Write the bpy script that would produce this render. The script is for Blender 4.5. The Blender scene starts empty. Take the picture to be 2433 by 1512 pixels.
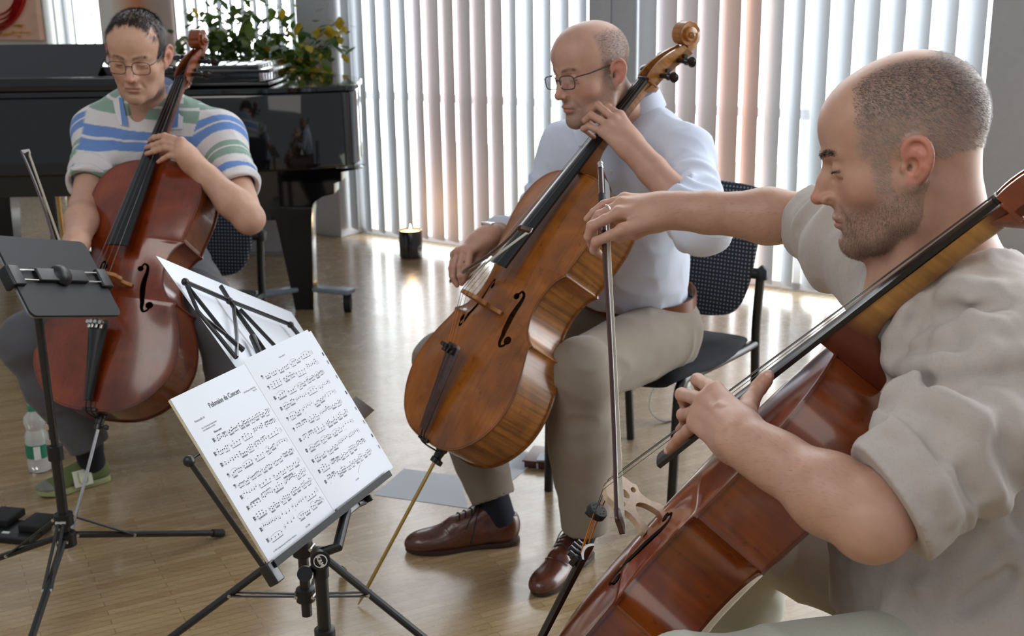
import bpy, bmesh, math, random
import numpy as np
from mathutils import Vector, Matrix

# ------------------------------------------------------------------ camera, world, light, exposure
FPX, CX, CY, CAM_H = 2756.0, 1216.5, 756.0, 1.41
_n = np.array([141.0, 10050.0, FPX])
_U = -_n / np.linalg.norm(_n)
_Y = np.array([0, 0, 1.0]) - _U * _U[2]
_Y /= np.linalg.norm(_Y)
_X = np.cross(_Y, _U)
CAM_M = np.stack([_X, _Y, _U])            # camera (right, down, forward) -> world
CAM_O = np.array([0, 0, CAM_H])
SC = bpy.context.scene
COL = SC.collection
_cd = bpy.data.cameras.new('camera')
_cd.sensor_width = 36.0
_cd.lens = FPX / 2433.0 * 36.0
_cd.clip_start = 0.05
_cd.dof.use_dof = True
_cd.dof.focus_distance = 1.85
_cd.dof.aperture_fstop = 8.0
CAM = bpy.data.objects.new('camera', _cd)
COL.objects.link(CAM)
_m = Matrix.Identity(4)
for _i in range(3):
    _m[_i][0] = CAM_M[_i, 0]; _m[_i][1] = -CAM_M[_i, 1]; _m[_i][2] = -CAM_M[_i, 2]; _m[_i][3] = CAM_O[_i]
CAM.matrix_world = _m
SC.camera = CAM

W = bpy.data.worlds.new('room_ambient')
SC.world = W
W.use_nodes = True
W.node_tree.nodes['Background'].inputs['Color'].default_value = (0.86, 0.93, 1.0, 1)
W.node_tree.nodes['Background'].inputs['Strength'].default_value = 0.35
SC.view_settings.view_transform = 'Standard'
SC.view_settings.look = 'None'
SC.view_settings.gamma = 1.0
SC.view_settings.use_curve_mapping = False
SC.view_settings.exposure = 0.0
SC.cycles.use_denoising = True
SC.cycles.max_bounces = 7
SC.cycles.diffuse_bounces = 3
SC.cycles.glossy_bounces = 4
SC.cycles.transmission_bounces = 4
SC.cycles.transparent_max_bounces = 8
SC.cycles.sample_clamp_indirect = 6.0
SC.cycles.caustics_reflective = False
SC.cycles.caustics_refractive = False

WALL_P = np.array([-0.88, 7.03, 0.0])     # a point of the window wall on the floor
WALL_D = np.array([0.8195, -0.5731, 0.0])   # along the wall, to the right
WALL_N = np.array([-0.5731, -0.8195, 0.0])  # into the room


def area_light(name, loc, target, size, size_y, power, color):
    l = bpy.data.lights.new(name, 'AREA')
    l.shape = 'RECTANGLE'; l.size = size; l.size_y = size_y; l.energy = power; l.color = color
    o = bpy.data.objects.new(name, l)
    COL.objects.link(o)
    o.location = loc
    d = Vector(target) - Vector(loc)
    o.rotation_euler = d.to_track_quat('-Z', 'Y').to_euler()
    return o


# overcast daylight: a bright sky beyond the windows
def outside_sky():
    m = bpy.data.materials.new('overcast_sky'); m.use_nodes = True
    nt = m.node_tree; nt.nodes.remove(nt.nodes['Principled BSDF'])
    e = nt.nodes.new('ShaderNodeEmission'); e.inputs[0].default_value = (0.94, 0.975, 1.0, 1); e.inputs[1].default_value = SKY_STRENGTH
    nt.links.new(e.outputs[0], nt.nodes['Material Output'].inputs[0])
    me = bpy.data.meshes.new('sky')
    c = WALL_P + WALL_D * 2.2 - WALL_N * 5.0
    v = [c + WALL_D * a + np.array([0, 0, z]) for a, z in ((-13, -0.5), (13, -0.5), (13, 9.0), (-13, 9.0))]
    me.from_pydata([tuple(q) for q in v], [], [(0, 1, 2, 3)])
    me.materials.append(m)
    o = bpy.data.objects.new('sky', me); COL.objects.link(o); o['kind'] = 'structure'


SKY_STRENGTH = 8.5
outside_sky()
area_light('fill_light_front', (-1.6, 0.2, 3.1), (-0.2, 2.4, 0.6), 2.4, 1.6, 42.0, (1.0, 0.95, 0.88))  # unseen fill light added to brighten the players from the camera side
area_light('fill_light_side', (1.2, -1.2, 3.0), (0.6, 2.0, 0.6), 2.0, 1.6, 12.0, (1.0, 0.96, 0.9))  # second added fill from behind the camera, no fixture modelled


def P(px, py, d):
    """Point seen at photo pixel (px, py) at camera depth d."""
    return CAM_O + CAM_M @ (np.array([(px - CX) / FPX, (py - CY) / FPX, 1.0]) * d)


def PZ(px, py, z=0.0):
    v = CAM_M @ np.array([(px - CX) / FPX, (py - CY) / FPX, 1.0])
    return CAM_O + v * ((z - CAM_H) / v[2])


def PWALL(px, py, off=0.0):
    """Point seen at the pixel on the window wall, moved off metres into the room."""
    v = CAM_M @ np.array([(px - CX) / FPX, (py - CY) / FPX, 1.0])
    q = WALL_P + WALL_N * off
    t = ((q - CAM_O) @ WALL_N) / (v @ WALL_N)
    return CAM_O + v * t


# ------------------------------------------------------------------ mesh helpers
def unit(v):
    v = np.asarray(v, float)
    return v / (np.linalg.norm(v) + 1e-12)


def frame_from(y, z):
    """3x3 whose columns are x, y, z with y exact and z as close as possible."""
    y = unit(y); z = np.asarray(z, float); z = unit(z - y * (z @ y))
    return np.stack([np.cross(y, z), y, z], 1)


class MB:
    """Collects shapes into one mesh."""
    def __init__(s):
        s.v = []; s.f = []; s.mi = []; s.n = 0

    def add(s, v, f, m=0):
        v = np.asarray(v, float).reshape(-1, 3)
        s.v.append(v)
        s.f += [tuple(int(i) + s.n for i in q) for q in f]
        s.mi += [m] * len(f)
        s.n += len(v)
        return s

    def box(s, c, size, R=None, m=0, bev=0.0):
        h = np.asarray(size, float) / 2
        if bev > 0:
            bm = bmesh.new()
            bmesh.ops.create_cube(bm, size=1.0)
            for q in bm.verts:
                q.co = Vector((q.co.x * 2 * h[0], q.co.y * 2 * h[1], q.co.z * 2 * h[2]))
            bmesh.ops.bevel(bm, geom=bm.edges[:], offset=bev, segments=3, affect='EDGES', profile=0.5)
            bm.verts.index_update()
            v = np.array([q.co[:] for q in bm.verts]); f = [[q.index for q in x.verts] for x in bm.faces]
            bm.free()
        else:
            v = np.array([[x, y, z] for x in (-1, 1) for y in (-1, 1) for z in (-1, 1)]) * h
            f = [(0, 1, 3, 2), (4, 6, 7, 5), (0, 4, 5, 1), (2, 3, 7, 6), (0, 2, 6, 4), (1, 5, 7, 3)]
        if R is not None:
            v = v @ np.asarray(R).T
        return s.add(v + np.asarray(c, float), f, m)

    def tube(s, pts, r, n=12, m=0, cap=True, flat=None, up=None):
        """Round tube along points; r scalar or list; flat scales the second axis."""
        pts = np.asarray(pts, float)
        k = len(pts)
        r = np.full(k, r, float) if np.isscalar(r) else np.asarray(r, float)
        t = np.gradient(pts, axis=0)
        t /= np.linalg.norm(t, axis=1)[:, None] + 1e-12
        a = np.asarray(up, float) if up is not None else (np.array([0, 0, 1.0]) if abs(t[0][2]) < 0.9 else np.array([1.0, 0, 0]))
        V = []
        ang = np.linspace(0, 2 * np.pi, n, endpoint=False)
        for i in range(k):
            a = a - t[i] * (a @ t[i]); a = unit(a)
            b = np.cross(t[i], a)
            fl = 1.0 if flat is None else (flat if np.isscalar(flat) else flat[i])
            V.append(pts[i] + r[i] * (np.cos(ang)[:, None] * a + fl * np.sin(ang)[:, None] * b))
        V = np.concatenate(V)
        F = [(i * n + j, i * n + (j + 1) % n, (i + 1) * n + (j + 1) % n, (i + 1) * n + j) for i in range(k - 1) for j in range(n)]
        if cap:
            F.append(tuple(range(n - 1, -1, -1)))
            F.append(tuple((k - 1) * n + j for j in range(n)))
        return s.add(V, F, m)

    def loft(s, rings, m=0, closed=True, cap=True):
        """Rings of equal length joined in order."""
        n = len(rings[0]); k = len(rings)
        V = np.concatenate([np.asarray(r, float) for r in rings])
        J = n if closed else n - 1
        F = [(i * n + j, i * n + (j + 1) % n, (i + 1) * n + (j + 1) % n, (i + 1) * n + j) for i in range(k - 1) for j in range(J)]
        if cap and closed:
            F.append(tuple(range(n - 1, -1, -1)))
            F.append(tuple((k - 1) * n + j for j in range(n)))
        return s.add(V, F, m)

    def lathe(s, base, axis, prof, n=24, m=0):
        """prof: list of (radius, height along axis)."""
        axis = unit(axis)
        a = unit(np.cross(axis, [0, 0, 1.0] if abs(axis[2]) < 0.9 else [1.0, 0, 0])); b = np.cross(axis, a)
        ang = np.linspace(0, 2 * np.pi, n, endpoint=False)
        rings = [np.asarray(base, float) + axis * h + max(r, 1e-5) * (np.cos(ang)[:, None] * a + np.sin(ang)[:, None] * b) for r, h in prof]
        return s.loft(rings, m)

    def ball(s, c, r, m=0, n=16, R=None):
        r = np.full(3, r, float) if np.isscalar(r) else np.asarray(r, float)
        k = n // 2
        V = [[0, 0, 1.0]]
        for i in range(1, k):
            th = math.pi * i / k
            for j in range(n):
                V.append([math.sin(th) * math.cos(2 * math.pi * j / n), math.sin(th) * math.sin(2 * math.pi * j / n), math.cos(th)])
        V.append([0, 0, -1.0])
        F = [(0, 1 + j, 1 + (j + 1) % n) for j in range(n)]
        for i in range(k - 2):
            F += [(1 + i * n + j, 1 + (i + 1) * n + j, 1 + (i + 1) * n + (j + 1) % n, 1 + i * n + (j + 1) % n) for j in range(n)]
        e = len(V) - 1
        F += [(e, e - n + (j + 1) % n, e - n + j) for j in range(n)]
        V = np.array(V) * r
        if R is not None:
            V = V @ np.asarray(R).T
        return s.add(V + np.asarray(c, float), F, m)

    def poly(s, outlines, depth, R=None, o=(0, 0, 0), m=0, bevel=0.0):
        """Filled 2D outlines (holes allowed) in local xy, extruded to depth along local z (centred)."""
        cu = bpy.data.curves.new('tmp', 'CURVE'); cu.dimensions = '2D'; cu.fill_mode = 'BOTH'
        cu.extrude = depth / 2; cu.bevel_depth = bevel
        for ol in outlines:
            sp = cu.splines.new('POLY'); sp.points.add(len(ol) - 1); sp.use_cyclic_u = True
            for p_, (x, y) in zip(sp.points, ol):
                p_.co = (x, y, 0, 1)
        return s._from_curve(cu, R, o, m)

    def text(s, body, size, R, o, depth=0.0, m=0, align='LEFT', bold=0.0, shear=0.0, sx=1.0):
        cu = bpy.data.curves.new('tmp', 'FONT'); cu.body = body; cu.size = size; cu.extrude = depth
        cu.align_x = align; cu.offset = bold; cu.shear = shear; cu.resolution_u = 2
        return s._from_curve(cu, np.asarray(R) @ np.diag([sx, 1, 1]), o, m)

    def _from_curve(s, cu, R, o, m):
        ob = bpy.data.objects.new('tmp', cu)
        COL.objects.link(ob)
        dg = bpy.context.evaluated_depsgraph_get()
        me = ob.evaluated_get(dg).to_mesh()
        v = np.empty(len(me.vertices) * 3); me.vertices.foreach_get('co', v); v = v.reshape(-1, 3)
        f = [tuple(p_.vertices) for p_ in me.polygons]
        ob.evaluated_get(dg).to_mesh_clear()
        bpy.data.objects.remove(ob); bpy.data.curves.remove(cu)
        if R is not None:
            v = v @ np.asarray(R).T
        return s.add(v + np.asarray(o, float), f, m)

    def xf(s, R, t=(0, 0, 0)):
        s.v = [v @ np.asarray(R).T + np.asarray(t, float) for v in s.v]
        return s

    def verts(s):
        return np.concatenate(s.v) if s.v else np.zeros((0, 3))


ORG = {}


def root_of(o):
    while o.parent:
        o = o.parent
    return o


def mesh_obj(name, v, f, mats, parent=None, smooth=True, mi=None, local=False, angle=None):
    """One mesh object; vertices in world coordinates unless local, moved into the root's frame."""
    v = np.asarray(v, float)
    if parent is not None and not local:
        v = v - np.array(root_of(parent).location[:])
    me = bpy.data.meshes.new(name)
    if isinstance(f, np.ndarray):
        me.vertices.add(len(v)); me.vertices.foreach_set('co', v.astype(np.float32).ravel())
        k = f.shape[1]
        me.loops.add(f.size); me.loops.foreach_set('vertex_index', f.astype(np.int32).ravel())
        me.polygons.add(len(f))
        me.polygons.foreach_set('loop_start', np.arange(0, f.size, k, dtype=np.int32))
        me.update(calc_edges=True)
    else:
        me.from_pydata(v.tolist(), [], f)
        me.update()
    for mt in (mats if isinstance(mats, (list, tuple)) else [mats]):
        me.materials.append(mt)
    if mi is not None and any(mi):
        me.polygons.foreach_set('material_index', np.asarray(mi, np.int32))
    if smooth:
        me.shade_smooth()
        if angle:
            try:
                me.set_sharp_from_angle(angle=math.radians(angle))
            except Exception:
                pass
    ob = bpy.data.objects.new(name, me)
    COL.objects.link(ob)
    if parent is not None:
        ob.parent = parent
    return ob


def obj(name, mb, mats, parent=None, smooth=True, local=False, angle=35):
    return mesh_obj(name, mb.verts(), mb.f, mats, parent, smooth, mb.mi, local, angle)


def tag(o, label=None, cat=None, group=None, kind=None):
    if label: o['label'] = label
    if cat: o['category'] = cat
    if group: o['group'] = group
    if kind: o['kind'] = kind
    return o


def thing(name, loc, label, cat, group=None, R=None):
    o = bpy.data.objects.new(name, None)
    o.empty_display_size = 0.1
    COL.objects.link(o)
    if R is not None:
        m = Matrix.Identity(4)
        for i in range(3):
            for j in range(3):
                m[i][j] = R[i][j]
        o.matrix_world = Matrix.Translation(Vector([float(q) for q in loc])) @ m
    else:
        o.location = [float(q) for q in loc]
    return tag(o, label, cat, group)


def color_attr(ob, rgb, name='Col'):
    me = ob.data
    a = me.attributes.new(name, 'FLOAT_COLOR', 'POINT')
    c = np.ones((len(me.vertices), 4), np.float32)
    c[:, :3] = rgb
    a.data.foreach_set('color', c.ravel())


def float_attr(ob, vals, name):
    a = ob.data.attributes.new(name, 'FLOAT', 'POINT')
    a.data.foreach_set('value', np.asarray(vals, np.float32))


def catmull(pts, n=8, closed=False):
    p = np.asarray(pts, float)
    out = []
    k = len(p)
    for i in range(k if closed else k - 1):
        if closed:
            a, b, c, d = p[(i - 1) % k], p[i], p[(i + 1) % k], p[(i + 2) % k]
        else:
            a = p[i - 1] if i > 0 else 2 * p[0] - p[1]
            b, c = p[i], p[i + 1]
            d = p[i + 2] if i + 2 < k else 2 * p[-1] - p[-2]
        for t in np.linspace(0, 1, n, endpoint=False):
            out.append(0.5 * (2 * b + (c - a) * t + (2 * a - 5 * b + 4 * c - d) * t ** 2 + (3 * b - a - 3 * c + d) * t ** 3))
    if not closed:
        out.append(p[-1])
    return np.array(out)


# ------------------------------------------------------------------ materials
def srgb(r, g, b):
    return tuple(((c / 255.0) / 12.92 if c / 255.0 <= 0.04045 else ((c / 255.0 + 0.055) / 1.055) ** 2.4) for c in (r, g, b))


class NT:
    """Small node-tree builder."""
    def __init__(s, name):
        s.m = bpy.data.materials.new(name); s.m.use_nodes = True
        s.t = s.m.node_tree; s.bsdf = s.t.nodes['Principled BSDF']

    def n(s, typ, **kw):
        nd = s.t.nodes.new(typ)
        for k, v in kw.items():
            if k.startswith('_'):
                setattr(nd, k[1:], v)
        return nd

    def link(s, a, b):
        s.t.links.new(a, b)

    def val(s, inp, v):
        if hasattr(v, 'is_output') or isinstance(v, bpy.types.NodeSocket):
            s.link(v, inp)
        else:
            if isinstance(v, (tuple, list)) and len(v) == 3 and inp.type == 'RGBA':
                v = (*v, 1)
            inp.default_value = v

    def coord(s, kind='Object', scale=(1, 1, 1), loc=(0, 0, 0), rot=(0, 0, 0)):
        c = s.n('ShaderNodeTexCoord'); mp = s.n('ShaderNodeMapping')
        s.link(c.outputs[kind], mp.inputs[0])
        mp.inputs['Scale'].default_value = scale; mp.inputs['Location'].default_value = loc; mp.inputs['Rotation'].default_value = rot
        return mp.outputs[0]

    def noise(s, co, scale, detail=3, rough=0.55, dist=0.0):
        nd = s.n('ShaderNodeTexNoise')
        s.link(co, nd.inputs['Vector'])
        nd.inputs['Scale'].default_value = scale; nd.inputs['Detail'].default_value = detail
        nd.inputs['Roughness'].default_value = rough; nd.inputs['Distortion'].default_value = dist
        return nd.outputs['Fac']

    def ramp(s, fac, stops):
        nd = s.n('ShaderNodeValToRGB')
        s.link(fac, nd.inputs[0])
        e = nd.color_ramp.elements
        while len(e) < len(stops):
            e.new(0.5)
        for q, (p_, c) in zip(e, stops):
            q.position = p_
            q.color = (*c, 1) if isinstance(c, (tuple, list)) else (c, c, c, 1)
        return nd.outputs[0]

    def math(s, op, a, b=0.0, c=None):
        nd = s.n('ShaderNodeMath', _operation=op)
        s.val(nd.inputs[0], a); s.val(nd.inputs[1], b)
        if c is not None:
            s.val(nd.inputs[2], c)
        return nd.outputs[0]

    def mix(s, fac, a, b, mode='MIX'):
        nd = s.n('ShaderNodeMix', _data_type='RGBA', _blend_type=mode)
        s.val(nd.inputs[0], fac); s.val(nd.inputs[6], a); s.val(nd.inputs[7], b)
        return nd.outputs[2]

    def attr(s, name):
        nd = s.n('ShaderNodeAttribute'); nd.attribute_name = name
        return nd

    def bump(s, h, strength=0.3, dist=0.002):
        nd = s.n('ShaderNodeBump')
        s.link(h, nd.inputs['Height']); nd.inputs['Strength'].default_value = strength; nd.inputs['Distance'].default_value = dist
        s.link(nd.outputs[0], s.bsdf.inputs['Normal'])

    def set(s, **kw):
        names = dict(color='Base Color', rough='Roughness', metal='Metallic', coat='Coat Weight', coat_rough='Coat Roughness', spec='Specular IOR Level',
                     sss='Subsurface Weight', trans='Transmission Weight', ior='IOR', alpha='Alpha', emit='Emission Color', emit_s='Emission Strength', sheen='Sheen Weight')
        for k, v in kw.items():
            s.val(s.bsdf.inputs[names[k]], v)
        return s


def simple(name, rgb, rough=0.5, metal=0.0, coat=0.0, noise=0.08, scale=30.0, bump=0.0, spec=0.5):
    """Plain material with a little procedural variation."""
    t = NT(name)
    co = t.coord('Object')
    n = t.noise(co, scale, 3)
    c = srgb(*rgb)
    t.set(color=t.ramp(n, [(0.3, tuple(q * (1 - noise) for q in c)), (0.7, tuple(min(1, q * (1 + noise)) for q in c))]), rough=rough, metal=metal, coat=coat, coat_rough=0.08, spec=spec)
    if bump:
        t.bump(n, bump, 0.001)
    return t.m


M = {}
M['black_metal'] = simple('black_powder_coat', (22, 22, 24), 0.38, 0.0, 0.15)
M['black_plastic'] = simple('black_plastic', (16, 17, 19), 0.42)
M['chrome'] = simple('chrome', (200, 200, 205), 0.15, 1.0)
M['silver'] = simple('silver', (215, 213, 208), 0.22, 1.0)
M['brass'] = simple('brass', (196, 160, 88), 0.28, 1.0)
M['ebony'] = simple('ebony', (18, 17, 18), 0.30, 0, 0.2)
M['white_plastic'] = simple('white_plastic', (225, 225, 222), 0.4)
M['rubber'] = simple('black_rubber', (20, 20, 21), 0.7)
# ------------------------------------------------------------------ the room
def floor_material():
    t = NT('oak_strip_parquet')
    co = t.coord('Object', rot=(0, 0, math.radians(-28)))
    br = t.n('ShaderNodeTexBrick')
    t.link(co, br.inputs['Vector'])
    br.inputs['Scale'].default_value = 1.0
    br.inputs['Brick Width'].default_value = 0.31; br.inputs['Row Height'].default_value = 0.024
    br.inputs['Mortar Size'].default_value = 0.0011; br.inputs['Mortar Smooth'].default_value = 0.25
    br.inputs['Bias'].default_value = 0.0
    br.inputs['Color1'].default_value = (*srgb(178, 156, 122), 1)
    br.inputs['Color2'].default_value = (*srgb(160, 136, 102), 1)
    br.inputs['Mortar'].default_value = (*srgb(132, 106, 74), 1)
    co2 = t.coord('Object', rot=(0, 0, math.radians(-28)), scale=(3.0, 42.0, 1))
    g = t.noise(co2, 2.2, 5, 0.6, 0.4)
    grain = t.ramp(g, [(0.25, (0.80, 0.77, 0.72)), (0.6, (1, 1, 1)), (0.8, (0.93, 0.9, 0.86))])
    c = t.mix(1.0, br.outputs['Color'], grain, 'MULTIPLY')
    big = t.noise(t.coord('Object'), 1.3, 2)
    c = t.mix(1.0, c, t.ramp(big, [(0.3, (0.9, 0.88, 0.85)), (0.7, (1.03, 1.02, 1.0))]), 'MULTIPLY')
    sc = t.noise(t.coord('Object', scale=(1, 1, 1)), 9, 4, 0.7, 1.5)
    t.set(color=c, rough=t.ramp(sc, [(0.3, 0.20), (0.75, 0.34)]), spec=0.5, coat=0.35, coat_rough=0.16)
    t.bump(br.outputs['Fac'], -0.05, 0.001)
    return t.m


M['floor'] = floor_material()
M['wall_white'] = simple('white_wall_paint', (214, 214, 212), 0.8, noise=0.03)
M['post_grey'] = simple('grey_lacquered_panel', (186, 188, 194), 0.55, noise=0.03)
M['frame_white'] = simple('white_window_frame', (232, 234, 236), 0.45, noise=0.02)


def slat_material(name='translucent_blind_fabric', c1=(204, 209, 216), c2=(216, 220, 226)):
    t = NT(name)
    co = t.coord('Object', scale=(900, 900, 900))
    w = t.noise(co, 1.0, 1)
    c = t.ramp(w, [(0.2, srgb(*c1)), (0.8, srgb(*c2))])
    t.set(color=c, rough=0.85, spec=0.2)
    tr = t.n('ShaderNodeBsdfTranslucent'); t.link(c, tr.inputs['Color'])
    mx = t.n('ShaderNodeMixShader'); mx.inputs[0].default_value = 0.05
    t.link(t.bsdf.outputs[0], mx.inputs[1]); t.link(tr.outputs[0], mx.inputs[2])
    t.link(mx.outputs[0], t.t.nodes['Material Output'].inputs[0])
    return t.m


M['slat'] = slat_material()
M['slat_rose_glow'] = slat_material('rose_glow_blind_fabric', (208, 197, 200), (220, 211, 213))  # white slats with the reddish glow on them put into the colour
M['slat_coral_glow'] = slat_material('coral_glow_blind_fabric', (216, 186, 176), (224, 198, 190))  # stronger orange part of that glow, also painted into the fabric


def glass_material(name, tint=(1, 1, 1), refl=0.06):
    t = NT(name)
    tr = t.n('ShaderNodeBsdfTransparent'); tr.inputs[0].default_value = (*tint, 1)
    gl = t.n('ShaderNodeBsdfGlossy'); gl.inputs['Roughness'].default_value = 0.02
    fr = t.n('ShaderNodeFresnel'); fr.inputs[0].default_value = 1.45
    mx = t.n('ShaderNodeMixShader')
    t.link(t.math('MULTIPLY', fr.outputs[0], refl / 0.04), mx.inputs[0])
    t.link(tr.outputs[0], mx.inputs[1]); t.link(gl.outputs[0], mx.inputs[2])
    t.link(mx.outputs[0], t.t.nodes['Material Output'].inputs[0])
    return t.m


M['glass'] = glass_material('clear_glass')



def wp(s, off, z):
    q = WALL_P + WALL_D * s + WALL_N * off
    return np.array([q[0], q[1], z])


WALL_R = np.stack([WALL_D, WALL_N, [0, 0, 1.0]], 1)


def wall_box(s0, s1, o0, o1, z0, z1, mb=None, bev=0.0):
    mb = mb or MB()
    return mb.box(wp((s0 + s1) / 2, (o0 + o1) / 2, (z0 + z1) / 2), (s1 - s0, abs(o1 - o0), z1 - z0), WALL_R, bev=bev)


ROOM_H = 3.25
tag(obj('floor', MB().add([wp(-6.5, -0.2, 0), wp(7, -0.2, 0), wp(7, 12, 0), wp(-6.5, 12, 0)], [(0, 1, 2, 3)]), M['floor'], smooth=False), kind='structure')
tag(obj('ground', MB().add([wp(-12, -5.2, -0.1), wp(14, -5.2, -0.1), wp(14, -0.2, -0.1), wp(-12, -0.2, -0.1)], [(0, 1, 2, 3)]), simple('bright_terrace', (214, 222, 196), 0.9, noise=0.08, scale=2), smooth=False), kind='structure')
# left wall with the painting, and the piers between the windows
tag(obj('wall_left', wall_box(-6.5, -3.02, -0.2, 0.03, 0, ROOM_H), M['wall_white'], smooth=False), kind='structure')
for i, (a, b) in enumerate([(-0.456, -0.177), (1.607, 1.853), (3.55, 4.4)]):
    mb = MB()
    if i == 1:
        wall_box(a, a + 0.128, -0.2, 0.05, 0, ROOM_H, mb, 0.004); wall_box(a + 0.131, b, -0.2, 0.045, 0, ROOM_H, mb, 0.004)
    else:
        wall_box(a, b, -0.2, 0.05, 0, ROOM_H, mb, 0.004)
    tag(obj('trim_%d' % (i + 1), mb, M['post_grey']), kind='structure')
tag(obj('wall_back', wall_box(-6.5, 5.6, -0.22, -0.05, 2.9, ROOM_H), M['wall_white'], smooth=False), kind='structure')

tag(obj('wall_side', MB().box(wp(-6.4, 3.4, ROOM_H / 2), (.12, 7.0, ROOM_H), WALL_R), M['wall_white'], smooth=False), kind='structure')

# windows behind the blinds
for i, (a, b) in enumerate([(-3.02, -0.456), (-0.177, 1.607), (1.853, 3.55)]):
    fr = MB()
    wall_box(a, b, -0.20, -0.14, 0.0, 0.035, fr); wall_box(a, b, -0.20, -0.14, 0.84, 0.885, fr); wall_box(a, b, -0.20, -0.14, 2.84, 2.9, fr)
    w = b - a
    for k in range(3):
        s = a + 0.02 + (w - 0.04) * k / 2
        wall_box(s - 0.02, s + 0.02, -0.20, -0.14, 0.0, 2.9, fr)
    o = tag(obj('window_%d' % (i + 1), fr, M['frame_white'], smooth=False), kind='structure')
    pane = MB().add([wp(a, -0.17, 0.03), wp(b, -0.17, 0.03), wp(b, -0.17, 2.86), wp(a, -0.17, 2.86)], [(0, 1, 2, 3)])
    obj('pane', pane, M['glass'], o, smooth=False)
    if i == 1:
        h = MB(); h.box(wp(a + w / 2, -0.135, 1.42), (0.028, 0.012, 0.09), WALL_R, bev=0.003)
        h.tube([wp(a + w / 2, -0.12, 1.40), wp(a + w / 2, -0.10, 1.40), wp(a + w / 2 + 0.004, -0.10, 1.30)], 0.009, 8)
        obj('handle', h, M['silver'], o)


def slat_mesh(name, deg, s, width=0.127, z0=0.055, z1=2.88):
    a = math.radians(deg)
    d = WALL_D * math.cos(a) - WALL_N * math.sin(a)
    nn = -WALL_D * math.sin(a) - WALL_N * math.cos(a)
    u = np.linspace(-1, 1, 9)
    V = []
    for z in (z0, z0 + 0.03, 1.5, z1):
        for q in u:
            b = wp(s, 0.0, z) + d * (q * width / 2) + nn * (0.007 * (1 - q * q))
            V.append(b)
    F = [(r * 9 + c, r * 9 + c + 1, (r + 1) * 9 + c + 1, (r + 1) * 9 + c) for r in range(3) for c in range(8)]
    return MB().add(V, F)


def blind(s0, s1, angles, label, place_z=0.0, first=None):
    rail = wall_box(s0 + 0.01, s1 - 0.01, -0.025, 0.025, 2.88, 2.93)
    c = wp((s0 + s1) / 2, 0, 2.93)
    t = thing('vertical_blind', c, label, 'blind', 'vertical blinds along the window wall')
    obj('head_rail', rail, M['frame_white'], t, smooth=False)
    rng = random.Random(int(s0 * 100) + 7)
    n = int(round((s1 - s0) / 0.112))
    for k in range(n):
        s = s0 + 0.06 + k * (s1 - s0 - 0.12) / max(1, n - 1)
        obj('slat', slat_mesh('slat', angles(s) + rng.uniform(-3, 3), s), M['slat_rose_glow' if .40 < s < 1.0 or 1.95 < s < 2.36 else ('slat_coral_glow' if 2.36 < s < 2.50 else 'slat')], t)
    return t


blind(-3.0, -0.47, lambda s: 150, 'white vertical blind behind the leafy plant and piano, left of the grey piers')
blind(-0.165, 1.60, lambda s: 154 if s < 0.45 else (163 if s < 1.02 else 146), 'white vertical blind behind the candle, between two grey piers')
blind(1.86, 3.545, lambda s: 162 if s < 2.45 else (150 if s < 2.65 else 139), 'white vertical blind behind the two bald men, right of the wider grey pier')

# round column going from cream to orange across its width
def column_material():
    t = NT('cream_orange_column')
    co = t.coord('Generated')
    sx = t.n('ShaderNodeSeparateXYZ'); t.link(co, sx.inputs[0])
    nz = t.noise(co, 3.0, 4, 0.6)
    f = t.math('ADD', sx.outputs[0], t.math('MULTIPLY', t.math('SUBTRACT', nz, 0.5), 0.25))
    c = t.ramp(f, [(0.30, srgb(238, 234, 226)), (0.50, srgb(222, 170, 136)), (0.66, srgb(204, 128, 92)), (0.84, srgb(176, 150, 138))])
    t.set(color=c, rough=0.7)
    return t.m


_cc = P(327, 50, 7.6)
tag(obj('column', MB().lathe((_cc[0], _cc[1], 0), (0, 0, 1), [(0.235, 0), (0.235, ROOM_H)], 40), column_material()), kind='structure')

# painting on the left wall
def painting():
    c = wp(-3.62, 0.055, 1.70)
    t = thing('painting', c, 'abstract painting with a red brushed ring on a pale pink ground, hung above the piano', 'painting')
    obj('canvas', MB().box(c, (1.16, 0.04, 1.05), WALL_R), simple('pink_canvas', (226, 182, 158), 0.8, noise=0.10, scale=6), t, smooth=False)
    rng = random.Random(3)
    ring = MB()
    for k in range(5):
        pts = [c + WALL_N * (0.024 + 0.0016 * k) + WALL_D * ((0.375 + 0.028 * k) * math.cos(a)) + np.array([0, 0, (0.22 + 0.026 * k) * math.sin(a) - 0.14 + 0.01 * math.sin(3 * a + k)]) for a in np.linspace(-3.3, 0.95 - 0.1 * k, 60)]
        ring.tube(pts, 0.018, 8, flat=0.3, up=WALL_N, m=0)
    obj('brush_ring', ring, simple('red_paint', (178, 26, 34), 0.45, noise=0.35, scale=25), t)
    y = MB()
    for k in range(16):
        x0 = rng.uniform(-0.5, 0.4); z0 = rng.uniform(-0.5, -0.42)
        y.tube([c + WALL_N * 0.024 + WALL_D * x0 + np.array([0, 0, z0]), c + WALL_N * 0.024 + WALL_D * (x0 + rng.uniform(0.05, 0.14)) + np.array([0, 0, z0 + rng.uniform(-0.02, 0.03)])], 0.014, 6, flat=0.3, up=WALL_N)
    obj('yellow_strokes', y, simple('yellow_paint', (226, 168, 70), 0.5, noise=0.3, scale=20), t)
    g = MB().box(c + WALL_N * 0.022 + WALL_D * 0.1 + np.array([0, 0, -0.12]), (0.03, 0.006, 0.25), WALL_R)
    obj('grey_stroke', g, simple('grey_paint', (140, 110, 112), 0.6, noise=0.2), t, smooth=False)


painting()
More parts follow.
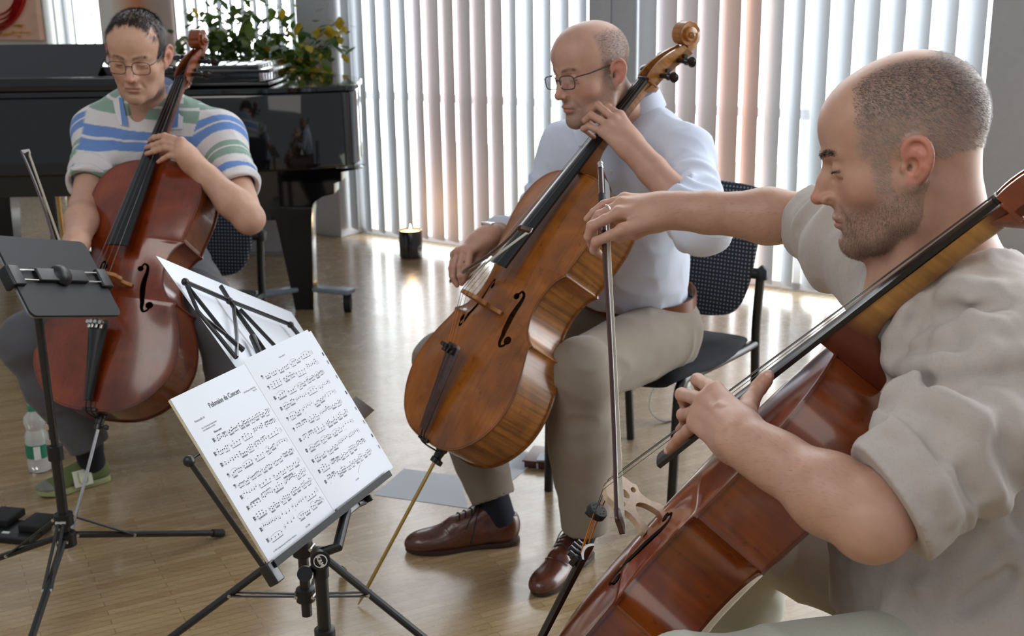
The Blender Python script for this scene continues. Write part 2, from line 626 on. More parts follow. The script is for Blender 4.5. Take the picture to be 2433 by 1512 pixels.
# ------------------------------------------------------------------ cellos (local frame: y up the strings, z out of the top, x to the treble side)
LOWER = [(0, 0), (.05, .0008), (.10, .011), (.15, .038), (.188, .078), (.211, .122), (.2185, .165), (.214, .208), (.202, .247), (.187, .281), (.177, .303), (.1745, .313), (.1795, .3205)]
MIDDLE = [(.1795, .3205), (.171, .3245), (.155, .333), (.136, .352), (.122, .382), (.1175, .415), (.121, .447), (.1305, .473), (.144, .4905), (.153, .497), (.1585, .5005)]
UPPER = [(.1585, .5005), (.1545, .508), (.1555, .521), (.1610, .546), (.1680, .580), (.1725, .618), (.1700, .657), (.1570, .694), (.132, .724), (.097, .743), (.060, .752), (.025, .755), (0, .7555)]


def cello_outline(n=7):
    a = catmull(LOWER, n)[:-1]; b = catmull(MIDDLE, n)[:-1]; c = catmull(UPPER, n)
    h = np.concatenate([a, b, c])
    h[0] = (0, 0)
    y = np.maximum.accumulate(h[:, 1] + np.arange(len(h)) * 1e-6)
    return np.stack([np.maximum(h[:, 0], 0), y], 1)


HALF = cello_outline()


def inset_outline(d):
    """Half outline moved inward by d."""
    full = np.concatenate([HALF, (HALF * [-1, 1])[::-1][1:-1]])
    t = np.roll(full, -1, 0) - np.roll(full, 1, 0)
    nn = np.stack([-t[:, 1], t[:, 0]], 1); nn /= np.linalg.norm(nn, axis=1)[:, None] + 1e-12
    q = full + nn * d
    for _ in range(2):
        q = 0.25 * np.roll(q, 1, 0) + 0.5 * q + 0.25 * np.roll(q, -1, 0)
    return q


def arch(u, y, A, L=0.7555):
    """Arching height over the edge at relative width u, length y."""
    v = np.clip(2 * y / L - 1, -1, 1)
    al = np.clip(1 - np.abs(v) ** 2.6, 0, 1) ** 0.9
    au = np.clip(1 - np.abs(u) ** 2.0, 0, 1)
    au = au * au * (1.9 - 0.9 * au)
    return A * al * au


def plate_grid(A, sign, nu=34):
    """Rows of points of an arched plate; returns points, relative width and edge distance."""
    us = np.sin(np.linspace(-np.pi / 2, np.pi / 2, nu + 1))
    us = 0.55 * us + 0.45 * np.linspace(-1, 1, nu + 1)
    pts = []
    for w, y in HALF[1:-1]:
        x = us * w
        pts.append(np.stack([x, np.full_like(x, y), sign * arch(us, np.full_like(x, y), A)], 1))
    return np.array(pts), us


def edge_dist(xy):
    full = np.concatenate([HALF, (HALF * [-1, 1])[::-1][1:-1]])
    a = full; b = np.roll(full, -1, 0); d = b - a; L2 = (d ** 2).sum(1) + 1e-12
    out = np.empty(len(xy))
    for i in range(0, len(xy), 2000):
        p = xy[i:i + 2000][:, None] - a[None]
        t = np.clip((p * d).sum(2) / L2, 0, 1)
        out[i:i + 2000] = np.sqrt(((p - t[..., None] * d) ** 2).sum(2)).min(1)
    return out


def plate_mesh(A, sign, th):
    g, us = plate_grid(A, sign)
    R, C, _ = g.shape
    inner = g - np.array([0, 0, sign * th])
    V = np.concatenate([g.reshape(-1, 3), inner.reshape(-1, 3)])
    N = R * C
    F = []
    for r in range(R - 1):
        for c in range(C - 1):
            q = (r * C + c, r * C + c + 1, (r + 1) * C + c + 1, (r + 1) * C + c)
            F.append(q if sign > 0 else q[::-1])
            q2 = tuple(i + N for i in q)
            F.append(q2[::-1] if sign > 0 else q2)
    ring = [c for c in range(C)] + [r * C + C - 1 for r in range(1, R)] + [(R - 1) * C + c for c in range(C - 2, -1, -1)] + [r * C for r in range(R - 2, 0, -1)]
    for i in range(len(ring)):
        a, b = ring[i], ring[(i + 1) % len(ring)]
        q = (a, a + N, b + N, b)
        F.append(q if sign > 0 else q[::-1])
    return V, F


def f_hole_outline(side):
    """S-shaped sound hole with round eyes, as a closed outline."""
    spine = catmull([(.056, .414), (.0625, .424), (.0715, .418), (.0735, .400), (.0725, .380), (.0735, .357), (.0785, .334), (.0845, .312), (.0865, .296), (.0935, .285), (.1035, .290), (.106, .300)], 7)
    t = np.linspace(0, 1, len(spine))
    w = 0.0024 + 0.0052 * np.exp(-((t - 0.5) / 0.27) ** 2)
    d = np.gradient(spine, axis=0); d /= np.linalg.norm(d, axis=1)[:, None]
    nn = np.stack([-d[:, 1], d[:, 0]], 1)
    L = spine + nn * w[:, None]; Rr = spine - nn * w[:, None]
    body = np.concatenate([L, Rr[::-1]])
    out = [body]
    for c, r in (((.0545, .4085), .0082), ((.1055, .3045), .0105)):
        a = np.linspace(0, 2 * np.pi, 20, endpoint=False)
        out.append(np.stack([c[0] + r * np.cos(a), c[1] + r * np.sin(a)], 1))
    return [q * [side, 1] for q in out]


def varnish(name, dark, mid, light, rough, coat, grain_axis='y', flame=0.0, wear=0.0, purfling=True, heel=None):
    t = NT(name)
    obj_co = t.coord('Object', scale=(1, 1, 1))
    patches = t.noise(obj_co, 6.0, 3, 0.6, 0.6)
    sc = {'y': (130, 4, 130), 'z': (40, 40, 3), 'x': (3, 90, 90)}[grain_axis]
    fine = t.noise(t.coord('Object', scale=sc), 1.0, 4, 0.65)
    c = t.ramp(patches, [(0.28, srgb(*dark)), (0.52, srgb(*mid)), (0.76, srgb(*light))])
    c = t.mix(0.75, c, t.ramp(fine, [(0.25, (0.62, 0.58, 0.55)), (0.55, (1, 1, 1)), (0.8, (0.9, 0.87, 0.84))]), 'MULTIPLY')
    if flame > 0:
        fs = {'z': (10, 110, 4), 'y': (14, 120, 14), 'x': (10, 120, 10)}[grain_axis]
        fl = t.noise(t.coord('Object', scale=fs, rot=(0.12, 0, 0)), 1.0, 2, 0.5, 0.3)
        c = t.mix(flame, c, t.ramp(fl, [(0.36, (0.42, 0.36, 0.30)), (0.62, (1.12, 1.08, 1.0))]), 'MULTIPLY')
    if heel is not None:
        sx = t.n('ShaderNodeSeparateXYZ'); t.link(t.coord('Object'), sx.inputs[0])
        yy = t.math('ADD', sx.outputs[1], t.math('MULTIPLY', t.math('SUBTRACT', patches, .5), .03))
        k1 = t.math('SUBTRACT', 1.0, t.ramp(t.math('MULTIPLY', t.math('SUBTRACT', yy, .79), 12), [(.1, 0.0), (.6, 1.0)]))
        k2 = t.ramp(t.math('MULTIPLY', t.math('SUBTRACT', yy, .99), 25), [(.2, 0.0), (.8, 1.0)])
        c = t.mix(t.math('MAXIMUM', k1, k2), c, srgb(*heel))
    if wear > 0:
        wn = t.noise(t.coord('Object', scale=(5, 3, 5)), 1.0, 5, 0.7)
        c = t.mix(t.math('MULTIPLY', t.ramp(wn, [(0.5, 0.0), (0.72, 1.0)]), wear), c, srgb(*light))
        sp = t.noise(t.coord('Object', scale=(45, 45, 45)), 1.0, 3, 0.7)
        c = t.mix(t.math('MULTIPLY', t.ramp(sp, [(0.62, 0.0), (0.74, 1.0)]), 0.55), c, srgb(*[q * 0.45 for q in dark]))
    if purfling:
        e = t.attr('edge').outputs['Fac']
        d1 = t.math('ABSOLUTE', t.math('SUBTRACT', e, 0.0048))
        line = t.math('LESS_THAN', d1, 0.0007)
        c = t.mix(t.math('MULTIPLY', line, 0.85), c, srgb(30, 16, 10))
        rim = t.math('LESS_THAN', e, 0.0012)
        c = t.mix(t.math('MULTIPLY', rim, 0.5), c, srgb(*[q * 0.5 for q in dark]))
    rn = t.noise(obj_co, 14, 4, 0.7)
    t.set(color=c, rough=t.ramp(rn, [(0.3, rough), (0.8, min(1, rough + 0.14))]), coat=coat, coat_rough=0.07 + rough * 0.2, spec=0.45)
    t.bump(t.noise(t.coord('Object', scale=sc), 0.6, 2), 0.05, 0.001)
    return t.m


def bool_cut(v, f, cutters):
    me = bpy.data.meshes.new('tmp_plate'); me.from_pydata(np.asarray(v).tolist(), [], [tuple(q) for q in f]); me.update()
    bm = bmesh.new(); bm.from_mesh(me); bmesh.ops.recalc_face_normals(bm, faces=bm.faces); bm.to_mesh(me); bm.free()
    ob = bpy.data.objects.new('tmp_plate', me); COL.objects.link(ob)
    tmp = []
    for mb in cutters:
        m2 = bpy.data.meshes.new('tmp_cut'); m2.from_pydata(mb.verts().tolist(), [], mb.f); m2.update()
        bm = bmesh.new(); bm.from_mesh(m2); bmesh.ops.remove_doubles(bm, verts=bm.verts, dist=1e-6); bmesh.ops.recalc_face_normals(bm, faces=bm.faces); bm.to_mesh(m2); bm.free()
        o2 = bpy.data.objects.new('tmp_cut', m2); COL.objects.link(o2); tmp.append(o2)
        md = ob.modifiers.new('cut', 'BOOLEAN'); md.operation = 'DIFFERENCE'; md.object = o2; md.solver = 'EXACT'
    dg = bpy.context.evaluated_depsgraph_get()
    ev = ob.evaluated_get(dg); em = ev.to_mesh()
    vv = np.empty(len(em.vertices) * 3); em.vertices.foreach_get('co', vv); vv = vv.reshape(-1, 3)
    ff = [tuple(p_.vertices) for p_ in em.polygons]
    ev.to_mesh_clear()
    for o2 in tmp + [ob]:
        d_ = o2.data; bpy.data.objects.remove(o2); bpy.data.meshes.remove(d_)
    return vv, ff


RIB = 0.118
_plate_cache = {}


def fb_z(y):
    """Height of the fingerboard's playing surface (centre line) over the plate edge."""
    return -0.014 + (1.035 - y) * 0.170


def bridge_outlines():
    o = catmull([(-.046, 0), (-.0475, .006), (-.040, .013), (-.033, .028), (-.034, .042), (-.043, .052), (-.0385, .060), (-.0375, .073), (-.030, .0835), (-.012, .089), (.006, .0895), (.024, .086), (.0365, .077), (.0385, .062), (.043, .052), (.034, .042), (.033, .028), (.040, .013), (.0475, .006), (.046, 0)], 4)
    low = catmull([(.028, 0), (.0255, .010), (.019, .024), (.010, .033), (0, .036), (-.010, .033), (-.019, .024), (-.0255, .010), (-.028, 0)], 4)
    outer = np.concatenate([o, low])
    a = np.linspace(0, 2 * np.pi, 18, endpoint=False)
    heart = np.stack([0.010 * np.cos(a), 0.057 + 0.009 * np.sin(a) + 0.003 * np.abs(np.cos(a))], 1)
    lk = np.stack([0.026 + 0.0075 * np.cos(a), 0.052 + 0.005 * np.sin(a)], 1)
    return [outer, heart, lk, lk * [-1, 1]]


def build_cello(name, label, O, R, look, endpin_world, group, extras=()):
    t = thing(name, O, label, 'cello', group, R=R)
    A_top, A_back = 0.026, 0.026
    kw = dict(local=True)

    def edged(nm, v, f, mat, ang=40):
        o = mesh_obj(nm, v, f, mat, t, True, None, True, ang)
        e = edge_dist(np.asarray(v)[:, :2])
        float_attr(o, e, 'edge')
        return o
    if 'top' not in _plate_cache:
        v, f = plate_mesh(A_top, 1, 0.0038)
        cut = []
        for s in (1, -1):
            for ol in f_hole_outline(s):
                cut.append(MB().poly([ol], 0.08, o=(0, 0, 0.015)))
        _plate_cache['top'] = bool_cut(v, f, cut)
        _plate_cache['back'] = plate_mesh(A_back, -1, 0.0046)
    v, f = _plate_cache['top']
    tp = edged('top_plate', v, f, look['top'])
    tp.data.materials.append(M['f_hole_edge'])
    ce = np.array([np.mean(v[list(q_)], 0)[:2] for q_ in f]); ed = edge_dist(ce)
    nz = np.array([p_.normal.z for p_ in tp.data.polygons])
    tp.data.polygons.foreach_set('material_index', ((np.abs(nz) < .45) & (ed > .012)).astype(np.int32))
    v, f = _plate_cache['back']
    edged('back_plate', np.asarray(v) - [0, 0, RIB], f, look['back'])
    q = inset_outline(0.0042)
    z = [-0.0035, -0.03, -0.06, -0.09, -RIB + 0.0035]
    mb = MB().loft([np.column_stack([q, np.full(len(q), zz)]) for zz in z], cap=False)
    obj('ribs', mb, look['ribs'], t, True, True, 38)
    # neck and heel
    mb = MB()
    rings = []
    for y, dp, w, zt in [(1.036, .030, .0150, None), (1.02, .0275, .0152, None), (.98, .026, .0158, None), (.92, .0275, .0168, None), (.86, .030, .0180, None), (.825, .034, .0188, None), (.803, .043, .0196, None), (.788, .060, .0204, None), (.777, .081, .0210, None), (.768, .102, .0205, None), (.7575, .117, .0180, None), (.7520, .119, .0165, None)]:
        top = fb_z(y) - 0.0115
        bot = top - dp if y > 0.80 else -(dp) - 0.002
        a = np.linspace(0, np.pi, 15)
        hw = w
        side = [(hw * np.cos(x) * (1 if y > .8 else 1.0), top - (top - bot) * (np.sin(x) ** (0.75 if y > .8 else 0.45))) for x in a]
        rings.append(np.array([[x, y, zz] for x, zz in side]))
    mb.loft(rings)
    obj('neck', mb, look['neck'], t, True, True, 50)
    # fingerboard
    mb = MB(); rings = []
    for y in np.linspace(1.035, 0.452, 14):
        k = (1.035 - y) / 0.583
        hw = 0.0160 + 0.0165 * k
        z0 = fb_z(y)
        a = np.linspace(-1, 1, 13)
        topz = z0 - (a * hw) ** 2 / (2 * 0.060)
        ring = [(x * hw, y, zz) for x, zz in zip(a, topz)]
        sb = topz[-1] - 0.0065
        under = 0.0 if y > 0.78 else 0.004
        ring += [(hw * 0.985, y, sb), (0.5 * hw, y, sb - 0.001 + under), (-0.5 * hw, y, sb - 0.001 + under), (-hw * 0.985, y, sb)]
        rings.append(np.array(ring))
    mb.loft(rings)
    obj('fingerboard', mb, M['ebony'], t, True, True, 30)
    mb = MB().box((0, 1.038, fb_z(1.035) - 0.0035), (0.032, 0.007, 0.011), bev=0.002)
    obj('nut', mb, M['ebony'], t, True, True)
    # peg box and scroll
    mb = MB()
    ys = np.linspace(0, 1, 12)
    cz = lambda s: -0.036 - 0.047 * s ** 1.25
    for s_ in (-1, 1):
        rings = []
        for s in ys:
            y = 1.041 + 0.128 * s
            hw = 0.0205 - 0.0065 * s
            top = -0.014 - 0.052 * s ** 1.3 + 0.008 * math.sin(s * math.pi); bot = -0.052 - 0.050 * s ** 1.2
            x0, x1 = s_ * hw, s_ * (hw - 0.0062)
            rings.append(np.array([(x0, y, top), (x1, y, top), (x1, y, bot), (x0, y, bot)]))
        mb.loft(rings)
    rings = []
    for s in ys:
        y = 1.041 + 0.128 * s; hw = 0.0205 - 0.0065 * s; bot = -0.052 - 0.050 * s ** 1.2
        rings.append(np.array([(hw, y, bot + 0.011 + 0.012 * s), (-hw, y, bot + 0.011 + 0.012 * s), (-hw, y, bot), (hw, y, bot)]))
    mb.loft(rings)
    mb.box((0, 1.0395, -0.040), (0.041, 0.008, 0.034), bev=0.003)
    # volute behind the neck end (chin)
    mb.loft([np.array([[hw * math.cos(a), y, zc - dp * math.sin(a)] for a in np.linspace(0, math.pi, 12)]) for y, hw, zc, dp in [(1.012, .0155, -.030, .012), (1.022, .0170, -.034, .024), (1.032, .0180, -.038, .034), (1.040, .0185, -.040, .033), (1.048, .0175, -.042, .020)]])
    rings = []
    cy, czz = 1.1965, -0.062
    for th in np.linspace(-0.95, 4.35 * np.pi, 110):
        r = 0.0405 * math.exp(-0.085 * th)
        r2 = 0.0405 * math.exp(-0.085 * (th + 2 * np.pi)) * 0.97 if th < 2.3 * np.pi else 0.0
        if th < 0.3:
            r2 = max(r2, r - 0.030) if th > -0.3 else r - 0.022
        w = 0.0138 + 0.0012 * max(th, 0)
        w = min(w, 0.0265)
        dirn = np.array([0, math.sin(th), -math.cos(th)])
        c = np.array([0, cy, czz])
        po, pi_ = c + dirn * r, c + dirn * r2
        ch = 0.12 * (r - r2)
        rings.append(np.array([po + [w - .0015, 0, 0], po - [w - .0015, 0, 0], po - dirn * ch - [w, 0, 0], pi_ - [w * 0.93, 0, 0], pi_ + [w * 0.93, 0, 0], po - dirn * ch + [w, 0, 0]]))
    mb.loft(rings)
    mb.ball((0.0262, cy, czz), 0.0085, n=14); mb.ball((-0.0262, cy, czz), 0.0085, n=14)
    obj('scroll', mb, look['scroll'], t, True, True, 42)
    for y, s_ in ((1.068, 1), (1.128, 1), (1.088, -1), (1.146, -1)):
        k = (y - 1.041) / 0.128
        zc = -0.040 - 0.050 * k ** 1.2
        mb = MB().tube([(-s_ * 0.026, y, zc), (s_ * 0.022, y, zc), (s_ * 0.046, y, zc)], [0.0052, 0.0062, 0.0068], 12)
        mb.lathe((s_ * 0.046, y, zc), (s_, 0, 0), [(0.0068, 0), (0.0095, 0.001), (0.0095, 0.004), (0.006, 0.008), (0.005, 0.012)], 14)
        ang = 0.6 if s_ > 0 else -0.4
        Rp = np.stack([[s_, 0, 0], [0, math.cos(ang), math.sin(ang)], np.cross([s_, 0, 0], [0, math.cos(ang), math.sin(ang)])], 1)
        mb.ball((s_ * 0.068, y, zc), (0.0165, 0.0135, 0.0052), n=16, R=Rp)
        obj('peg', mb, M['ebony'], t, True, True, 40)
    # bridge
    mb = MB()
    Rb = np.stack([[1, 0, 0], [0, 0, 1.0], [0, -1.0, 0]], 1)
    mb.poly(bridge_outlines(), 0.0085, R=Rb, o=(0, .3555, A_top - 0.002), bevel=0.0006)
    obj('bridge', mb, look['bridge'], t, True, True, 30)
    # tailpiece
    mb = MB(); rings = []
    for k, (y, hw, zc) in enumerate([(.022, .0125, .020), (.05, .0145, .0265), (.11, .0185, .0395), (.17, .0235, .0525), (.205, .0275, .0600), (.222, .0300, .0635), (.232, .0295, .0655), (.236, .0270, .0660)]):
        a = np.linspace(-1, 1, 9)
        top = [(x * hw, y, zc + 0.0105 * (1 - x * x)) for x in a]
        bot = [(x * hw * .9, y, zc - 0.003 + 0.008 * (1 - x * x)) for x in a[::-1]]
        rings.append(np.array(top + bot))
    mb.loft(rings)
    obj('tailpiece', mb, look['tailpiece'], t, True, True, 40)
    # strings, tuners
    bx = [-.0245, -.0082, .0082, .0245]
    bz = [A_top + .0845, A_top + .0888, A_top + .0890, A_top + .0860]
    nx = [-.0112, -.0038, .0038, .0112]
    tx = [-.0185, -.0062, .0062, .0185]
    sr = [.0009, .00075, .0006, .0005]
    for i in range(4):
        nz = fb_z(1.04) + 0.0022 - nx[i] ** 2 / 0.12
        pk = [(0.004, 1.068, -.052), (-.004, 1.128, -.078), (.004, 1.088, -.060), (-.004, 1.146, -.086)][i]
        mb = MB().tube([(pk[0], pk[1], pk[2] + .006), (nx[i], 1.040, nz), (bx[i], .3555, bz[i] + sr[i])], sr[i], 6)
        mb.tube([(bx[i], .3555, bz[i] + sr[i]), (tx[i], .236, .077 - tx[i] ** 2 * 12)], sr[i], 6)
        s = obj('string', mb, M['string'], t, True, True, 60)
        wr = MB().tube([(bx[i] * .62 + tx[i] * .38, .3555 * .62 + .236 * .38, bz[i] * .62 + .077 * .38), (tx[i], .236, .077 - tx[i] ** 2 * 12)], sr[i] * 1.35, 6)
        obj('silk_winding', wr, M['orange_silk'], s, True, True, 60)
    for i in range(4):
        mb = MB().box((tx[i], .219, .0775 - tx[i] ** 2 * 12), (.008, .020, .010), bev=.0015)
        mb.tube([(tx[i], .2235, .0825 - tx[i] ** 2 * 12), (tx[i], .2235, .0925 - tx[i] ** 2 * 12)], .0052, 10)
        obj('fine_tuner', mb, look['tuner'], t, True, True)
    mb = MB()
    for s_ in (-1, 1):
        mb.tube(catmull([(s_ * .006, .030, .020), (s_ * .007, .010, .0135), (s_ * .008, -.002, .006), (s_ * .007, -.008, -.012), (s_ * .004, -.010, -.045)], 5), .0018, 8)
    obj('tail_gut', mb, M['black_plastic'], t, True, True)
    obj('saddle', MB().box((0, .002, .004), (.042, .010, .009), bev=.002), M['ebony'], t, True, True)
    # endpin: collar, screw and rod
    base = np.array([0, -0.001, -RIB / 2])
    mb = MB().lathe(base, (0, -1, 0), [(.0155, -.004), (.0155, .003), (.0125, .006), (.0105, .022), (.0125, .024), (.0125, .036), (.008, .037)], 20)
    obj('endpin_collar', mb, M['ebony'], t, True, True)
    mb = MB().tube([base + [0, -.030, 0], base + [.026, -.030, .006]], .0045, 10)
    mb.box(base + [.028, -.030, .0065], (.008, .013, .016), bev=.003)
    obj('endpin_screw', mb, M['black_metal'], t, True, True)
    ew = np.asarray(endpin_world, float)
    el = np.asarray(R).T @ (ew - O)
    st = base + [0, -.034, 0]
    d = unit(el - st)
    mb = MB().tube([st - d * 0.02, el - d * 0.03], .0045, 12)
    mb.tube([el - d * 0.03, el - d * 0.004], [.0045, .0012], 12)
    obj('endpin', mb, look['endpin'], t, True, True)
    for e in extras:
        e(t)
    return t


def cello_look(key, top, back, ribs, rough, coat, flame, wear, tuner, endpin, bridge, neck=None, tailpiece=None):
    d = {}
    d['top'] = varnish(key + '_spruce_top', *top, rough, coat, 'y', 0.0, wear)
    d['back'] = varnish(key + '_maple_back', *back, rough, coat, 'y', flame, wear)
    d['ribs'] = varnish(key + '_maple_ribs', *ribs, rough, coat, 'z', flame, wear * 0.6, purfling=False)
    d['scroll'] = varnish(key + '_scroll', *ribs, rough, coat, 'z', flame * 0.5, wear * 0.5, purfling=False)
    d['neck'] = varnish(key + '_neck', *(neck or ribs), max(rough, 0.35), coat * 0.3, 'z', flame, 0.0, purfling=False, heel=ribs[0])
    d['tailpiece'] = tailpiece or M['ebony']
    d['tuner'] = tuner; d['endpin'] = endpin; d['bridge'] = bridge
    return d


M['string'] = simple('steel_string', (120, 118, 116), .4, 1.0)
M['f_hole_edge'] = simple('dark_f_hole_edge', (24, 12, 8), .6)
M['orange_silk'] = simple('orange_silk_winding', (206, 120, 30), 0.6)
M['bridge_maple'] = simple('bridge_maple', (186, 160, 134), 0.55, noise=0.12, scale=160)
M['bridge_aged'] = simple('aged_bridge_maple', (158, 104, 56), 0.5, noise=0.15, scale=120)
M['rosewood'] = simple('dark_rosewood', (62, 38, 32), 0.32, coat=0.3, noise=0.3, scale=60)

CELLO = {
    'mid': (np.array([-.215, 2.621, .389]), np.array([[.5305, .5156, -.6728], [-.8466, .2818, -.4516], [-.0433, .8092, .586]])),
    'left': (np.array([-1.140, 2.951, .359]), np.array([[.971, .1476, -.1878], [-.2385, .5541, -.7976], [-.0137, .8193, .5732]])),
    'front': (np.array([.038, 1.709, .341]), np.array([[-.4007, .5335, -.7449], [-.9155, -.2659, .302], [-.037, .8029, .5949]])),
}
for _k in CELLO:
    _o, _r = CELLO[_k]
    CELLO[_k] = (_o, frame_from(_r[:, 1], _r[:, 2]))


def cel(k, x, y, z):
    """A point of a cello's local frame in the room."""
    o, r = CELLO[k]
    return o + r @ np.array([x, y, z], float)


def mute(t):
    mb = MB()
    c = np.array([0.002, .300, .106])
    ax = unit(np.array([0, -.45, 1.0])); 
    mb.lathe(c - ax * 0.010, (0, 1, 0), [(.004, -.006), (.0150, -.006), (.0165, -.004), (.0165, .004), (.0150, .006), (.004, .006)], 26)
    mb.box(c + [0, -.006, -.002], (.016, .006, .012), bev=.002)
    for k in range(9):
        a = k / 9 * 2 * math.pi
        mb.box(c - ax * .010 + [0.010 * math.cos(a), .0062, 0.010 * math.sin(a)], (.0012, .001, .0012))
    o = obj('mute', mb, M['rubber'], t, True, True)


LOOK_MID = cello_look('amber', ((102, 54, 14), (150, 86, 24), (178, 108, 36)), ((110, 62, 22), (150, 90, 36), (170, 108, 48)), ((118, 70, 26), (158, 102, 44), (182, 124, 60)), 0.30, 0.35, 0.75, 0.45,
                      M['black_metal'], M['brass'], M['bridge_aged'], tailpiece=M['rosewood'])
LOOK_LEFT = cello_look('redbrown', ((84, 28, 6), (124, 48, 12), (150, 68, 20)), ((80, 28, 8), (110, 44, 14), (130, 58, 20)), ((88, 38, 14), (122, 58, 24), (140, 74, 34)), 0.17, 0.7, 0.2, 0.12,
                       M['silver'], M['chrome'], M['bridge_aged'])
LOOK_FRONT = cello_look('cherry', ((94, 34, 9), (134, 56, 17), (156, 74, 27)), ((84, 32, 8), (116, 48, 12), (140, 64, 18)), ((86, 33, 7), (124, 56, 13), (152, 78, 22)), 0.16, 0.9, 0.25, 0.1,
                        M['black_metal'], M['black_metal'], M['bridge_maple'], neck=((150, 104, 48), (178, 130, 66), (196, 150, 84)))

CELLOS = {
    'mid': build_cello('cello', 'amber brown cello with flamed ribs, played by the man in the white shirt', *CELLO['mid'], LOOK_MID, PZ(849, 1441), None),
    'left': build_cello('cello', 'red brown cello played by the man in the striped shirt', *CELLO['left'], LOOK_LEFT, (-1.20, 2.83, 0.0), None),
    'front': build_cello('cello', 'glossy reddish cello with a black mute, played by the man in beige linen', *CELLO['front'], LOOK_FRONT, cel('front', 0, -0.43, -0.06) * [1, 1, 0], None, extras=(mute,)),
}
# ------------------------------------------------------------------ smooth solid modelling: distance fields meshed with surface nets
def smin(a, b, k):
    if k <= 0:
        return np.minimum(a, b)
    h = np.maximum(k - np.abs(a - b), 0) / k
    return np.minimum(a, b) - h * h * k * 0.25


def smax(a, b, k):
    return -smin(-a, -b, k)


def f_cone(a, b, ra, rb):
    a = np.asarray(a, float); b = np.asarray(b, float); d = b - a; L2 = d @ d + 1e-12

    def fn(p):
        t = np.clip(((p - a) @ d) / L2, 0, 1)
        q = p - a - t[:, None] * d
        return np.sqrt((q * q).sum(1)) - (ra + (rb - ra) * t)
    return fn, (a + b) / 2, math.sqrt(L2) / 2 + max(ra, rb)


def f_ell(c, r, R=None):
    c = np.asarray(c, float); r = np.asarray(r, float) if not np.isscalar(r) else np.full(3, r, float)
    Rm = np.eye(3) if R is None else np.asarray(R, float)

    def fn(p):
        q = (p - c) @ Rm
        k0 = np.sqrt(((q / r) ** 2).sum(1)) + 1e-9
        k1 = np.sqrt(((q / (r * r)) ** 2).sum(1)) + 1e-9
        return k0 * (k0 - 1) / k1
    return fn, c, float(max(r))


def f_flat(a, b, ra, rb, n, s):
    """Tapered capsule squashed by s along n."""
    a = np.asarray(a, float); b = np.asarray(b, float); n = unit(n)
    fn0, c, R = f_cone(a - n * (a @ n) * (1 - 1 / s), b - n * (b @ n) * (1 - 1 / s), ra, rb)

    def fn(p):
        return fn0(p - np.outer(p @ n, n) * (1 - 1 / s)) * s
    return fn, (a + b) / 2, np.linalg.norm(b - a) / 2 + max(ra, rb)


def f_cut(prim, o, n):
    """A primitive cut off flat beyond the plane (o, n)."""
    fn, c, R = prim
    o = np.asarray(o, float); n = unit(n)
    return (lambda p: smax(fn(p), (p - o) @ n, .003)), c, R


class Field:
    def __init__(s):
        s.p = []; s.disp = None; s.clip = []

    def add(s, prim, k=0.02, op='u', xf=None):
        fn, c, R = prim
        if xf is not None:                       # local prim placed by frame (o, Rm, scale)
            o, Rm, sc = xf
            f0 = fn
            fn = lambda p, f0=f0: f0(((p - o) @ Rm) / sc) * sc
            c = o + Rm @ (np.asarray(c, float) * sc); R = R * sc; k = k * sc
        s.p.append((fn, np.asarray(c, float), float(R), k, op))
        return s

    def cone(s, a, b, ra, rb, k=0.02, op='u', xf=None):
        return s.add(f_cone(a, b, ra, rb), k, op, xf)

    def ell(s, c, r, k=0.02, op='u', R=None, xf=None):
        return s.add(f_ell(c, r, R), k, op, xf)

    def chain(s, pts, rs, k=0.01, join=None, op='u', xf=None):
        """Several cones merged first with k, then joined to the field with join."""
        prims = [f_cone(pts[i], pts[i + 1], rs[i], rs[i + 1]) for i in range(len(pts) - 1)]

        def fn(p):
            d = prims[0][0](p)
            for q in prims[1:]:
                d = smin(d, q[0](p), k)
            return d
        P_ = np.array(pts, float); c = P_.mean(0)
        R = np.linalg.norm(P_ - c, axis=1).max() + max(rs)
        return s.add((fn, c, R), k if join is None else join, op, xf)

    def select(s, c, r):
        """Primitives that can matter inside the ball (c, r)."""
        return [q for q in s.p if np.linalg.norm(q[1] - c) - q[2] - r < 0.03 + q[3]]

    def eval(s, p, prims=None, disp=True):
        d = np.full(len(p), 1.0)
        for fn, c, R, k, op in (s.p if prims is None else prims):
            if op == 'u':
                d = smin(d, fn(p), k)
            else:
                d = smax(d, -fn(p), k)
        if disp and s.disp is not None:
            d = s.disp(p, d)
        for n, o, k in s.clip:
            d = smax(d, (p - o) @ n, k)
        return d

    def mesh(s, h, slack=0.004):
        B = 8
        lo = np.min([q[1] - q[2] for q in s.p if q[4] == 'u'], 0) - 0.02
        hi = np.max([q[1] + q[2] for q in s.p if q[4] == 'u'], 0) + 0.02
        S = B * h * 4
        nS = np.ceil((hi - lo) / S).astype(int)
        sub = (np.stack(np.meshgrid(*[np.arange(4)] * 3, indexing='ij'), -1).reshape(-1, 3))
        gi = np.stack(np.meshgrid(*[np.arange(B + 1)] * 3, indexing='ij'), -1).reshape(-1, 3)
        BI = []; VV = []
        for i in range(nS[0]):
            for j in range(nS[1]):
                for k in range(nS[2]):
                    o = lo + np.array([i, j, k]) * S
                    c = o + S / 2
                    prims = s.select(c, S * 0.87)
                    if not any(q[4] == 'u' for q in prims):
                        continue
                    d0 = s.eval(c[None], prims, False)[0]
                    if d0 > S * 0.87 + 0.03:
                        continue
                    bc = o + (sub + 0.5) * (B * h)
                    act = np.abs(s.eval(bc, prims)) < B * h * 0.87 * 1.25 + slack
                    for sb in sub[act]:
                        bi = np.array([i, j, k]) * 4 + sb
                        BI.append(bi); VV.append(s.eval(lo + (bi * B + gi) * h, prims))
        BI = np.array(BI); V = np.array(VV).reshape(-1, B + 1, B + 1, B + 1)
        return surface_nets(BI, V, lo, h, B)


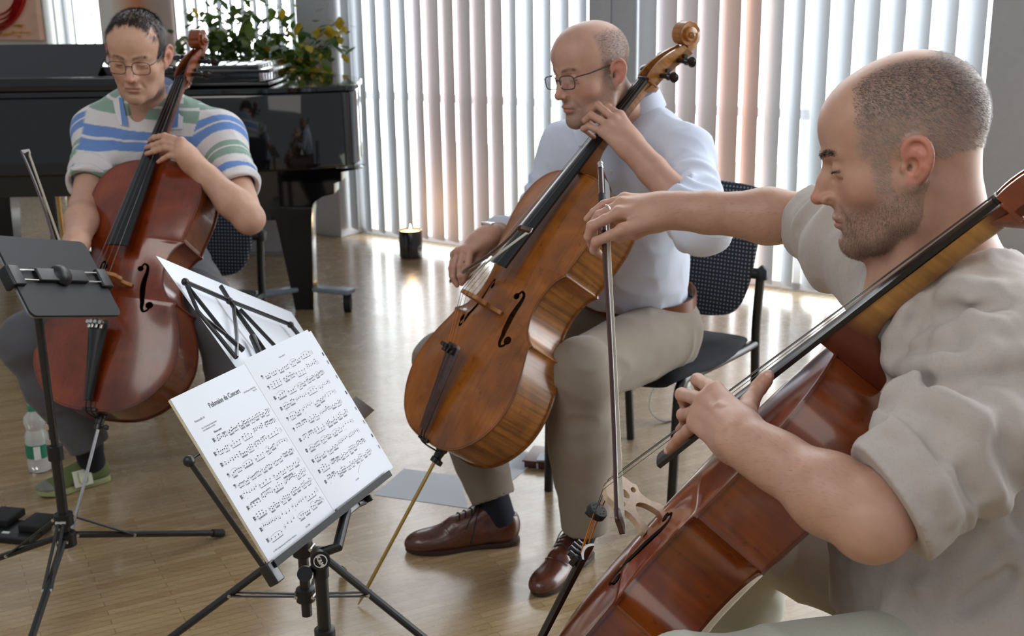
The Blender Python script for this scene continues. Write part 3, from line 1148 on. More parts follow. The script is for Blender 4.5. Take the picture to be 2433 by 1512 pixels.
def surface_nets(BI, V, lo, h, B):
    s = V < 0
    c8 = [(a, b, c) for a in (0, 1) for b in (0, 1) for c in (0, 1)]
    sl = lambda A, o: A[:, o[0]:o[0] + B, o[1]:o[1] + B, o[2]:o[2] + B]
    tot = sum(sl(s, o).astype(np.int8) for o in c8)
    mix = (tot > 0) & (tot < 8)
    n, a, b, c = np.nonzero(mix)
    acc = np.zeros((len(n), 3)); cnt = np.zeros(len(n))
    for o in c8:
        for ax in range(3):
            if o[ax] == 1:
                continue
            o2 = list(o); o2[ax] = 1
            v0 = V[n, a + o[0], b + o[1], c + o[2]]; v1 = V[n, a + o2[0], b + o2[1], c + o2[2]]
            m = (v0 < 0) != (v1 < 0)
            t = np.where(m, v0 / np.where(m, v0 - v1, 1), 0)
            q = np.tile(np.array(o, float), (len(n), 1)); q[:, ax] = t
            acc += q * m[:, None]; cnt += m
    cell = BI[n] * B + np.stack([a, b, c], 1)
    pos = lo + (cell + acc / cnt[:, None]) * h
    OFF = 4
    key = lambda q: ((q[:, 0] + OFF) << 42) | ((q[:, 1] + OFF) << 21) | (q[:, 2] + OFF)
    ck = key(cell.astype(np.int64)); order = np.argsort(ck); cs = ck[order]
    F = []
    for ax in range(3):
        o2 = [0, 0, 0]; o2[ax] = 1
        s0 = s[:, :B, :B, :B]; s1 = sl(s, o2)
        n, a, b, c = np.nonzero(s0 != s1)
        g = BI[n].astype(np.int64) * B + np.stack([a, b, c], 1)
        u, w = (ax + 1) % 3, (ax + 2) % 3
        ids = []; ok = np.ones(len(g), bool)
        for du, dw in ((-1, -1), (0, -1), (0, 0), (-1, 0)):
            q = g.copy(); q[:, u] += du; q[:, w] += dw
            kk = key(q); ix = np.clip(np.searchsorted(cs, kk), 0, len(cs) - 1)
            ok &= cs[ix] == kk
            ids.append(order[ix])
        q = np.stack(ids, 1)
        flip = ~s0[n, a, b, c]
        q[flip] = q[flip][:, ::-1]
        F.append(q[ok])
    return pos, np.concatenate(F)


def _hash(ix, iy, iz, seed):
    h = (ix * 374761393 + iy * 668265263 + iz * 2147483647 + seed * 974634599) & 0xffffffff
    h = ((h ^ (h >> 13)) * 1274126177) & 0xffffffff
    return ((h ^ (h >> 16)) & 0xffff) / 65535.0


def vnoise(p, seed=0):
    """Value noise in -1..1."""
    i = np.floor(p).astype(np.int64); f = p - i; f = f * f * (3 - 2 * f)
    r = 0
    for dx in (0, 1):
        for dy in (0, 1):
            for dz in (0, 1):
                w = (f[:, 0] if dx else 1 - f[:, 0]) * (f[:, 1] if dy else 1 - f[:, 1]) * (f[:, 2] if dz else 1 - f[:, 2])
                r = r + w * _hash(i[:, 0] + dx, i[:, 1] + dy, i[:, 2] + dz, seed)
    return r * 2 - 1


def folds(p, R, freq, amp, seed=0):
    """Cloth folds: ridged noise stretched along the last axis of the frame R."""
    q = (p @ np.asarray(R, float)) * np.asarray(freq, float)
    w = vnoise(q * 0.6, seed + 9)
    a = 1 - np.abs(vnoise(q + w[:, None] * 0.8, seed))
    b = vnoise(q * 2.1 + 7.0, seed + 3)
    return amp * (a * a - 0.45 + 0.25 * b)


def smoothstep(a, b, x):
    t = np.clip((x - a) / (b - a), 0, 1)
    return t * t * (3 - 2 * t)
# ------------------------------------------------------------------ people
def head_frame(yaw, pitch, roll, pos, scale):
    y, p_, r = map(math.radians, (yaw, pitch, roll))
    f = np.array([math.sin(y), -math.cos(y), 0]); z = np.array([0, 0, 1.0])
    fw = math.cos(p_) * f - math.sin(p_) * z; up = math.cos(p_) * z + math.sin(p_) * f
    rt = np.cross(fw, up)
    r2 = math.cos(r) * rt + math.sin(r) * up; u2 = math.cos(r) * up - math.sin(r) * rt
    return (np.asarray(pos, float), np.stack([r2, fw, u2], 1), scale)


def add_head(F, xf, o):
    """Skull, face, ears in the head's frame: x right, y forward, z up, eyes at z = 0."""
    e = lambda c, r, k=.02, op='u', R=None: F.ell(c, r, k, op, R, xf)
    c_ = lambda a, b, ra, rb, k=.01, op='u': F.cone(a, b, ra, rb, k, op, xf)
    jw = o.get('jaw', 1.0)
    e((0, -.014, .036), (.0765, .0995, .083))
    e((0, .028, .046), (.066, .063, .061), .03)
    e((0, .028, -.030), (.0635, .058, .076), .03)
    e((0, .052, -.066), (.040, .040, .042), .02)
    for s in (-1, 1):
        F.chain([(s * .058 * jw, -.008, -.040), (s * .053 * jw, .006, -.078), (s * .034 * jw, .048, -.100), (s * .010, .072, -.108)], [.020, .017, .0155, .0165], .02, .022, xf=xf)
        e((s * .043, .052, -.030), (.022, .022, .024), .02)
    e((0, .076, -.106), (.021, .0165, .0165), .015)
    e((0, .015, -.082), (.045, .052, .032), .03)
    for s in (-1, 1):
        c_((s * .012, .0885, .0165), (s * .042, .0715, .019), .0075, .0065, .012)
    for s in (-1, 1):
        e((s * .033, .100, -.0015), (.0185, .0165, .0125), .014, 's')
    F.chain([(0, .078, .004), (0, .088, -.018), (0, .0905, -.038)], [.0085, .0115, .0145], .01, .012, xf=xf)
    F.chain([(0, .0865, .008), (0, .0985, -.016), (0, .1115, -.036)], [.0070, .0078, .0102], .012, .010, xf=xf)
    for s in (-1, 1):
        e((s * .0125, .0985, -.0405), (.0072, .0105, .0078), .006)
        e((s * .0065, .1065, -.0485), (.0034, .0045, .005), .003, 's')
    # lips with the mouth line
    e((0, .0910, -.0672), (.0225, .0075, .0048), .008)
    e((0, .0895, -.0780), (.0185, .0080, .0058), .008)
    e((0, .1035, -.0725), (.0245, .0145, .0009), .002, 's')
    e((0, .0985, -.0585), (.004, .004, .008), .004, 's')
    e((0, .094, -.0905), (.018, .005, .004), .006, 's')
    for s in (-1, 1):
        F.chain([(s * .0175, .0985, -.0430), (s * .0250, .0900, -.0560), (s * .0315, .0800, -.0740)], [.0022, .0030, .0018], .004, .007, 's', xf)
        F.chain([(s * .0180, .0865, -.0150), (s * .0300, .0845, -.0190), (s * .0430, .0730, -.0155)], [.0016, .0022, .0014], .004, .006, 's', xf)
    # eyes under lowered lids
    for s in (-1, 1):
        ce = np.array([s * .0318, .0728, -.0015])
        e(ce, .0122, .0)
        sph = f_ell(ce, .0136)
        def lid(p, sph=sph, ce=ce):
            return np.maximum(sph[0](p), (ce[2] - .0005 + o.get('lid', -.0035)) - p[:, 2] - 0.12 * (p[:, 1] - ce[1] - .012))
        F.add((lid, ce, .014), .0035, 'u', xf)
        def lid2(p, sph=sph, ce=ce):
            return np.maximum(sph[0](p), p[:, 2] - (ce[2] - .0068))
        F.add((lid2, ce, .014), .0035, 'u', xf)
    # ears
    for s in (-1, 1):
        E = np.array([s * .0765, -.014, -.012])
        u = unit([s * .10, -.20, .97]); b = np.array([s * .36, -.92, 0.0]); b = unit(b - u * (b @ u)); n = np.cross(b, u) * (1 if s < 0 else -1)
        if n[0] * s < 0:
            n = -n
        q = lambda bb, uu, nn=0.0: E + b * bb + u * uu + n * nn
        Re = np.stack([b, u, n], 1)
        e(q(.004, .003, .004), (.0175, .028, .0055), .008, 'u', Re)
        helix = catmull([(-.011, .004, .004), (-.0125, .017, .006), (-.006, .029, .007), (.007, .0335, .008), (.0185, .026, .009), (.0225, .012, .009), (.0205, -.003, .008), (.0145, -.015, .007), (.006, -.024, .006)], 2)
        F.chain([q(*t) for t in helix], [.0036] * len(helix), .004, .004, xf=xf)
        e(q(-.001, -.0275, .004), (.0085, .0095, .0048), .006, 'u', Re)
        F.chain([q(.004, .021, .007), (q(.0115, .012, .008)), q(.0125, -.002, .008), q(.006, -.013, .008)], [.003, .0036, .0036, .003], .004, .005, xf=xf)
        e(q(-.001, -.0015, .0095), (.0085, .0105, .0075), .003, 's', Re)
        e(q(.003, .0235, .0105), (.007, .005, .004), .003, 's', Re)
        e(q(-.006, -.006, .002), (.004, .005, .006), .002, 's', Re)
        e(q(-.0125, -.006, .004), (.0042, .0062, .0045), .004, 'u', Re)


def add_hand(F, wrist, fingers, thumb, fore=None, scale=1.0, radii=None):
    """fingers: four chains MCP, PIP, DIP, tip (index first); thumb: CMC, MCP, IP, tip."""
    w = np.asarray(wrist, float)
    rad = [(.0100, .0088, .0080, .0070), (.0102, .0090, .0082, .0072), (.0098, .0086, .0078, .0068), (.0088, .0076, .0069, .0060)]
    mcps = [np.asarray(f[0], float) for f in fingers]
    ctr = np.mean(mcps, 0)
    side = unit(mcps[0] - mcps[3])
    nrm = unit(np.cross(unit(ctr - w), side))
    for i, m in enumerate(mcps):
        b = w + side * (0.5 - i / 3.0) * .030 * scale + unit(m - w) * .012
        F.add(f_flat(b, m, .0165 * scale, .0128 * scale, nrm, 0.88), .014)
        F.ell(m, .0112 * scale, .006)
    for i, (f, r) in enumerate(zip(fingers, rad)):
        f = [np.asarray(q, float) for q in f]
        pts = [f[0], f[0] * .5 + f[1] * .5, f[1], f[1] * .5 + f[2] * .5, f[2], f[3]]
        rr = [r[0], r[0] * .93, r[1] * 1.06, r[1] * .93, r[2] * 1.02, r[3]]
        F.chain(pts, [q * scale for q in rr], .004, .0035)
    t = [np.asarray(q, float) for q in thumb]
    F.cone(w * .6 + t[0] * .4, t[0], .016 * scale, .0165 * scale, .015)
    F.cone(t[0], t[1], .0160 * scale, .0128 * scale, .010)
    F.chain([t[1], t[1] * .5 + t[2] * .5, t[2], t[2] * .4 + t[3] * .6, t[3]], [.0120 * scale, .0105 * scale, .0112 * scale, .0104 * scale, .0080 * scale], .004, .006)
    F.cone(w - unit(ctr - w) * .02, w + unit(ctr - w) * .02, .0255 * scale, .0250 * scale, .03)


def add_arm(F, sh, el, wr, s=1.0):
    sh, el, wr = (np.asarray(q, float) for q in (sh, el, wr))
    F.cone(sh, el, .052 * s, .042 * s, .02)
    F.ell(el, .042 * s, .015)
    d = wr - el
    n = unit(np.cross(d, sh - el))
    F.cone(el, el + d * .3, .0415 * s, .0455 * s, .015)
    F.cone(el + d * .3, el + d * .72, .0455 * s, .0335 * s, .02)
    F.cone(el + d * .72, wr, .0335 * s, .0278 * s, .02)


def torso_frame(neck, hl, hr, sl, sr):
    pel = (hl + hr) / 2
    up = unit(neck - pel)
    rt = sr - sl; rt = unit(rt - up * (rt @ up))
    fw = np.cross(up, rt)
    return pel, np.stack([rt, fw, up], 1), float(np.linalg.norm(neck - pel))


def add_torso(F, J, g=0.0, k=0.05, belly=0.0):
    pel, R, L = torso_frame(J['neck'], J['hipL'], J['hipR'], J['shL'], J['shR'])
    at = lambda x, y, z: pel + R @ np.array([x, y, z])
    F.ell(at(0, .0, .03), (.165 + g, .120 + g, .13 + g), k, R=R)
    F.ell(at(0, .015 + belly * .5, .34 * L), (.150 + g, .115 + g + belly, .20 + g), k, R=R)
    F.ell(at(0, .0, .70 * L), (.172 + g, .112 + g, .19 + g), k, R=R)
    m = (J['shL'] + J['shR']) / 2
    for s in ('shL', 'shR'):
        F.cone(m * .55 + J[s] * .45 - R[:, 2] * .02, J[s], .085 + g * .8, .056 + g * .8, k)
        F.cone(J['neck'] - R[:, 2] * .03, J[s] + R[:, 2] * .012, .050 + g, .046 + g, .04)
    return pel, R, L


def add_leg(F, hip, knee, ank, g=0.0, k=0.03):
    F.cone(hip, knee, .086 + g, .060 + g, k)
    F.ell(knee, .061 + g, k)
    d = ank - knee
    F.cone(knee, knee + d * .35, .058 + g, .056 + g, k)
    F.cone(knee + d * .35, ank, .056 + g, .038 + g, k)


def skin_material():
    t = NT('skin')
    c = t.attr('Col').outputs['Color']
    n1 = t.noise(t.coord('Object', scale=(1, 1, 1)), 55, 4, 0.6)
    n2 = t.noise(t.coord('Object', scale=(1, 1, 1)), 420, 2, 0.6)
    c = t.mix(0.5, c, t.ramp(n1, [(0.3, (0.86, 0.80, 0.78)), (0.7, (1.08, 1.03, 1.02))]), 'MULTIPLY')
    hs = t.noise(t.coord('Object', scale=(1, 1, 1)), 950, 2, 0.7)
    hf = t.ramp(hs, [(0.36, 0.25), (0.62, 1.0)])
    c = t.mix(t.math('MULTIPLY', t.attr('HairMask').outputs['Fac'], hf), c, t.attr('HairCol').outputs['Color'])
    t.set(color=c, rough=t.ramp(n1, [(0.3, 0.42), (0.8, 0.56)]), sss=0.10, spec=0.42)
    t.bsdf.inputs['Subsurface Radius'].default_value = (0.010, 0.004, 0.002)
    t.bsdf.inputs['Subsurface Scale'].default_value = 0.6
    t.bump(t.math('ADD', n1, t.math('MULTIPLY', n2, 0.6)), 0.16, 0.0012)
    return t.m


def cloth_material(name, rgb, weave=900, rough=0.85, bump=0.10, attr=False, mottling=0.05, sheen=0.15):
    t = NT(name)
    co = t.coord('Object')
    if attr:
        base = t.attr('Col').outputs['Color']
    else:
        c = srgb(*rgb)
        base = t.ramp(t.noise(co, 9, 4, 0.6), [(0.3, tuple(q * (1 - mottling) for q in c)), (0.7, tuple(min(1, q * (1 + mottling)) for q in c))])
    w1 = t.noise(t.coord('Object', scale=(weave, weave * .18, weave * .18)), 1.0, 2)
    w2 = t.noise(t.coord('Object', scale=(weave * .18, weave * .18, weave)), 1.0, 2)
    wv = t.math('ADD', w1, w2)
    base = t.mix(0.45, base, t.ramp(wv, [(0.7, (0.86, 0.86, 0.86)), (1.25 if False else 1.0, (1.06, 1.06, 1.06))]), 'MULTIPLY')
    t.set(color=base, rough=rough, spec=0.25, sheen=sheen)
    t.bump(wv, bump, 0.0006)
    return t.m


M['skin'] = skin_material()


def mesh_field(name, F, h, mat, parent, colors=None, angle=None):
    v, f = F.mesh(h)
    o = mesh_obj(name, v, f.astype(np.int32), mat, parent, True, None, False, angle)
    if colors is not None:
        color_attr(o, colors(v))
    return o, v


def skin_colors(v, xf, base, look, J=None):
    """Skin albedo: redder ears, nose, cheeks, lips; brows; stubble; clipped hair."""
    o, R, s = xf
    q = ((v - o) @ R) / s
    x, y, z = np.abs(q[:, 0]), q[:, 1], q[:, 2]
    sx = q[:, 0]
    col = np.tile(np.array(srgb(*base)), (len(v), 1))
    near = (np.sqrt((q ** 2).sum(1)) < .17) & (z > -.135)

    def blend(mask, rgb):
        m = np.clip(mask, 0, 1)[:, None] * near[:, None]
        col[:] = col * (1 - m) + np.array(srgb(*rgb)) * m
    g = lambda cx, cy, cz, rx, ry, rz: np.exp(-(((x - cx) / rx) ** 2 + ((y - cy) / ry) ** 2 + ((z - cz) / rz) ** 2))
    n1 = vnoise(q * 260, 1) * .5 + .5; n2 = vnoise(q * 90, 2) * .5 + .5; n3 = vnoise(q * 700, 4) * .5 + .5
    red = look.get('red', (190, 118, 100))
    blend(0.55 * g(0, .112, -.038, .016, .02, .014), red)
    blend(0.35 * g(.045, .06, -.035, .022, .03, .022), red)
    ear = smoothstep(.0785, .0808, x) * (np.abs(y + .018) < .045) * smoothstep(.034, .026, np.abs(z + .008))
    blend(0.42 * ear, look.get('ear', (206, 104, 92)))
    # lips
    lip = smoothstep(1.0, .75, ((x / .0235) ** 2 + ((z + .0722) / .0108) ** 2)) * (y > .084)
    blend(0.55 * lip, look.get('lip', (176, 108, 98)))
    blend(smoothstep(.0016, .0004, np.abs(z + .0725 - 0.0015 * np.cos(x * 120))) * (x < .024) * (y > .082) * .75, (84, 46, 42))
    # stubble
    st = smoothstep(-.040, -.066, z - 0.30 * np.maximum(0, .055 - y)) * smoothstep(-.05, -.025, y) * smoothstep(-.155, -.12, z)
    st = np.maximum(st, smoothstep(.068, .074, x + 0 * z) * smoothstep(.03, -.03, z) * smoothstep(.0, .02, y) * smoothstep(.045, .03, y) * .8)
    st = st * (1 - lip) * (1 - smoothstep(.024, .010, np.abs(z + .072)) * smoothstep(.03, .05, x) * smoothstep(.05, .075, y) * .5)
    st *= smoothstep(.0, .0065, np.abs(z + .05) + np.maximum(0, .1 - y))
    hm = np.clip(look['hair'](x, y, z, n2), 0, 1) * (1 - ear) * look.get('hair_amt', .9)
    stm = st * look.get('stubble', .4)
    hmask = np.maximum(hm, stm) * near
    hrgb = look['hair_col'](x, y, z) if 'hair_col' in look else np.tile(np.array(srgb(*look['hair_rgb'])), (len(v), 1))
    wst = (stm / (stm + hm + 1e-6))[:, None]
    hcol = hrgb * (1 - wst) + np.array(srgb(*look.get('stubble_rgb', (74, 62, 56)))) * wst
    # brows, lashes
    bz = .0185 + .004 * np.sin(np.clip((x - .012) / .034, 0, 1) * 2.6)
    br = smoothstep(.0062, .0018, np.abs(z - bz)) * smoothstep(.008, .014, x) * smoothstep(.052, .044, x) * (y > .05)
    blend(br * (0.45 + 0.6 * n1) * look.get('brow', .8), look.get('brow_rgb', (66, 52, 44)))
    de = np.sqrt((x - .0318) ** 2 + (y - .0728) ** 2 + (z + .0015) ** 2)
    eye = (de < .0129) & (y > .076)
    col[eye & near] = srgb(214, 206, 200)
    iris = np.sqrt((x - .0318) ** 2 + (z + .0075) ** 2)
    col[eye & near & (iris < .0062)] = srgb(62, 50, 42)
    lash = (np.abs(z + .0055 - 0.0003) < .0012) & (de < .0150) & (y > .076) & (x > .02) & (x < .045)
    blend(lash * .7, (48, 36, 32))
    return col, near, hmask, hcol


def hand_tint(col, v, fingers_list, thumbs, rgb=(188, 120, 104)):
    """Warmer knuckles and tips, pale nails."""
    r = np.array(srgb(*rgb))
    for fs in fingers_list:
        for f in fs:
            for q, w, rad in ((f[0], .35, .012), (f[1], .4, .010), (f[3], .45, .011)):
                m = np.exp(-(((v - np.asarray(q)) ** 2).sum(1)) / rad ** 2)[:, None] * w
                col[:] = col * (1 - m) + r * m
    for t in thumbs:
        m = np.exp(-(((v - np.asarray(t[3])) ** 2).sum(1)) / .012 ** 2)[:, None] * .4
        col[:] = col * (1 - m) + r * m
    return col


def hair_strands(name, v, f, mask_fn, dir_fn, count, length, width, mat, parent, seed=1, lift=0.35, colfn=None):
    """Short tapered hairs rooted on the scalp, one mesh."""
    rng = np.random.default_rng(seed)
    tri = v[f[:, :3]]
    c = tri.mean(1)
    m = mask_fn(c)
    nn = np.cross(tri[:, 1] - tri[:, 0], tri[:, 2] - tri[:, 0]); nn /= np.linalg.norm(nn, axis=1)[:, None] + 1e-12
    idx = np.nonzero(m > 0.02)[0]
    pr = m[idx] / m[idx].sum()
    pick = rng.choice(idx, count, p=pr)
    w = rng.dirichlet((1, 1, 1), count)
    root = (tri[pick] * w[:, :, None]).sum(1); n = nn[pick]
    d = dir_fn(root, n, rng)
    d = d - n * (d * n).sum(1)[:, None]; d /= np.linalg.norm(d, axis=1)[:, None] + 1e-9
    L = length * rng.uniform(.6, 1.15, count)[:, None]
    d = d + rng.normal(0, .16, d.shape)
    s = np.cross(d, n); s /= np.linalg.norm(s, axis=1)[:, None] + 1e-9
    a = root - s * width / 2 - n * .001; b = root + s * width / 2 - n * .001
    mid = root + n * L * lift + d * L * .45
    a2 = mid - s * width * .4; b2 = mid + s * width * .4
    tip = root + n * L * lift * 1.15 + d * L
    V = np.stack([a, b, b2, a2, tip], 1).reshape(-1, 3)
    k = np.arange(count) * 5
    F = [tuple(q) for q in np.stack([k, k + 1, k + 2, k + 3], 1)] + [tuple(q) for q in np.stack([k + 3, k + 2, k + 4], 1)]
    o = mesh_obj(name, V, F, mat, parent, True)
    if colfn is not None:
        color_attr(o, np.repeat(colfn(root) * rng.uniform(.75, 1.3, count)[:, None], 5, 0))
    return o


def px(rows):
    return [P(*r) for r in rows]


def ring_on(p, axis, r, tube, n=24):
    axis = unit(axis); a = unit(np.cross(axis, [0, 0, 1.0])); b = np.cross(axis, a)
    ang = np.linspace(0, 2 * np.pi, n)
    return MB().tube([np.asarray(p) + r * (math.cos(t) * a + math.sin(t) * b) for t in ang], tube, 8, cap=False)


def collar(name, c, R, rx, ry, stand, drop, spread, mat, parent, open_deg=24, tilt=0.0):
    """Turned-down shirt collar around the neck: c centre of the neckline, R torso frame."""
    mb = MB(); rings = []
    for a in np.linspace(math.radians(open_deg), 2 * math.pi - math.radians(open_deg), 41):
        ca, sa = math.cos(a), math.sin(a)          # a = 0 is the front
        front = max(0, math.cos(a)) ** 2
        d = np.array([sa, ca, 0])
        base = np.array([sa * rx, ca * ry, -.020 * max(0, ca) + tilt * (-ca)])
        dr = drop * (1 + spread * front)
        prof = [base, base + d * .002 + [0, 0, stand], base + d * .006 + [0, 0, stand + .003], base + d * (.012 + .012 * (1 - front)) + [0, 0, stand - dr], base + d * (.0095 + .012 * (1 - front)) + [0, 0, stand - dr], base + d * .0045 + [0, 0, stand - .002], base + d * .003]
        rings.append(np.array([np.asarray(c) + R @ q for q in prof]))
    mb.loft(rings)
    return obj(name, mb, mat, parent, True, False, 50)


def glasses(parent, xf, rim_mat, w=.026, hgt=.0185, name='glasses', rimless=False, thick=.0014):
    o, R, s = xf
    T = lambda q: o + R @ (np.asarray(q, float) * s)
    rim = MB()
    lens_mb = MB()
    for sd in (-1, 1):
        c = np.array([sd * .0335, .1040, -.006])
        pts = []
        for t in np.linspace(0, 2 * np.pi, 33):
            ex = 3.4
            cx = abs(math.cos(t)) ** (2 / ex) * (1 if math.cos(t) > 0 else -1); sz = abs(math.sin(t)) ** (2 / ex) * (1 if math.sin(t) > 0 else -1)
            xx = cx * w; zz = sz * hgt
            pts.append(T(c + [xx, -.004 * (sd * xx / w + 1) * .6, zz]))
        rim.tube(pts, thick, 6, cap=False)
        lens_mb.add([T(c)] + pts[:-1], [(0, i + 1, (i + 1) % 32 + 1) for i in range(32)])
        rim.tube([T(c + [sd * w, -.004, hgt * .55]), T((sd * .066, .092, .006)), T((sd * .074, .06, .006)), T((sd * .0795, -.006, .012)), T((sd * .079, -.026, .000)), T((sd * .077, -.034, -.014))], thick * 1.1, 8)
    rim.tube([T((-.0100, .1030, -.002)), T((-.004, .1075, .002)), T((.004, .1075, .002)), T((.0100, .1030, -.002))], thick * 1.1, 8)
    g = obj(name, rim, rim_mat, parent)
    obj('lens', lens_mb, M['lens'], g, smooth=False)
    return g


def flap(name, F, pts, d0, mat, parent, off=.004, th=.0025):
    """Small piece of cloth lying on a field's surface, outlined by photo pixels."""
    q = [trace(F, x_, y_, d0) for x_, y_ in pts]
    c = sum(q) / len(q)
    to = unit(CAM_O - c)
    top = [a + to * (off + th) for a in q] + [c + to * (off + th)]
    bot = [a + to * off for a in q] + [c + to * off]
    n = len(q)
    V = top + bot
    Fc = [(i, (i + 1) % n, n) for i in range(n)] + [((i + 1) % n + n + 1, i + n + 1, 2 * n + 1) for i in range(n)] + [(i, i + n + 1, (i + 1) % n + n + 1, (i + 1) % n) for i in range(n)]
    return obj(name, MB().add(V, Fc), mat, parent, angle=60)


M['lens'] = glass_material('spectacle_lens', (0.97, 0.96, 0.97), 0.012)


def finish_body(F, H, h, root, xf, base, look, hands):
    """Mesh the whole body as one surface and colour it."""
    v, f = F.mesh(h)
    col, near, hm, hc = skin_colors(v, xf, base, look)
    dh = H.eval(v)
    on_head = dh < .0035
    plain = np.tile(np.array(srgb(*base)), (len(v), 1))
    hand_tint(plain, v, [a for a, b in hands], [b for a, b in hands])
    col = np.where(on_head[:, None], col, plain)
    o = mesh_obj('body', v, f.astype(np.int32), M['skin'], root, True)
    color_attr(o, col)
    color_attr(o, hc, 'HairCol')
    float_attr(o, hm * on_head, 'HairMask')
    return o, v, f


def trace(F, x, y, d0, eps=.001):
    """Point of a field's surface seen at the photo pixel, searched from depth d0 on."""
    d = d0
    for _ in range(120):
        q = P(x, y, d)
        g = float(F.eval(q[None])[0])
        if g < eps:
            return q
        d += max(g * .8, .0008)
    return q


def attr_hair_material(name):
    t = NT(name)
    t.set(color=t.attr('Col').outputs['Color'], rough=.55)
    return t.m


M['hair_attr'] = attr_hair_material('short_hair')
# ------------------------------------------------------------------ shoes
def shoe_frame(heel, toe):
    heel = np.asarray(heel, float); toe = np.asarray(toe, float)
    y = unit((toe - heel) * [1, 1, 0]); z = np.array([0, 0, 1.0]); x = np.cross(y, z)
    return (np.array([heel[0], heel[1], 0]), np.stack([x, y, z], 1), float(np.linalg.norm((toe - heel)[:2])) / .30)


def leather_shoe(parent, heel, toe, mat, sole_mat, lace_mat):
    xf = shoe_frame(heel, toe)
    F = Field()
    F.ell((0, .042, .050), (.034, .042, .055), .02, xf=xf)
    F.ell((0, .125, .040), (.039, .100, .044), .03, xf=xf)
    F.ell((.002, .215, .026), (.0435, .075, .030), .03, xf=xf)
    F.ell((.003, .262, .020), (.031, .042, .022), .03, xf=xf)
    F.cone((0, .085, .092), (0, .165, .062), .026, .026, .025, xf=xf)
    F.ell((0, .048, .115), (.027, .048, .050), .01, 's', xf=xf)
    n = np.array([0, 0, -1.0]); F.clip.append((n, np.array([0, 0, .010]), .003))
    F.disp = lambda p, d: d + .0012 * np.maximum(0, vnoise(((p - xf[0]) @ xf[1]) * [14, 60, 20], 5)) * smoothstep(.20, .17, ((p - xf[0]) @ xf[1])[:, 1]) * smoothstep(.12, .15, ((p - xf[0]) @ xf[1])[:, 1])
    o, v = mesh_field('shoe', F, .0032, mat, parent)
    T = lambda q: xf[0] + xf[1] @ (np.asarray(q, float) * xf[2])
    half = catmull([(0, .002), (.026, .010), (.036, .045), (.034, .09), (.036, .14), (.046, .20), (.045, .235), (.034, .275), (.016, .297), (.003, .303)], 4)
    ol = np.concatenate([half, (half * [-1, 1])[::-1][1:-1]])
    ring = lambda s, z: np.array([T((q[0] * s, .15 + (q[1] - .15) * (1 - (1 - s) * .3), z if q[1] < .1 or z > .005 else z + .004 * smoothstep(.08, .13, np.array([q[1]]))[0])) for q in ol])
    mb = MB().loft([ring(.97, .004), ring(1.02, .006), ring(1.02, .0125), ring(.96, .014)])
    hl = catmull([(0, .002), (.026, .010), (.035, .045), (.031, .088), (0, .094)], 4)
    hol = np.concatenate([hl, (hl * [-1, 1])[::-1][1:-1]])
    mb.loft([np.array([T((q[0], q[1], z)) for q in hol]) for z in (0.0, .012)])
    obj('sole', mb, sole_mat, o)
    def drop(xx, yy, up_=.0012):
        z = .17
        for _ in range(90):
            g_ = float(F.eval(T((xx, yy, z))[None])[0])
            if g_ < .0006 or z < .02:
                break
            z -= max(g_ * .8, .0005)
        return T((xx, yy, z + up_))
    mb = MB()
    for k in range(4):
        y = .112 + .016 * k
        mb.tube([drop(xx, y + .004 * abs(xx) / .02) for xx in np.linspace(-.021, .021, 7)], .0018 * xf[2], 6)
    kn = drop(0, .108, .006)
    for s in (-1, 1):
        a_, b_ = drop(s * .030, .118, .010), drop(s * .040, .138, .004)
        mb.tube(catmull([kn, (kn + a_) / 2 + [0, 0, .012], a_ + [0, 0, .006], b_, (kn + b_) / 2 + [0, 0, .004], kn], 5), .0015 * xf[2], 6)
        mb.tube(catmull([kn, drop(s * .020, .126, .005), drop(s * .036, .150, .002)], 5), .0014 * xf[2], 6)
    mb.ball(kn, .004)
    obj('laces', mb, lace_mat, o)
    tg = MB().tube([drop(xx, .098 + .02 * (abs(xx) / .024) ** 2, .0004) for xx in np.linspace(-.024, .024, 9)], .0022, 6)
    obj('facing_edge', tg, mat, o)
    sm = MB().tube([drop(xx, .205 - .016 * (xx / .036) ** 2, .0002) for xx in np.linspace(-.036, .036, 13)], .0011, 6)
    obj('cap_seam', sm, mat, o)
    return o


M['brown_leather'] = simple('brown_leather', (84, 44, 28), 0.28, coat=0.35, noise=0.2, scale=40, bump=0.03)
M['dark_sole'] = simple('dark_leather_sole', (46, 30, 24), 0.5)
M['navy_lace'] = simple('navy_lace', (28, 30, 42), 0.7)
M['navy_sock'] = simple('navy_sock', (20, 24, 38), 0.9, bump=0.2, scale=400)
M['shirt_white'] = cloth_material('white_cotton_shirt', (206, 214, 232), 1400, 0.8, 0.05, mottling=0.02)
M['chino'] = cloth_material('taupe_chino', (130, 119, 108), 1100, 0.85, 0.10)
M['belt_leather'] = simple('brown_belt_leather', (104, 56, 34), 0.4, coat=0.2, noise=0.15)


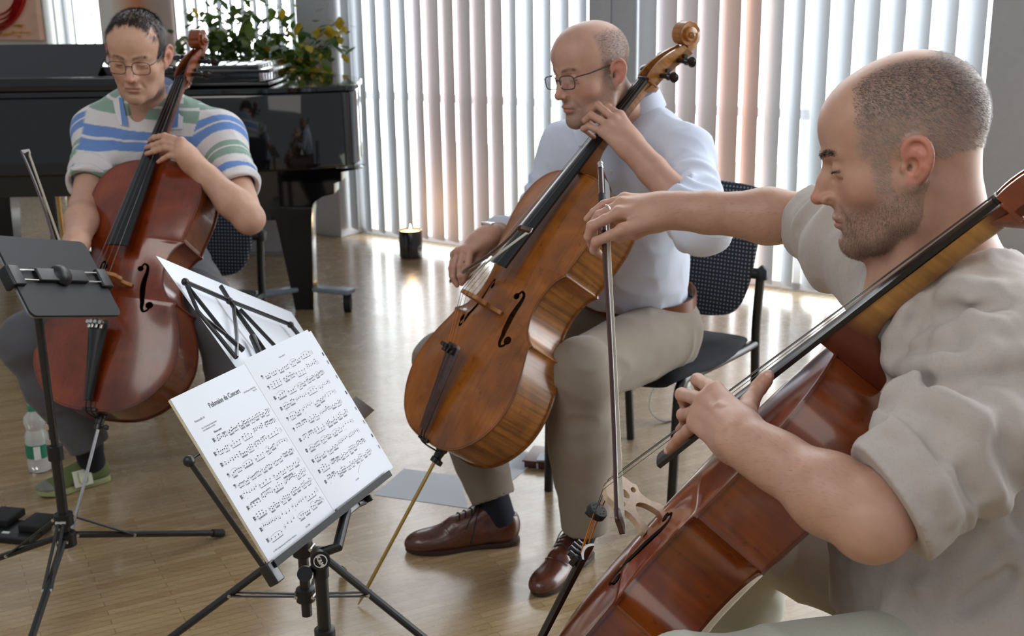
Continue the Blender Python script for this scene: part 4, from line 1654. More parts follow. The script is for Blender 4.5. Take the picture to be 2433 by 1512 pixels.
def trousers(parent, J, mat, name='trousers', h=.006, g=.014, hem=.085, seed=3, shin_g=.020, flat_hem=True, amp=.006):
    F = Field()
    pel, R, L = torso_frame(J['neck'], J['hipL'], J['hipR'], J['shL'], J['shR'])
    clipz = pel + R @ np.array([0, 0, J.get('waist', .135)])
    pe = f_ell(pel + R @ np.array([0, .0, .035]), (.170, .128, .125), R)
    F.add((lambda p: np.maximum(pe[0](p), (p - clipz) @ R[:, 2]), pe[1], pe[2]), .05)
    for s in 'LR':
        if 'knee' + s not in J:
            continue
        hip, knee = J['hip' + s], J['knee' + s]
        F.cone(hip, knee, .094 + g, .066 + g, .05)
        F.ell(knee, .066 + g, .03)
        if 'ank' + s in J:
            ank = J['ank' + s]; d = unit(ank - knee)
            end = ank + d * J.get('hem_over', 0.0)
            F.cone(knee, knee * .6 + end * .4, .064 + g, .060 + shin_g, .03)
            F.cone(knee * .6 + end * .4, end, .060 + shin_g, .040 + shin_g, .03)
            a_ = np.asarray(end) + d * .045
            F.cone(end - d * .012, a_ + d * .04, .030 + shin_g, .030 + shin_g, .003, 's')

    def hem_fade(p):
        w = np.ones(len(p))
        for s in 'LR':
            if 'ank' + s in J and 'knee' + s in J:
                w *= smoothstep(.03, .10, np.linalg.norm(p - J['ank' + s], axis=1))
        return w

    def disp(p, d):
        out = d - folds(p, np.eye(3), (9, 9, 16), amp, seed) * smoothstep(.04, .0, d) * hem_fade(p)
        for s in 'LR':
            if 'ank' + s in J and 'knee' + s in J:
                dd = unit(J['ank' + s] - J['knee' + s]); e = J['ank' + s] + dd * J.get('hem_over', 0.0)
                t = (p - e) @ dd
                near = np.linalg.norm(p - e, axis=1) < .16
                out = np.where(near, smax(out, t, .003), out)
        return out
    F.disp = disp
    return mesh_field(name, F, h, mat, parent)


def shirt_wrinkle(p, d, J, amp, seed):
    """General creases plus bunching at the elbows."""
    nr_ = smoothstep(.03, .0, np.abs(d))
    out = d - folds(p, np.eye(3), (8, 8, 14), amp, seed) * nr_
    out = out - folds(p, frame_from([.4, .1, -1], [1, .6, .3]), (22, 9, 22), amp * .38, seed + 4) * nr_
    for s in 'LR':
        if 'elb' + s not in J:
            continue
        sh, el = J['sh' + s], J['elb' + s]
        ax = unit(el - sh); t = (p - sh) @ ax; L = np.linalg.norm(el - sh)
        r = np.linalg.norm(p - sh - np.outer(t, ax), axis=1)
        w = smoothstep(.16, .09, r) * smoothstep(.25 * L, .6 * L, t) * smoothstep(L + .12, L - .02, t)
        out = out - w * (.0045 * np.sin(t * 150 + 3.0 * vnoise(p * 14, seed + 5)))
    return out


# ------------------------------------------------------------------ man in the white shirt
def build_mid():
    J = dict(hipL=P(1575, 795, 3.20), hipR=P(1455, 775, 3.36), kneeL=P(1372, 893, 2.80), ankL=P(1390, 1232, 2.925), kneeR=P(1060, 862, 3.12), ankR=P(1165, 1160, 3.085),
             neck=P(1497, 262, 3.03), shL=P(1622, 372, 2.93), shR=P(1352, 360, 3.18), elbL=P(1668, 535, 2.72), wrL=P(1503, 352, 2.77), elbR=P(1258, 560, 3.26), wrR=P(1156, 565, 3.03))
    J['hem_over'] = .03
    root = thing('person', ((J['hipL'] + J['hipR']) / 2) * [1, 1, 0], 'bald man with glasses, white shirt and taupe trousers, seated and playing the amber cello', 'person')
    xf = head_frame(-55.7, 11.0, -3.9, (.2022, 2.9094, 1.240), .99)
    F = Field(); H = Field()
    add_head(H, xf, dict(jaw=.98))
    F.p += H.p
    T = lambda q: xf[0] + xf[1] @ (np.asarray(q, float) * xf[2])
    F.cone(T((0, -.030, -.045)), J['neck'] + [0, 0, -.03], .056, .060, .03)
    pel, R, L = add_torso(F, J, 0.0)
    for s in 'LR':
        add_arm(F, J['sh' + s], J['elb' + s], J['wr' + s])
        add_leg(F, J['hip' + s], J['knee' + s], J['ank' + s], -.004)
    fz = lambda y: fb_z(y) + .008
    Lf = [px([(1473, 274, 2.790), (1441, 254, 2.812), (1427, 262, 2.835)]) + [cel('mid', -.004, .915, fz(.915))],
          px([(1460, 284, 2.778), (1420, 250, 2.795), (1401, 266, 2.815)]) + [cel('mid', .002, .888, fz(.888))],
          px([(1446, 298, 2.770), (1404, 273, 2.785), (1390, 286, 2.800)]) + [cel('mid', .004, .865, fz(.865))],
          px([(1432, 313, 2.766), (1399, 300, 2.780), (1386, 306, 2.792)]) + [cel('mid', .008, .842, fz(.842))]]
    Lt = px([(1484, 343, 2.80), (1470, 322, 2.845), (1452, 305, 2.885), (1438, 296, 2.900)])
    Rf = [px([(1117, 598, 2.990), (1112, 630, 2.975), (1105, 652, 2.980), (1102, 668, 2.990)]),
          px([(1102, 594, 3.000), (1094, 632, 2.985), (1093, 655, 2.985), (1097, 674, 2.995)]),
          px([(1089, 598, 3.015), (1079, 635, 3.005), (1077, 658, 3.005), (1086, 678, 3.010)]),
          px([(1080, 605, 3.035), (1072, 638, 3.030), (1073, 656, 3.030), (1080, 672, 3.030)])]
    Rt = px([(1142, 592, 3.02), (1131, 622, 3.02), (1116, 646, 3.02), (1106, 662, 3.01)])
    add_hand(F, J['wrL'], Lf, Lt)
    add_hand(F, J['wrR'], Rf, Rt)
    look = dict(hair=lambda x, y, z, n: np.maximum(smoothstep(.030, .008, y) * smoothstep(.046, .062, x + .25 * np.maximum(0, -y)) * smoothstep(-.07, -.03, z) * smoothstep(.104, .070, z),
                                                  smoothstep(-.035, -.07, y) * smoothstep(-.09, -.05, z) * smoothstep(.105, .06, z)),
                hair_rgb=(106, 94, 88), hair_amt=.85, stubble=.62, stubble_rgb=(96, 84, 78), ear=(200, 104, 94), brow=1.0, brow_rgb=(80, 62, 54))
    body, v, f = finish_body(F, H, .0028, root, xf, (186, 147, 128), look, [(Lf, Lt), (Rf, Rt)])

    def mfun(c):
        q = ((c - xf[0]) @ xf[1]) / xf[2]
        m = np.zeros(len(c)); on = np.nonzero(np.sqrt((q ** 2).sum(1)) < .17)[0]
        q = q[on]
        m[on] = look['hair'](np.abs(q[:, 0]), q[:, 1], q[:, 2], 0) * (H.eval(c[on]) < .004) * ((np.abs(q[:, 0]) < .0800) | (q[:, 2] > .030))
        return m
    hair_strands('hair', v, f, mfun, lambda r, n, rng: np.tile(np.array([0, -.7, -.7]), (len(r), 1)) @ xf[1].T, 6000, .0050, .0006, M['hair_attr'], root, 9, .25, lambda r: np.tile(np.array(srgb(128, 114, 106)), (len(r), 1)))
    # shirt
    S = Field()
    add_torso(S, J, .016, belly=.02)
    for s in 'LR':
        sh, el, wr = J['sh' + s], J['elb' + s], J['wr' + s]
        cuff = el * .60 + wr * .40 if s == 'L' else el * .3 + wr * .7
        S.cone(sh, el, .072, .064, .04)
        S.ell(el, .062, .03)
        d = unit(cuff - el)
        S.add(f_cut(f_cone(el, cuff, .061, .055), cuff, d), .03)
        S.add(f_cut(f_cone(cuff - d * .045, cuff, .056, .058), cuff, d), .006)
    up = R[:, 2]
    S.cone(J['neck'] + up * .010, J['neck'] + up * .12 + R[:, 1] * .02, .062, .075, .01, 's')
    S.cone(J['neck'] + R[:, 1] * .07 - up * .02, J['neck'] + R[:, 1] * .10 + up * .05, .014, .035, .015, 's')
    wz = pel + R @ np.array([0, 0, .115])

    def disp(p, d):
        d = shirt_wrinkle(p, d, J, .0072, 11)
        return smax(d, (wz - p) @ up, .004)
    S.disp = disp
    mesh_field('shirt', S, .0048, M['shirt_white'], root)
    nk = J['neck'] + up * .018 + R[:, 1] * .004
    sh_o = [c for c in root.children if c.name.startswith('shirt')][0]
    collar('collar', nk, R, .072, .074, .034, .040, .9, M['shirt_white'], sh_o, 14)
    for k in range(4):
        q = pel + R @ np.array([-.035, .20, L * (.93 - .13 * k)])
        for _ in range(60):
            g_ = float(S.eval(q[None])[0])
            if g_ < .0008:
                break
            q = q - R[:, 1] * max(.0006, g_ * .7)
        obj('shirt_button', MB().lathe(q, R[:, 1], [(.0001, .0022), (.0045, .0020), (.0055, .001), (.0055, -.001)], 14), M['white_plastic'], sh_o)
    flap('collar_leaf', S, [(1360, 303), (1384, 292), (1408, 318), (1400, 343), (1374, 348)], 2.7, M['shirt_white'], sh_o, .006)
    # belt, trousers, socks, shoes
    mb = MB(); rings = []
    for a in np.linspace(0, 2 * np.pi, 49):
        c = pel + R @ np.array([0, .0, .112]); d = R @ np.array([math.cos(a) * .172, math.sin(a) * .137, 0])
        n = unit(d)
        rings.append(np.array([c + d + up * .017 + n * .002, c + d + up * .017 + n * .006, c + d - up * .017 + n * .006, c + d - up * .017 + n * .002]))
    mb.loft(rings, cap=False)
    obj('belt', mb, M['belt_leather'], root)
    J['waist'] = .105
    trousers(root, J, M['chino'], hem=.1, seed=21)
    for s, heel, toe in (('L', PZ(1398, 1322) + [0, .02, 0], PZ(1275, 1420)), ('R', PZ(1236, 1285), PZ(967, 1312))):
        leather_shoe(root, heel, toe, M['brown_leather'], M['dark_sole'], M['navy_lace'])
        fr_ = shoe_frame(heel, toe)
        a = J['ank' + s]; b = fr_[0] + fr_[1] @ np.array([0, .05, .062])
        obj('sock', MB().tube([a + (a - b) * .2, a * .5 + b * .5, b], [.043, .042, .040], 20), M['navy_sock'], root)
    glasses(root, xf, simple('dark_spectacle_frame', (40, 36, 38), 0.4), .0262, .0165)
    # watch on the right wrist, ring
    ax = unit(J['wrR'] - J['elbR'])
    wc = J['wrR'] - ax * .012
    w = MB()
    a_ = unit(np.cross(ax, [0, 0, 1.0])); b_ = np.cross(ax, a_)
    rings = [np.array([wc + (r * (math.cos(t) * a_ + math.sin(t) * b_)) + ax * s_ for r, s_ in ((.0305, -.010), (.0330, -.010), (.0330, .010), (.0305, .010))]) for t in np.linspace(0, 2 * np.pi, 33)]
    w.loft(rings, cap=False)
    wo = obj('wristwatch', w, simple('navy_watch_strap', (34, 38, 54), 0.6), root)
    upv = unit(np.array([0, 0, 1.0]) - ax * ax[2])
    Rw = np.stack([np.cross(ax, upv), ax, upv], 1)
    obj('watch_case', MB().box(wc + upv * .036, (.034, .036, .009), Rw, bev=.003), M['silver'], wo)
    return root


build_mid()
# ------------------------------------------------------------------ man in the striped shirt
M['shirt_striped'] = cloth_material('striped_linen', (200, 200, 205), 900, 0.85, 0.10, attr=True)
M['jeans_grey'] = cloth_material('charcoal_trousers', (86, 86, 92), 1000, 0.9, 0.10)
M['dark_hair'] = simple('dark_brown_hair', (38, 29, 25), 0.45, noise=0.25, scale=200)


def stripe_rgb(t):
    """Woven stripe colours along t metres."""
    white, green, blue = (np.array(srgb(*c)) for c in ((212, 208, 210), (134, 160, 148), (104, 138, 196)))
    u = np.mod(t, .190)
    c = np.tile(white, (len(t), 1))
    for a, b, q in ((.0, .022, green), (.027, .060, green), (.094, .120, blue), (.124, .152, blue)):
        m = smoothstep(a, a + .0015, u) * smoothstep(b, b - .0015, u)
        c = c * (1 - m[:, None]) + q * m[:, None]
    return c


def sneaker(parent, heel, toe):
    xf = shoe_frame(heel, toe)
    green = simple('green_suede', (92, 104, 58), 0.85, noise=0.15); grey = simple('grey_mesh', (120, 122, 116), 0.85, noise=0.15)
    F = Field()
    F.ell((0, .045, .058), (.038, .045, .058), .02, xf=xf)
    F.ell((0, .125, .048), (.042, .10, .048), .03, xf=xf)
    F.ell((.002, .225, .036), (.047, .070, .034), .03, xf=xf)
    F.cone((0, .085, .098), (0, .170, .070), .028, .027, .025, xf=xf)
    F.ell((0, .050, .122), (.029, .048, .048), .01, 's', xf=xf)
    F.clip.append((np.array([0, 0, -1.0]), np.array([0, 0, .020]), .003))
    o, v = mesh_field('shoe', F, .0035, green, parent)
    T = lambda q: xf[0] + xf[1] @ (np.asarray(q, float) * xf[2])
    half = catmull([(0, .000), (.030, .010), (.040, .045), (.039, .09), (.041, .14), (.050, .20), (.049, .245), (.036, .284), (.016, .300), (.003, .303)], 4)
    ol = np.concatenate([half, (half * [-1, 1])[::-1][1:-1]])
    ring = lambda s, z: np.array([T((q[0] * s, .15 + (q[1] - .15) * (1 - (1 - s) * .3), z + .012 * smoothstep(.22, .30, np.array([q[1]]))[0])) for q in ol])
    obj('sole', MB().loft([ring(.95, .002), ring(1.0, .005), ring(1.0, .020), ring(.96, .027)]), simple('olive_sole', (150, 156, 112), 0.7), o)
    cap = Field(); cap.ell((.002, .258, .034), (.0475, .046, .0315), .02, xf=xf); cap.clip.append((np.array([0, 0, -1.0]), np.array([0, 0, .022]), .003))
    mesh_field('toe_cap', cap, .004, grey, o)
    cream = simple('cream_suede', (206, 208, 196), 0.8); lime = simple('lime_leather', (160, 176, 84), 0.6)
    for s in (-1, 1):
        yv = np.array([0, s * .0, 0]); ex = np.array([0, s * 1.0, 0]); ez = unit([s * .97, 0, .28]); ey = np.cross(ez, ex)
        Rt = xf[1] @ np.stack([ex, ey, ez], 1)
        pc = obj('side_patch', MB().box(T((s * .0415, .128, .054)), (.056, .050, .006), Rt, bev=.0015), cream, o)
        a_ = np.linspace(np.pi, 2 * np.pi, 12)
        u_ = [(-.013, .020), (-.013, .0)] + [(.013 * math.cos(q), -.006 + .012 * math.sin(q)) for q in a_] + [(.013, .0), (.013, .020)]
        obj('loop_mark', MB().tube([T((s * .0415, .128, .054)) + Rt @ np.array([p_[0], p_[1], .0034]) for p_ in u_], .0030, 8, flat=.4, up=Rt[:, 2]), lime, pc)
    mb = MB()
    for k in range(5):
        y = .100 + .018 * k; z = .112 - .0115 * k
        mb.tube([T((-.022, y, z - .006)), T((0, y + .004, z + .005)), T((.022, y, z - .006))], .0028 * xf[2], 6)
    obj('laces', mb, simple('lime_lace', (168, 176, 90), 0.8), o)
    return o


def build_left():
    J = dict(hipL=P(425, 645, 3.80), hipR=P(300, 645, 3.80), kneeL=P(528, 772, 3.36), ankL=P(600, 1050, 3.44), kneeR=P(72, 812, 3.30), ankR=P(205, 1045, 3.42),
             neck=P(352, 226, 3.56), shL=P(524, 330, 3.57), shR=P(236, 318, 3.59), elbL=P(592, 520, 3.36), wrL=P(455, 384, 3.325), elbR=P(203, 490, 3.39), wrR=P(172, 615, 3.12))
    J['hem_over'] = .02
    root = thing('person', ((J['hipL'] + J['hipR']) / 2) * [1, 1, 0], 'dark haired man with glasses in a short sleeved striped shirt, seated and playing a cello', 'person')
    xf = head_frame(2.0, 18.5, 3.6, (-1.063, 3.4076, 1.2779), .985)
    F = Field(); H = Field()
    add_head(H, xf, dict(jaw=.92))
    F.p += H.p
    T = lambda q: xf[0] + xf[1] @ (np.asarray(q, float) * xf[2])
    F.cone(T((0, -.030, -.045)), J['neck'] + [0, 0, -.03], .054, .058, .03)
    pel, R, L = add_torso(F, J, -.006)
    for s in 'LR':
        add_arm(F, J['sh' + s], J['elb' + s], J['wr' + s])
        add_leg(F, J['hip' + s], J['knee' + s], J['ank' + s], -.004)
    fz = lambda y: fb_z(y) + .008
    Lf = [px([(431, 336, 3.290), (391, 323, 3.300), (366, 327, 3.318)]) + [cel('left', -.010, .800, fz(.800))],
          px([(428, 346, 3.285), (388, 337, 3.292), (362, 346, 3.310)]) + [cel('left', -.012, .774, fz(.774))],
          px([(427, 357, 3.285), (393, 351, 3.290), (368, 359, 3.305)]) + [cel('left', -.004, .752, fz(.752))],
          px([(427, 369, 3.287), (401, 370, 3.290), (387, 378, 3.300), (376, 385, 3.310)])]
    Lt = px([(443, 376, 3.33), (425, 374, 3.38), (405, 366, 3.415), (388, 358, 3.43)])
    w = J['wrR']
    Rf = [px([(168 + 4 * i, 640 + 3 * i, 3.06 + .012 * i), (162 + 4 * i, 660 + 2 * i, 3.045 + .01 * i), (168 + 4 * i, 676, 3.055 + .01 * i), (176 + 4 * i, 682, 3.07 + .01 * i)]) for i in range(4)]
    Rt = px([(178, 640, 3.11), (180, 655, 3.10), (180, 668, 3.09), (178, 680, 3.08)])
    add_hand(F, J['wrL'], Lf, Lt, scale=1.0)
    add_hand(F, J['wrR'], Rf, Rt)
    hairmask = lambda x, y, z, n: np.maximum(np.maximum(smoothstep(.040, .022, y + .25 * (z - .05)) * smoothstep(.036, .050, x) * smoothstep(-.005, .012, z + .6 * np.maximum(0, -y) + .0),
                                                        smoothstep(.058, .040, y - .16 * np.maximum(0, .03 - x)) * smoothstep(.070, .084, z + .10 * n - .05) * 1.0),
                                             smoothstep(-.02, -.05, y) * smoothstep(-.075, -.045, z))
    look = dict(hair=hairmask, hair_rgb=(40, 31, 27), hair_amt=1.0, stubble=.34, stubble_rgb=(90, 74, 62), ear=(204, 112, 100), brow=.95, brow_rgb=(54, 40, 32))
    body, v, f = finish_body(F, H, .0028, root, xf, (196, 156, 134), look, [(Lf, Lt), (Rf, Rt)])
    loc = lambda q: ((q - xf[0]) @ xf[1]) / xf[2]

    def mfun(c):
        q = loc(c)
        on = (np.sqrt((q ** 2).sum(1)) < .16) & (H.eval(c) < .004)
        return hairmask(np.abs(q[:, 0]), q[:, 1], q[:, 2], vnoise(q * 90, 2) * .5 + .5) * on * (np.abs(q[:, 0]) < .078)

    def dfun(r, n, rng):
        q = loc(r)
        d = np.stack([np.sign(q[:, 0]) * .25 + .15, .75 * (q[:, 2] > .06) + .1, -.35 - 1.2 * (np.abs(q[:, 0]) > .055)], 1)
        return d @ xf[1].T
    hair_strands('hair', v, f, mfun, dfun, 11000, .020, .0011, M['dark_hair'], root, 5, .20)
    # shirt
    S = Field()
    add_torso(S, J, .018, belly=.015)
    up = R[:, 2]
    cuffs = {}
    for s in 'LR':
        sh, el = J['sh' + s], J['elb' + s]
        cuffs[s] = sh + (el - sh) * (.66 if s == 'L' else .72)
        d = unit(el - sh)
        S.add(f_cut(f_cone(sh, cuffs[s], .070, .066), cuffs[s], d), .04)
        S.add(f_cut(f_cone(cuffs[s] - d * .035, cuffs[s], .066, .0675), cuffs[s], d), .004)
        S.cone(cuffs[s] - d * .02, cuffs[s] + d * .04, .056, .056, .002, 's')
    S.ell(pel + R @ np.array([0, .02, -.02]), (.185, .15, .13), .05, R=R)
    S.cone(J['neck'] + up * .005, J['neck'] + up * .12 + R[:, 1] * .02, .062, .075, .01, 's')
    S.cone(J['neck'] + R[:, 1] * .085 - up * .085, J['neck'] + R[:, 1] * .10 + up * .04, .008, .058, .01, 's')

    def disp(p, d):
        d = shirt_wrinkle(p, d, J, .005, 31)
        return smax(d, (pel - up * .06 - p) @ up, .004)
    S.disp = disp

    def shirt_cols(v):
        tz = (v - pel) @ up
        tt = .335 - tz + .004 * vnoise(v * 12, 3)
        c = stripe_rgb(tt)
        top = (tt < -.002)
        cu = stripe_rgb(np.clip(tt + .075, -1, .03) * (tt < -.04) + .08 * (tt >= -.04))
        c[top] = cu[top]
        for s in 'LR':
            sh, el = J['sh' + s], J['elb' + s]; d = unit(el - sh)
            t = (v - sh) @ d; r = np.linalg.norm(v - sh - np.outer(t, d), axis=1)
            side = (v - pel) @ R[:, 0] * (1 if s == 'R' else -1)
            m = smoothstep(.160, .172, side + .10 * np.maximum(0, t)) * (r < .10)
            cc = stripe_rgb(t + .100)
            cc[t > np.linalg.norm(cuffs[s] - sh) - .034] = srgb(212, 208, 210)
            c = c * (1 - m[:, None]) + cc * m[:, None]
        return c
    so, sv = mesh_field('shirt', S, .0033, M['shirt_striped'], root, shirt_cols)
    co = collar('collar', J['neck'] + up * .012 + R[:, 1] * .006, R, .070, .074, .030, .040, 1.2, cloth_material('blue_white_collar', (150, 172, 214), 900, 0.85, 0.10), so, 40)
    M['collar_blue'] = cloth_material('blue_collar_facing', (104, 138, 196), 900, .85, .10); M['collar_white'] = cloth_material('white_collar', (214, 212, 216), 900, .85, .10)
    flap('collar_leaf', S, [(268, 238), (286, 226), (296, 262), (302, 300), (284, 296), (274, 268)], 3.2, M['collar_white'], so, .007)
    flap('collar_leaf', S, [(282, 232), (290, 232), (298, 270), (304, 300), (290, 296)], 3.2, M['collar_blue'], so, .0105, .0015)
    flap('collar_leaf', S, [(400, 262), (414, 234), (436, 234), (434, 306), (398, 308)], 3.2, M['collar_white'], so, .007)
    flap('collar_leaf', S, [(404, 262), (414, 238), (426, 240), (422, 302), (400, 304)], 3.2, M['collar_blue'], so, .0105, .0015)
    J['waist'] = .10
    trousers(root, J, M['jeans_grey'], seed=41, g=.012)
    for s, heel, toe in (('R', PZ(262, 1138), PZ(92, 1185)), ('L', J['ankL'] * [1, 1, 0] + [-.02, .05, 0], J['ankL'] * [1, 1, 0] + [.09, -.22, 0])):
        sneaker(root, heel, toe)
        fr_ = shoe_frame(heel, toe); a = J['ank' + s]; b = fr_[0] + fr_[1] @ np.array([0, .05, .070])
        obj('sock', MB().tube([a + (a - b) * .2, a * .5 + b * .5, b], [.042, .041, .040], 20), M['navy_sock'], root)
    glasses(root, xf, simple('brown_spectacle_frame', (60, 46, 44), 0.4), .0245, .0185, thick=.0013)
    return root


build_left()
# ------------------------------------------------------------------ man in the beige linen shirt
M['linen'] = cloth_material('beige_linen', (176, 167, 161), 700, 0.9, 0.16, mottling=0.05)
M['pale_trousers'] = cloth_material('pale_sage_trousers', (176, 178, 166), 1000, 0.88, 0.10)


def build_front():
    J = dict(hipL=np.array([.62, 1.37, .53]), hipR=np.array([.69, 1.56, .53]), kneeL=np.array([.215, 1.285, .545]), ankL=np.array([.20, 1.33, .10]), kneeR=np.array([.43, 1.93, .475]), ankR=np.array([.405, 2.03, .10]),
             neck=P(2262, 632, 1.60), shL=P(2420, 905, 1.44), shR=P(2140, 640, 1.77), elbL=P(2072, 1238, 1.335), wrL=P(1764, 1046, 1.490), elbR=P(1930, 520, 2.03), wrR=P(1585, 500, 2.085))
    J['hem_over'] = .02
    root = thing('person', ((J['hipL'] + J['hipR']) / 2) * [1, 1, 0], 'balding man in a loose beige linen shirt, bowing with an outstretched arm', 'person')
    xf = head_frame(-103.3, 14.0, -4.0, (.5284, 1.5825, 1.2017), 1.02)
    F = Field(); H = Field()
    add_head(H, xf, dict(jaw=1.04, lid=-.0015))
    T = lambda q: xf[0] + xf[1] @ (np.asarray(q, float) * xf[2])
    # fuller neck and jowl, higher crown
    H.ell((0, -.030, .045), (.0765, .0930, .0830), .02, xf=xf)
    F.p += H.p
    F.cone(T((0, -.040, -.045)), J['neck'] + np.array([0, 0, -.02]), .060, .066, .035)
    F.cone(T((-.046, -.030, -.050)), J['neck'] + np.array([-.075, -.03, -.02]), .018, .014, .025)
    F.cone(T((0, .028, -.105)), J['neck'] + np.array([-.075, .02, -.05]), .024, .036, .03)
    pel, R, L = add_torso(F, J, -.004)
    for s in 'LR':
        add_arm(F, J['sh' + s], J['elb' + s], J['wr' + s], 1.04)
        add_leg(F, J['hip' + s], J['knee' + s], J['ank' + s], -.004)
    fz = lambda y: fb_z(y) + .009
    # pointed elbow, wrist bone, tendons
    fd = unit(J['wrL'] - J['elbL']); ud = unit(J['elbL'] - J['shL'])
    F.ell(J['elbL'] + (ud - fd * .35) * .012, .029, .020)
    F.ell(P(1726, 1054, 1.476), .0095, .016)
    Lf = [px([(1699, 928, 1.572), (1657, 903, 1.630), (1668, 930, 1.655)]) + [cel('front', -.006, .565, fz(.565))],
          px([(1677, 951, 1.570), (1620, 938, 1.632), (1630, 966, 1.655)]) + [cel('front', -.004, .530, fz(.530))],
          px([(1662, 979, 1.574), (1623, 986, 1.636), (1630, 1006, 1.662)]) + [cel('front', .000, .505, fz(.505))],
          px([(1654, 1006, 1.576), (1614, 1041, 1.622), (1600, 1057, 1.640), (1588, 1072, 1.655)])]
    Lt = px([(1768, 990, 1.545), (1781, 957, 1.575), (1803, 921, 1.592), (1826, 893, 1.588)])
    Rf = [px([(1480, 546, 2.050), (1417, 575, 2.050), (1412, 594, 2.068), (1428, 606, 2.085)]),
          px([(1470, 506, 2.072), (1406, 538, 2.060), (1399, 562, 2.072), (1405, 583, 2.088)]),
          px([(1476, 484, 2.092), (1424, 512, 2.082), (1409, 533, 2.092), (1412, 553, 2.105)]),
          px([(1484, 473, 2.115), (1435, 486, 2.108), (1411, 504, 2.115), (1394, 521, 2.122)])]
    Rt = px([(1558, 528, 2.10), (1512, 553, 2.125), (1472, 562, 2.145), (1446, 556, 2.150)])
    add_hand(F, J['wrL'], Lf, Lt, scale=1.0)
    add_hand(F, J['wrR'], Rf, Rt, scale=1.0)
    # raised tendons and veins on the near hand
    for a, b, r in (((1742, 1012, 1.474), (1703, 932, 1.560), .0035), ((1738, 1020, 1.472), (1682, 955, 1.557), .0038), ((1732, 1032, 1.472), (1668, 982, 1.560), .0034)):
        F.cone(P(*a), P(*b), r, r, .010)
    for pts in ([(1722, 968, 1.512), (1708, 962, 1.524), (1700, 975, 1.530), (1690, 968, 1.538)], [(1735, 985, 1.498), (1712, 985, 1.516), (1696, 990, 1.530), (1680, 988, 1.542)]):
        F.chain(px(pts), [.0022] * len(pts), .003, .006)

    def hair(x, y, z, n):
        side = smoothstep(.034, .050, x + .35 * np.maximum(0, -y - .045)) * smoothstep(.056, .034, y + .15 * (z - .05)) * smoothstep(-.002, .022, z + .9 * np.maximum(0, -y - .012)) * smoothstep(-.075, -.045, z)
        back = smoothstep(-.050, -.078, y) * smoothstep(-.078, -.040, z)
        burn = smoothstep(.060, .068, x) * smoothstep(.014, .020, y) * smoothstep(.044, .034, y) * smoothstep(.03, .01, z) * smoothstep(-.075, -.05, z) * .8
        return np.maximum(np.maximum(side, back), burn)

    def hcol(x, y, z):
        t = smoothstep(.015, .085, z - .25 * np.minimum(0, y))[:, None]
        return np.array(srgb(150, 136, 128)) * (1 - t) + np.array(srgb(86, 80, 78)) * t
    look = dict(hair=hair, hair_col=hcol, hair_rgb=(100, 92, 88), hair_amt=.80, stubble=.70, stubble_rgb=(104, 88, 78), ear=(204, 106, 96), brow=1.0, brow_rgb=(52, 42, 38), red=(188, 112, 98))
    body, v, f = finish_body(F, H, .0023, root, xf, (184, 145, 125), look, [(Lf, Lt), (Rf, Rt)])
    loc = lambda q: ((q - xf[0]) @ xf[1]) / xf[2]

    def mfun(c):
        q = loc(c)
        on = (np.sqrt((q ** 2).sum(1)) < .17)
        m = np.zeros(len(c)); i = np.nonzero(on)[0]
        q = q[i]
        m[i] = hair(np.abs(q[:, 0]), q[:, 1], q[:, 2], 0) * (H.eval(c[i]) < .004) * ((np.abs(q[:, 0]) < .0800) | (q[:, 2] > .030))
        return m
    hair_strands('hair', v, f, mfun, lambda r, n, rng: np.tile(np.array([0, -.7, -.7]), (len(r), 1)) @ xf[1].T, 20000, .0058, .00042, M['hair_attr'], root, 8, .25, lambda r: hcol(np.abs(loc(r)[:, 0]), loc(r)[:, 1], loc(r)[:, 2]) * 1.15)

    def bmask(c):
        q = loc(c)
        m = np.zeros(len(c)); on = np.nonzero(np.sqrt((q ** 2).sum(1)) < .17)[0]
        q = q[on]; x = np.abs(q[:, 0])
        b = smoothstep(-.050, -.075, q[:, 2] - .28 * np.maximum(0, .05 - q[:, 1])) * smoothstep(-.02, .01, q[:, 1]) * smoothstep(-.145, -.12, q[:, 2])
        lip = (np.abs(q[:, 2] + .073) < .013) & (x < .026) & (q[:, 1] > .08)
        m[on] = b * ~lip * (H.eval(c[on]) < .004)
        return m
    hair_strands('beard_stubble', v, f, bmask, lambda r, n, rng: np.tile(np.array([0, .2, -1.0]), (len(r), 1)) @ xf[1].T, 8000, .0030, .00036, simple('stubble_hair', (120, 100, 88), 0.6, noise=0.5, scale=900), root, 18, .5)

    def brow_m(c):
        q = loc(c); m = np.zeros(len(c)); on = np.nonzero(np.sqrt((q ** 2).sum(1)) < .17)[0]
        q = q[on]; x = np.abs(q[:, 0]); bz = .0185 + .004 * np.sin(np.clip((x - .012) / .034, 0, 1) * 2.6)
        m[on] = smoothstep(.0055, .0015, np.abs(q[:, 2] - bz)) * smoothstep(.008, .014, x) * smoothstep(.052, .042, x) * (q[:, 1] > .05)
        return m
    hair_strands('eyebrow_hair', v, f, brow_m, lambda r, n, rng: np.stack([np.sign(loc(r)[:, 0]) * .9, -.3 * np.ones(len(r)), .25 * np.ones(len(r))], 1) @ xf[1].T, 420, .0065, .00045, simple('dark_brow_hair', (48, 38, 34), 0.6), root, 28, .35)
    def lash_m(c):
        q = loc(c); m = np.zeros(len(c)); on = np.nonzero(np.sqrt((q ** 2).sum(1)) < .13)[0]
        q = q[on]; x = np.abs(q[:, 0])
        de = np.sqrt((x - .0318) ** 2 + (q[:, 1] - .0728) ** 2 + (q[:, 2] + .0015) ** 2)
        m[on] = (de < .0152) * (np.abs(q[:, 2] + .0036) < .0016) * (q[:, 1] > .077)
        return m
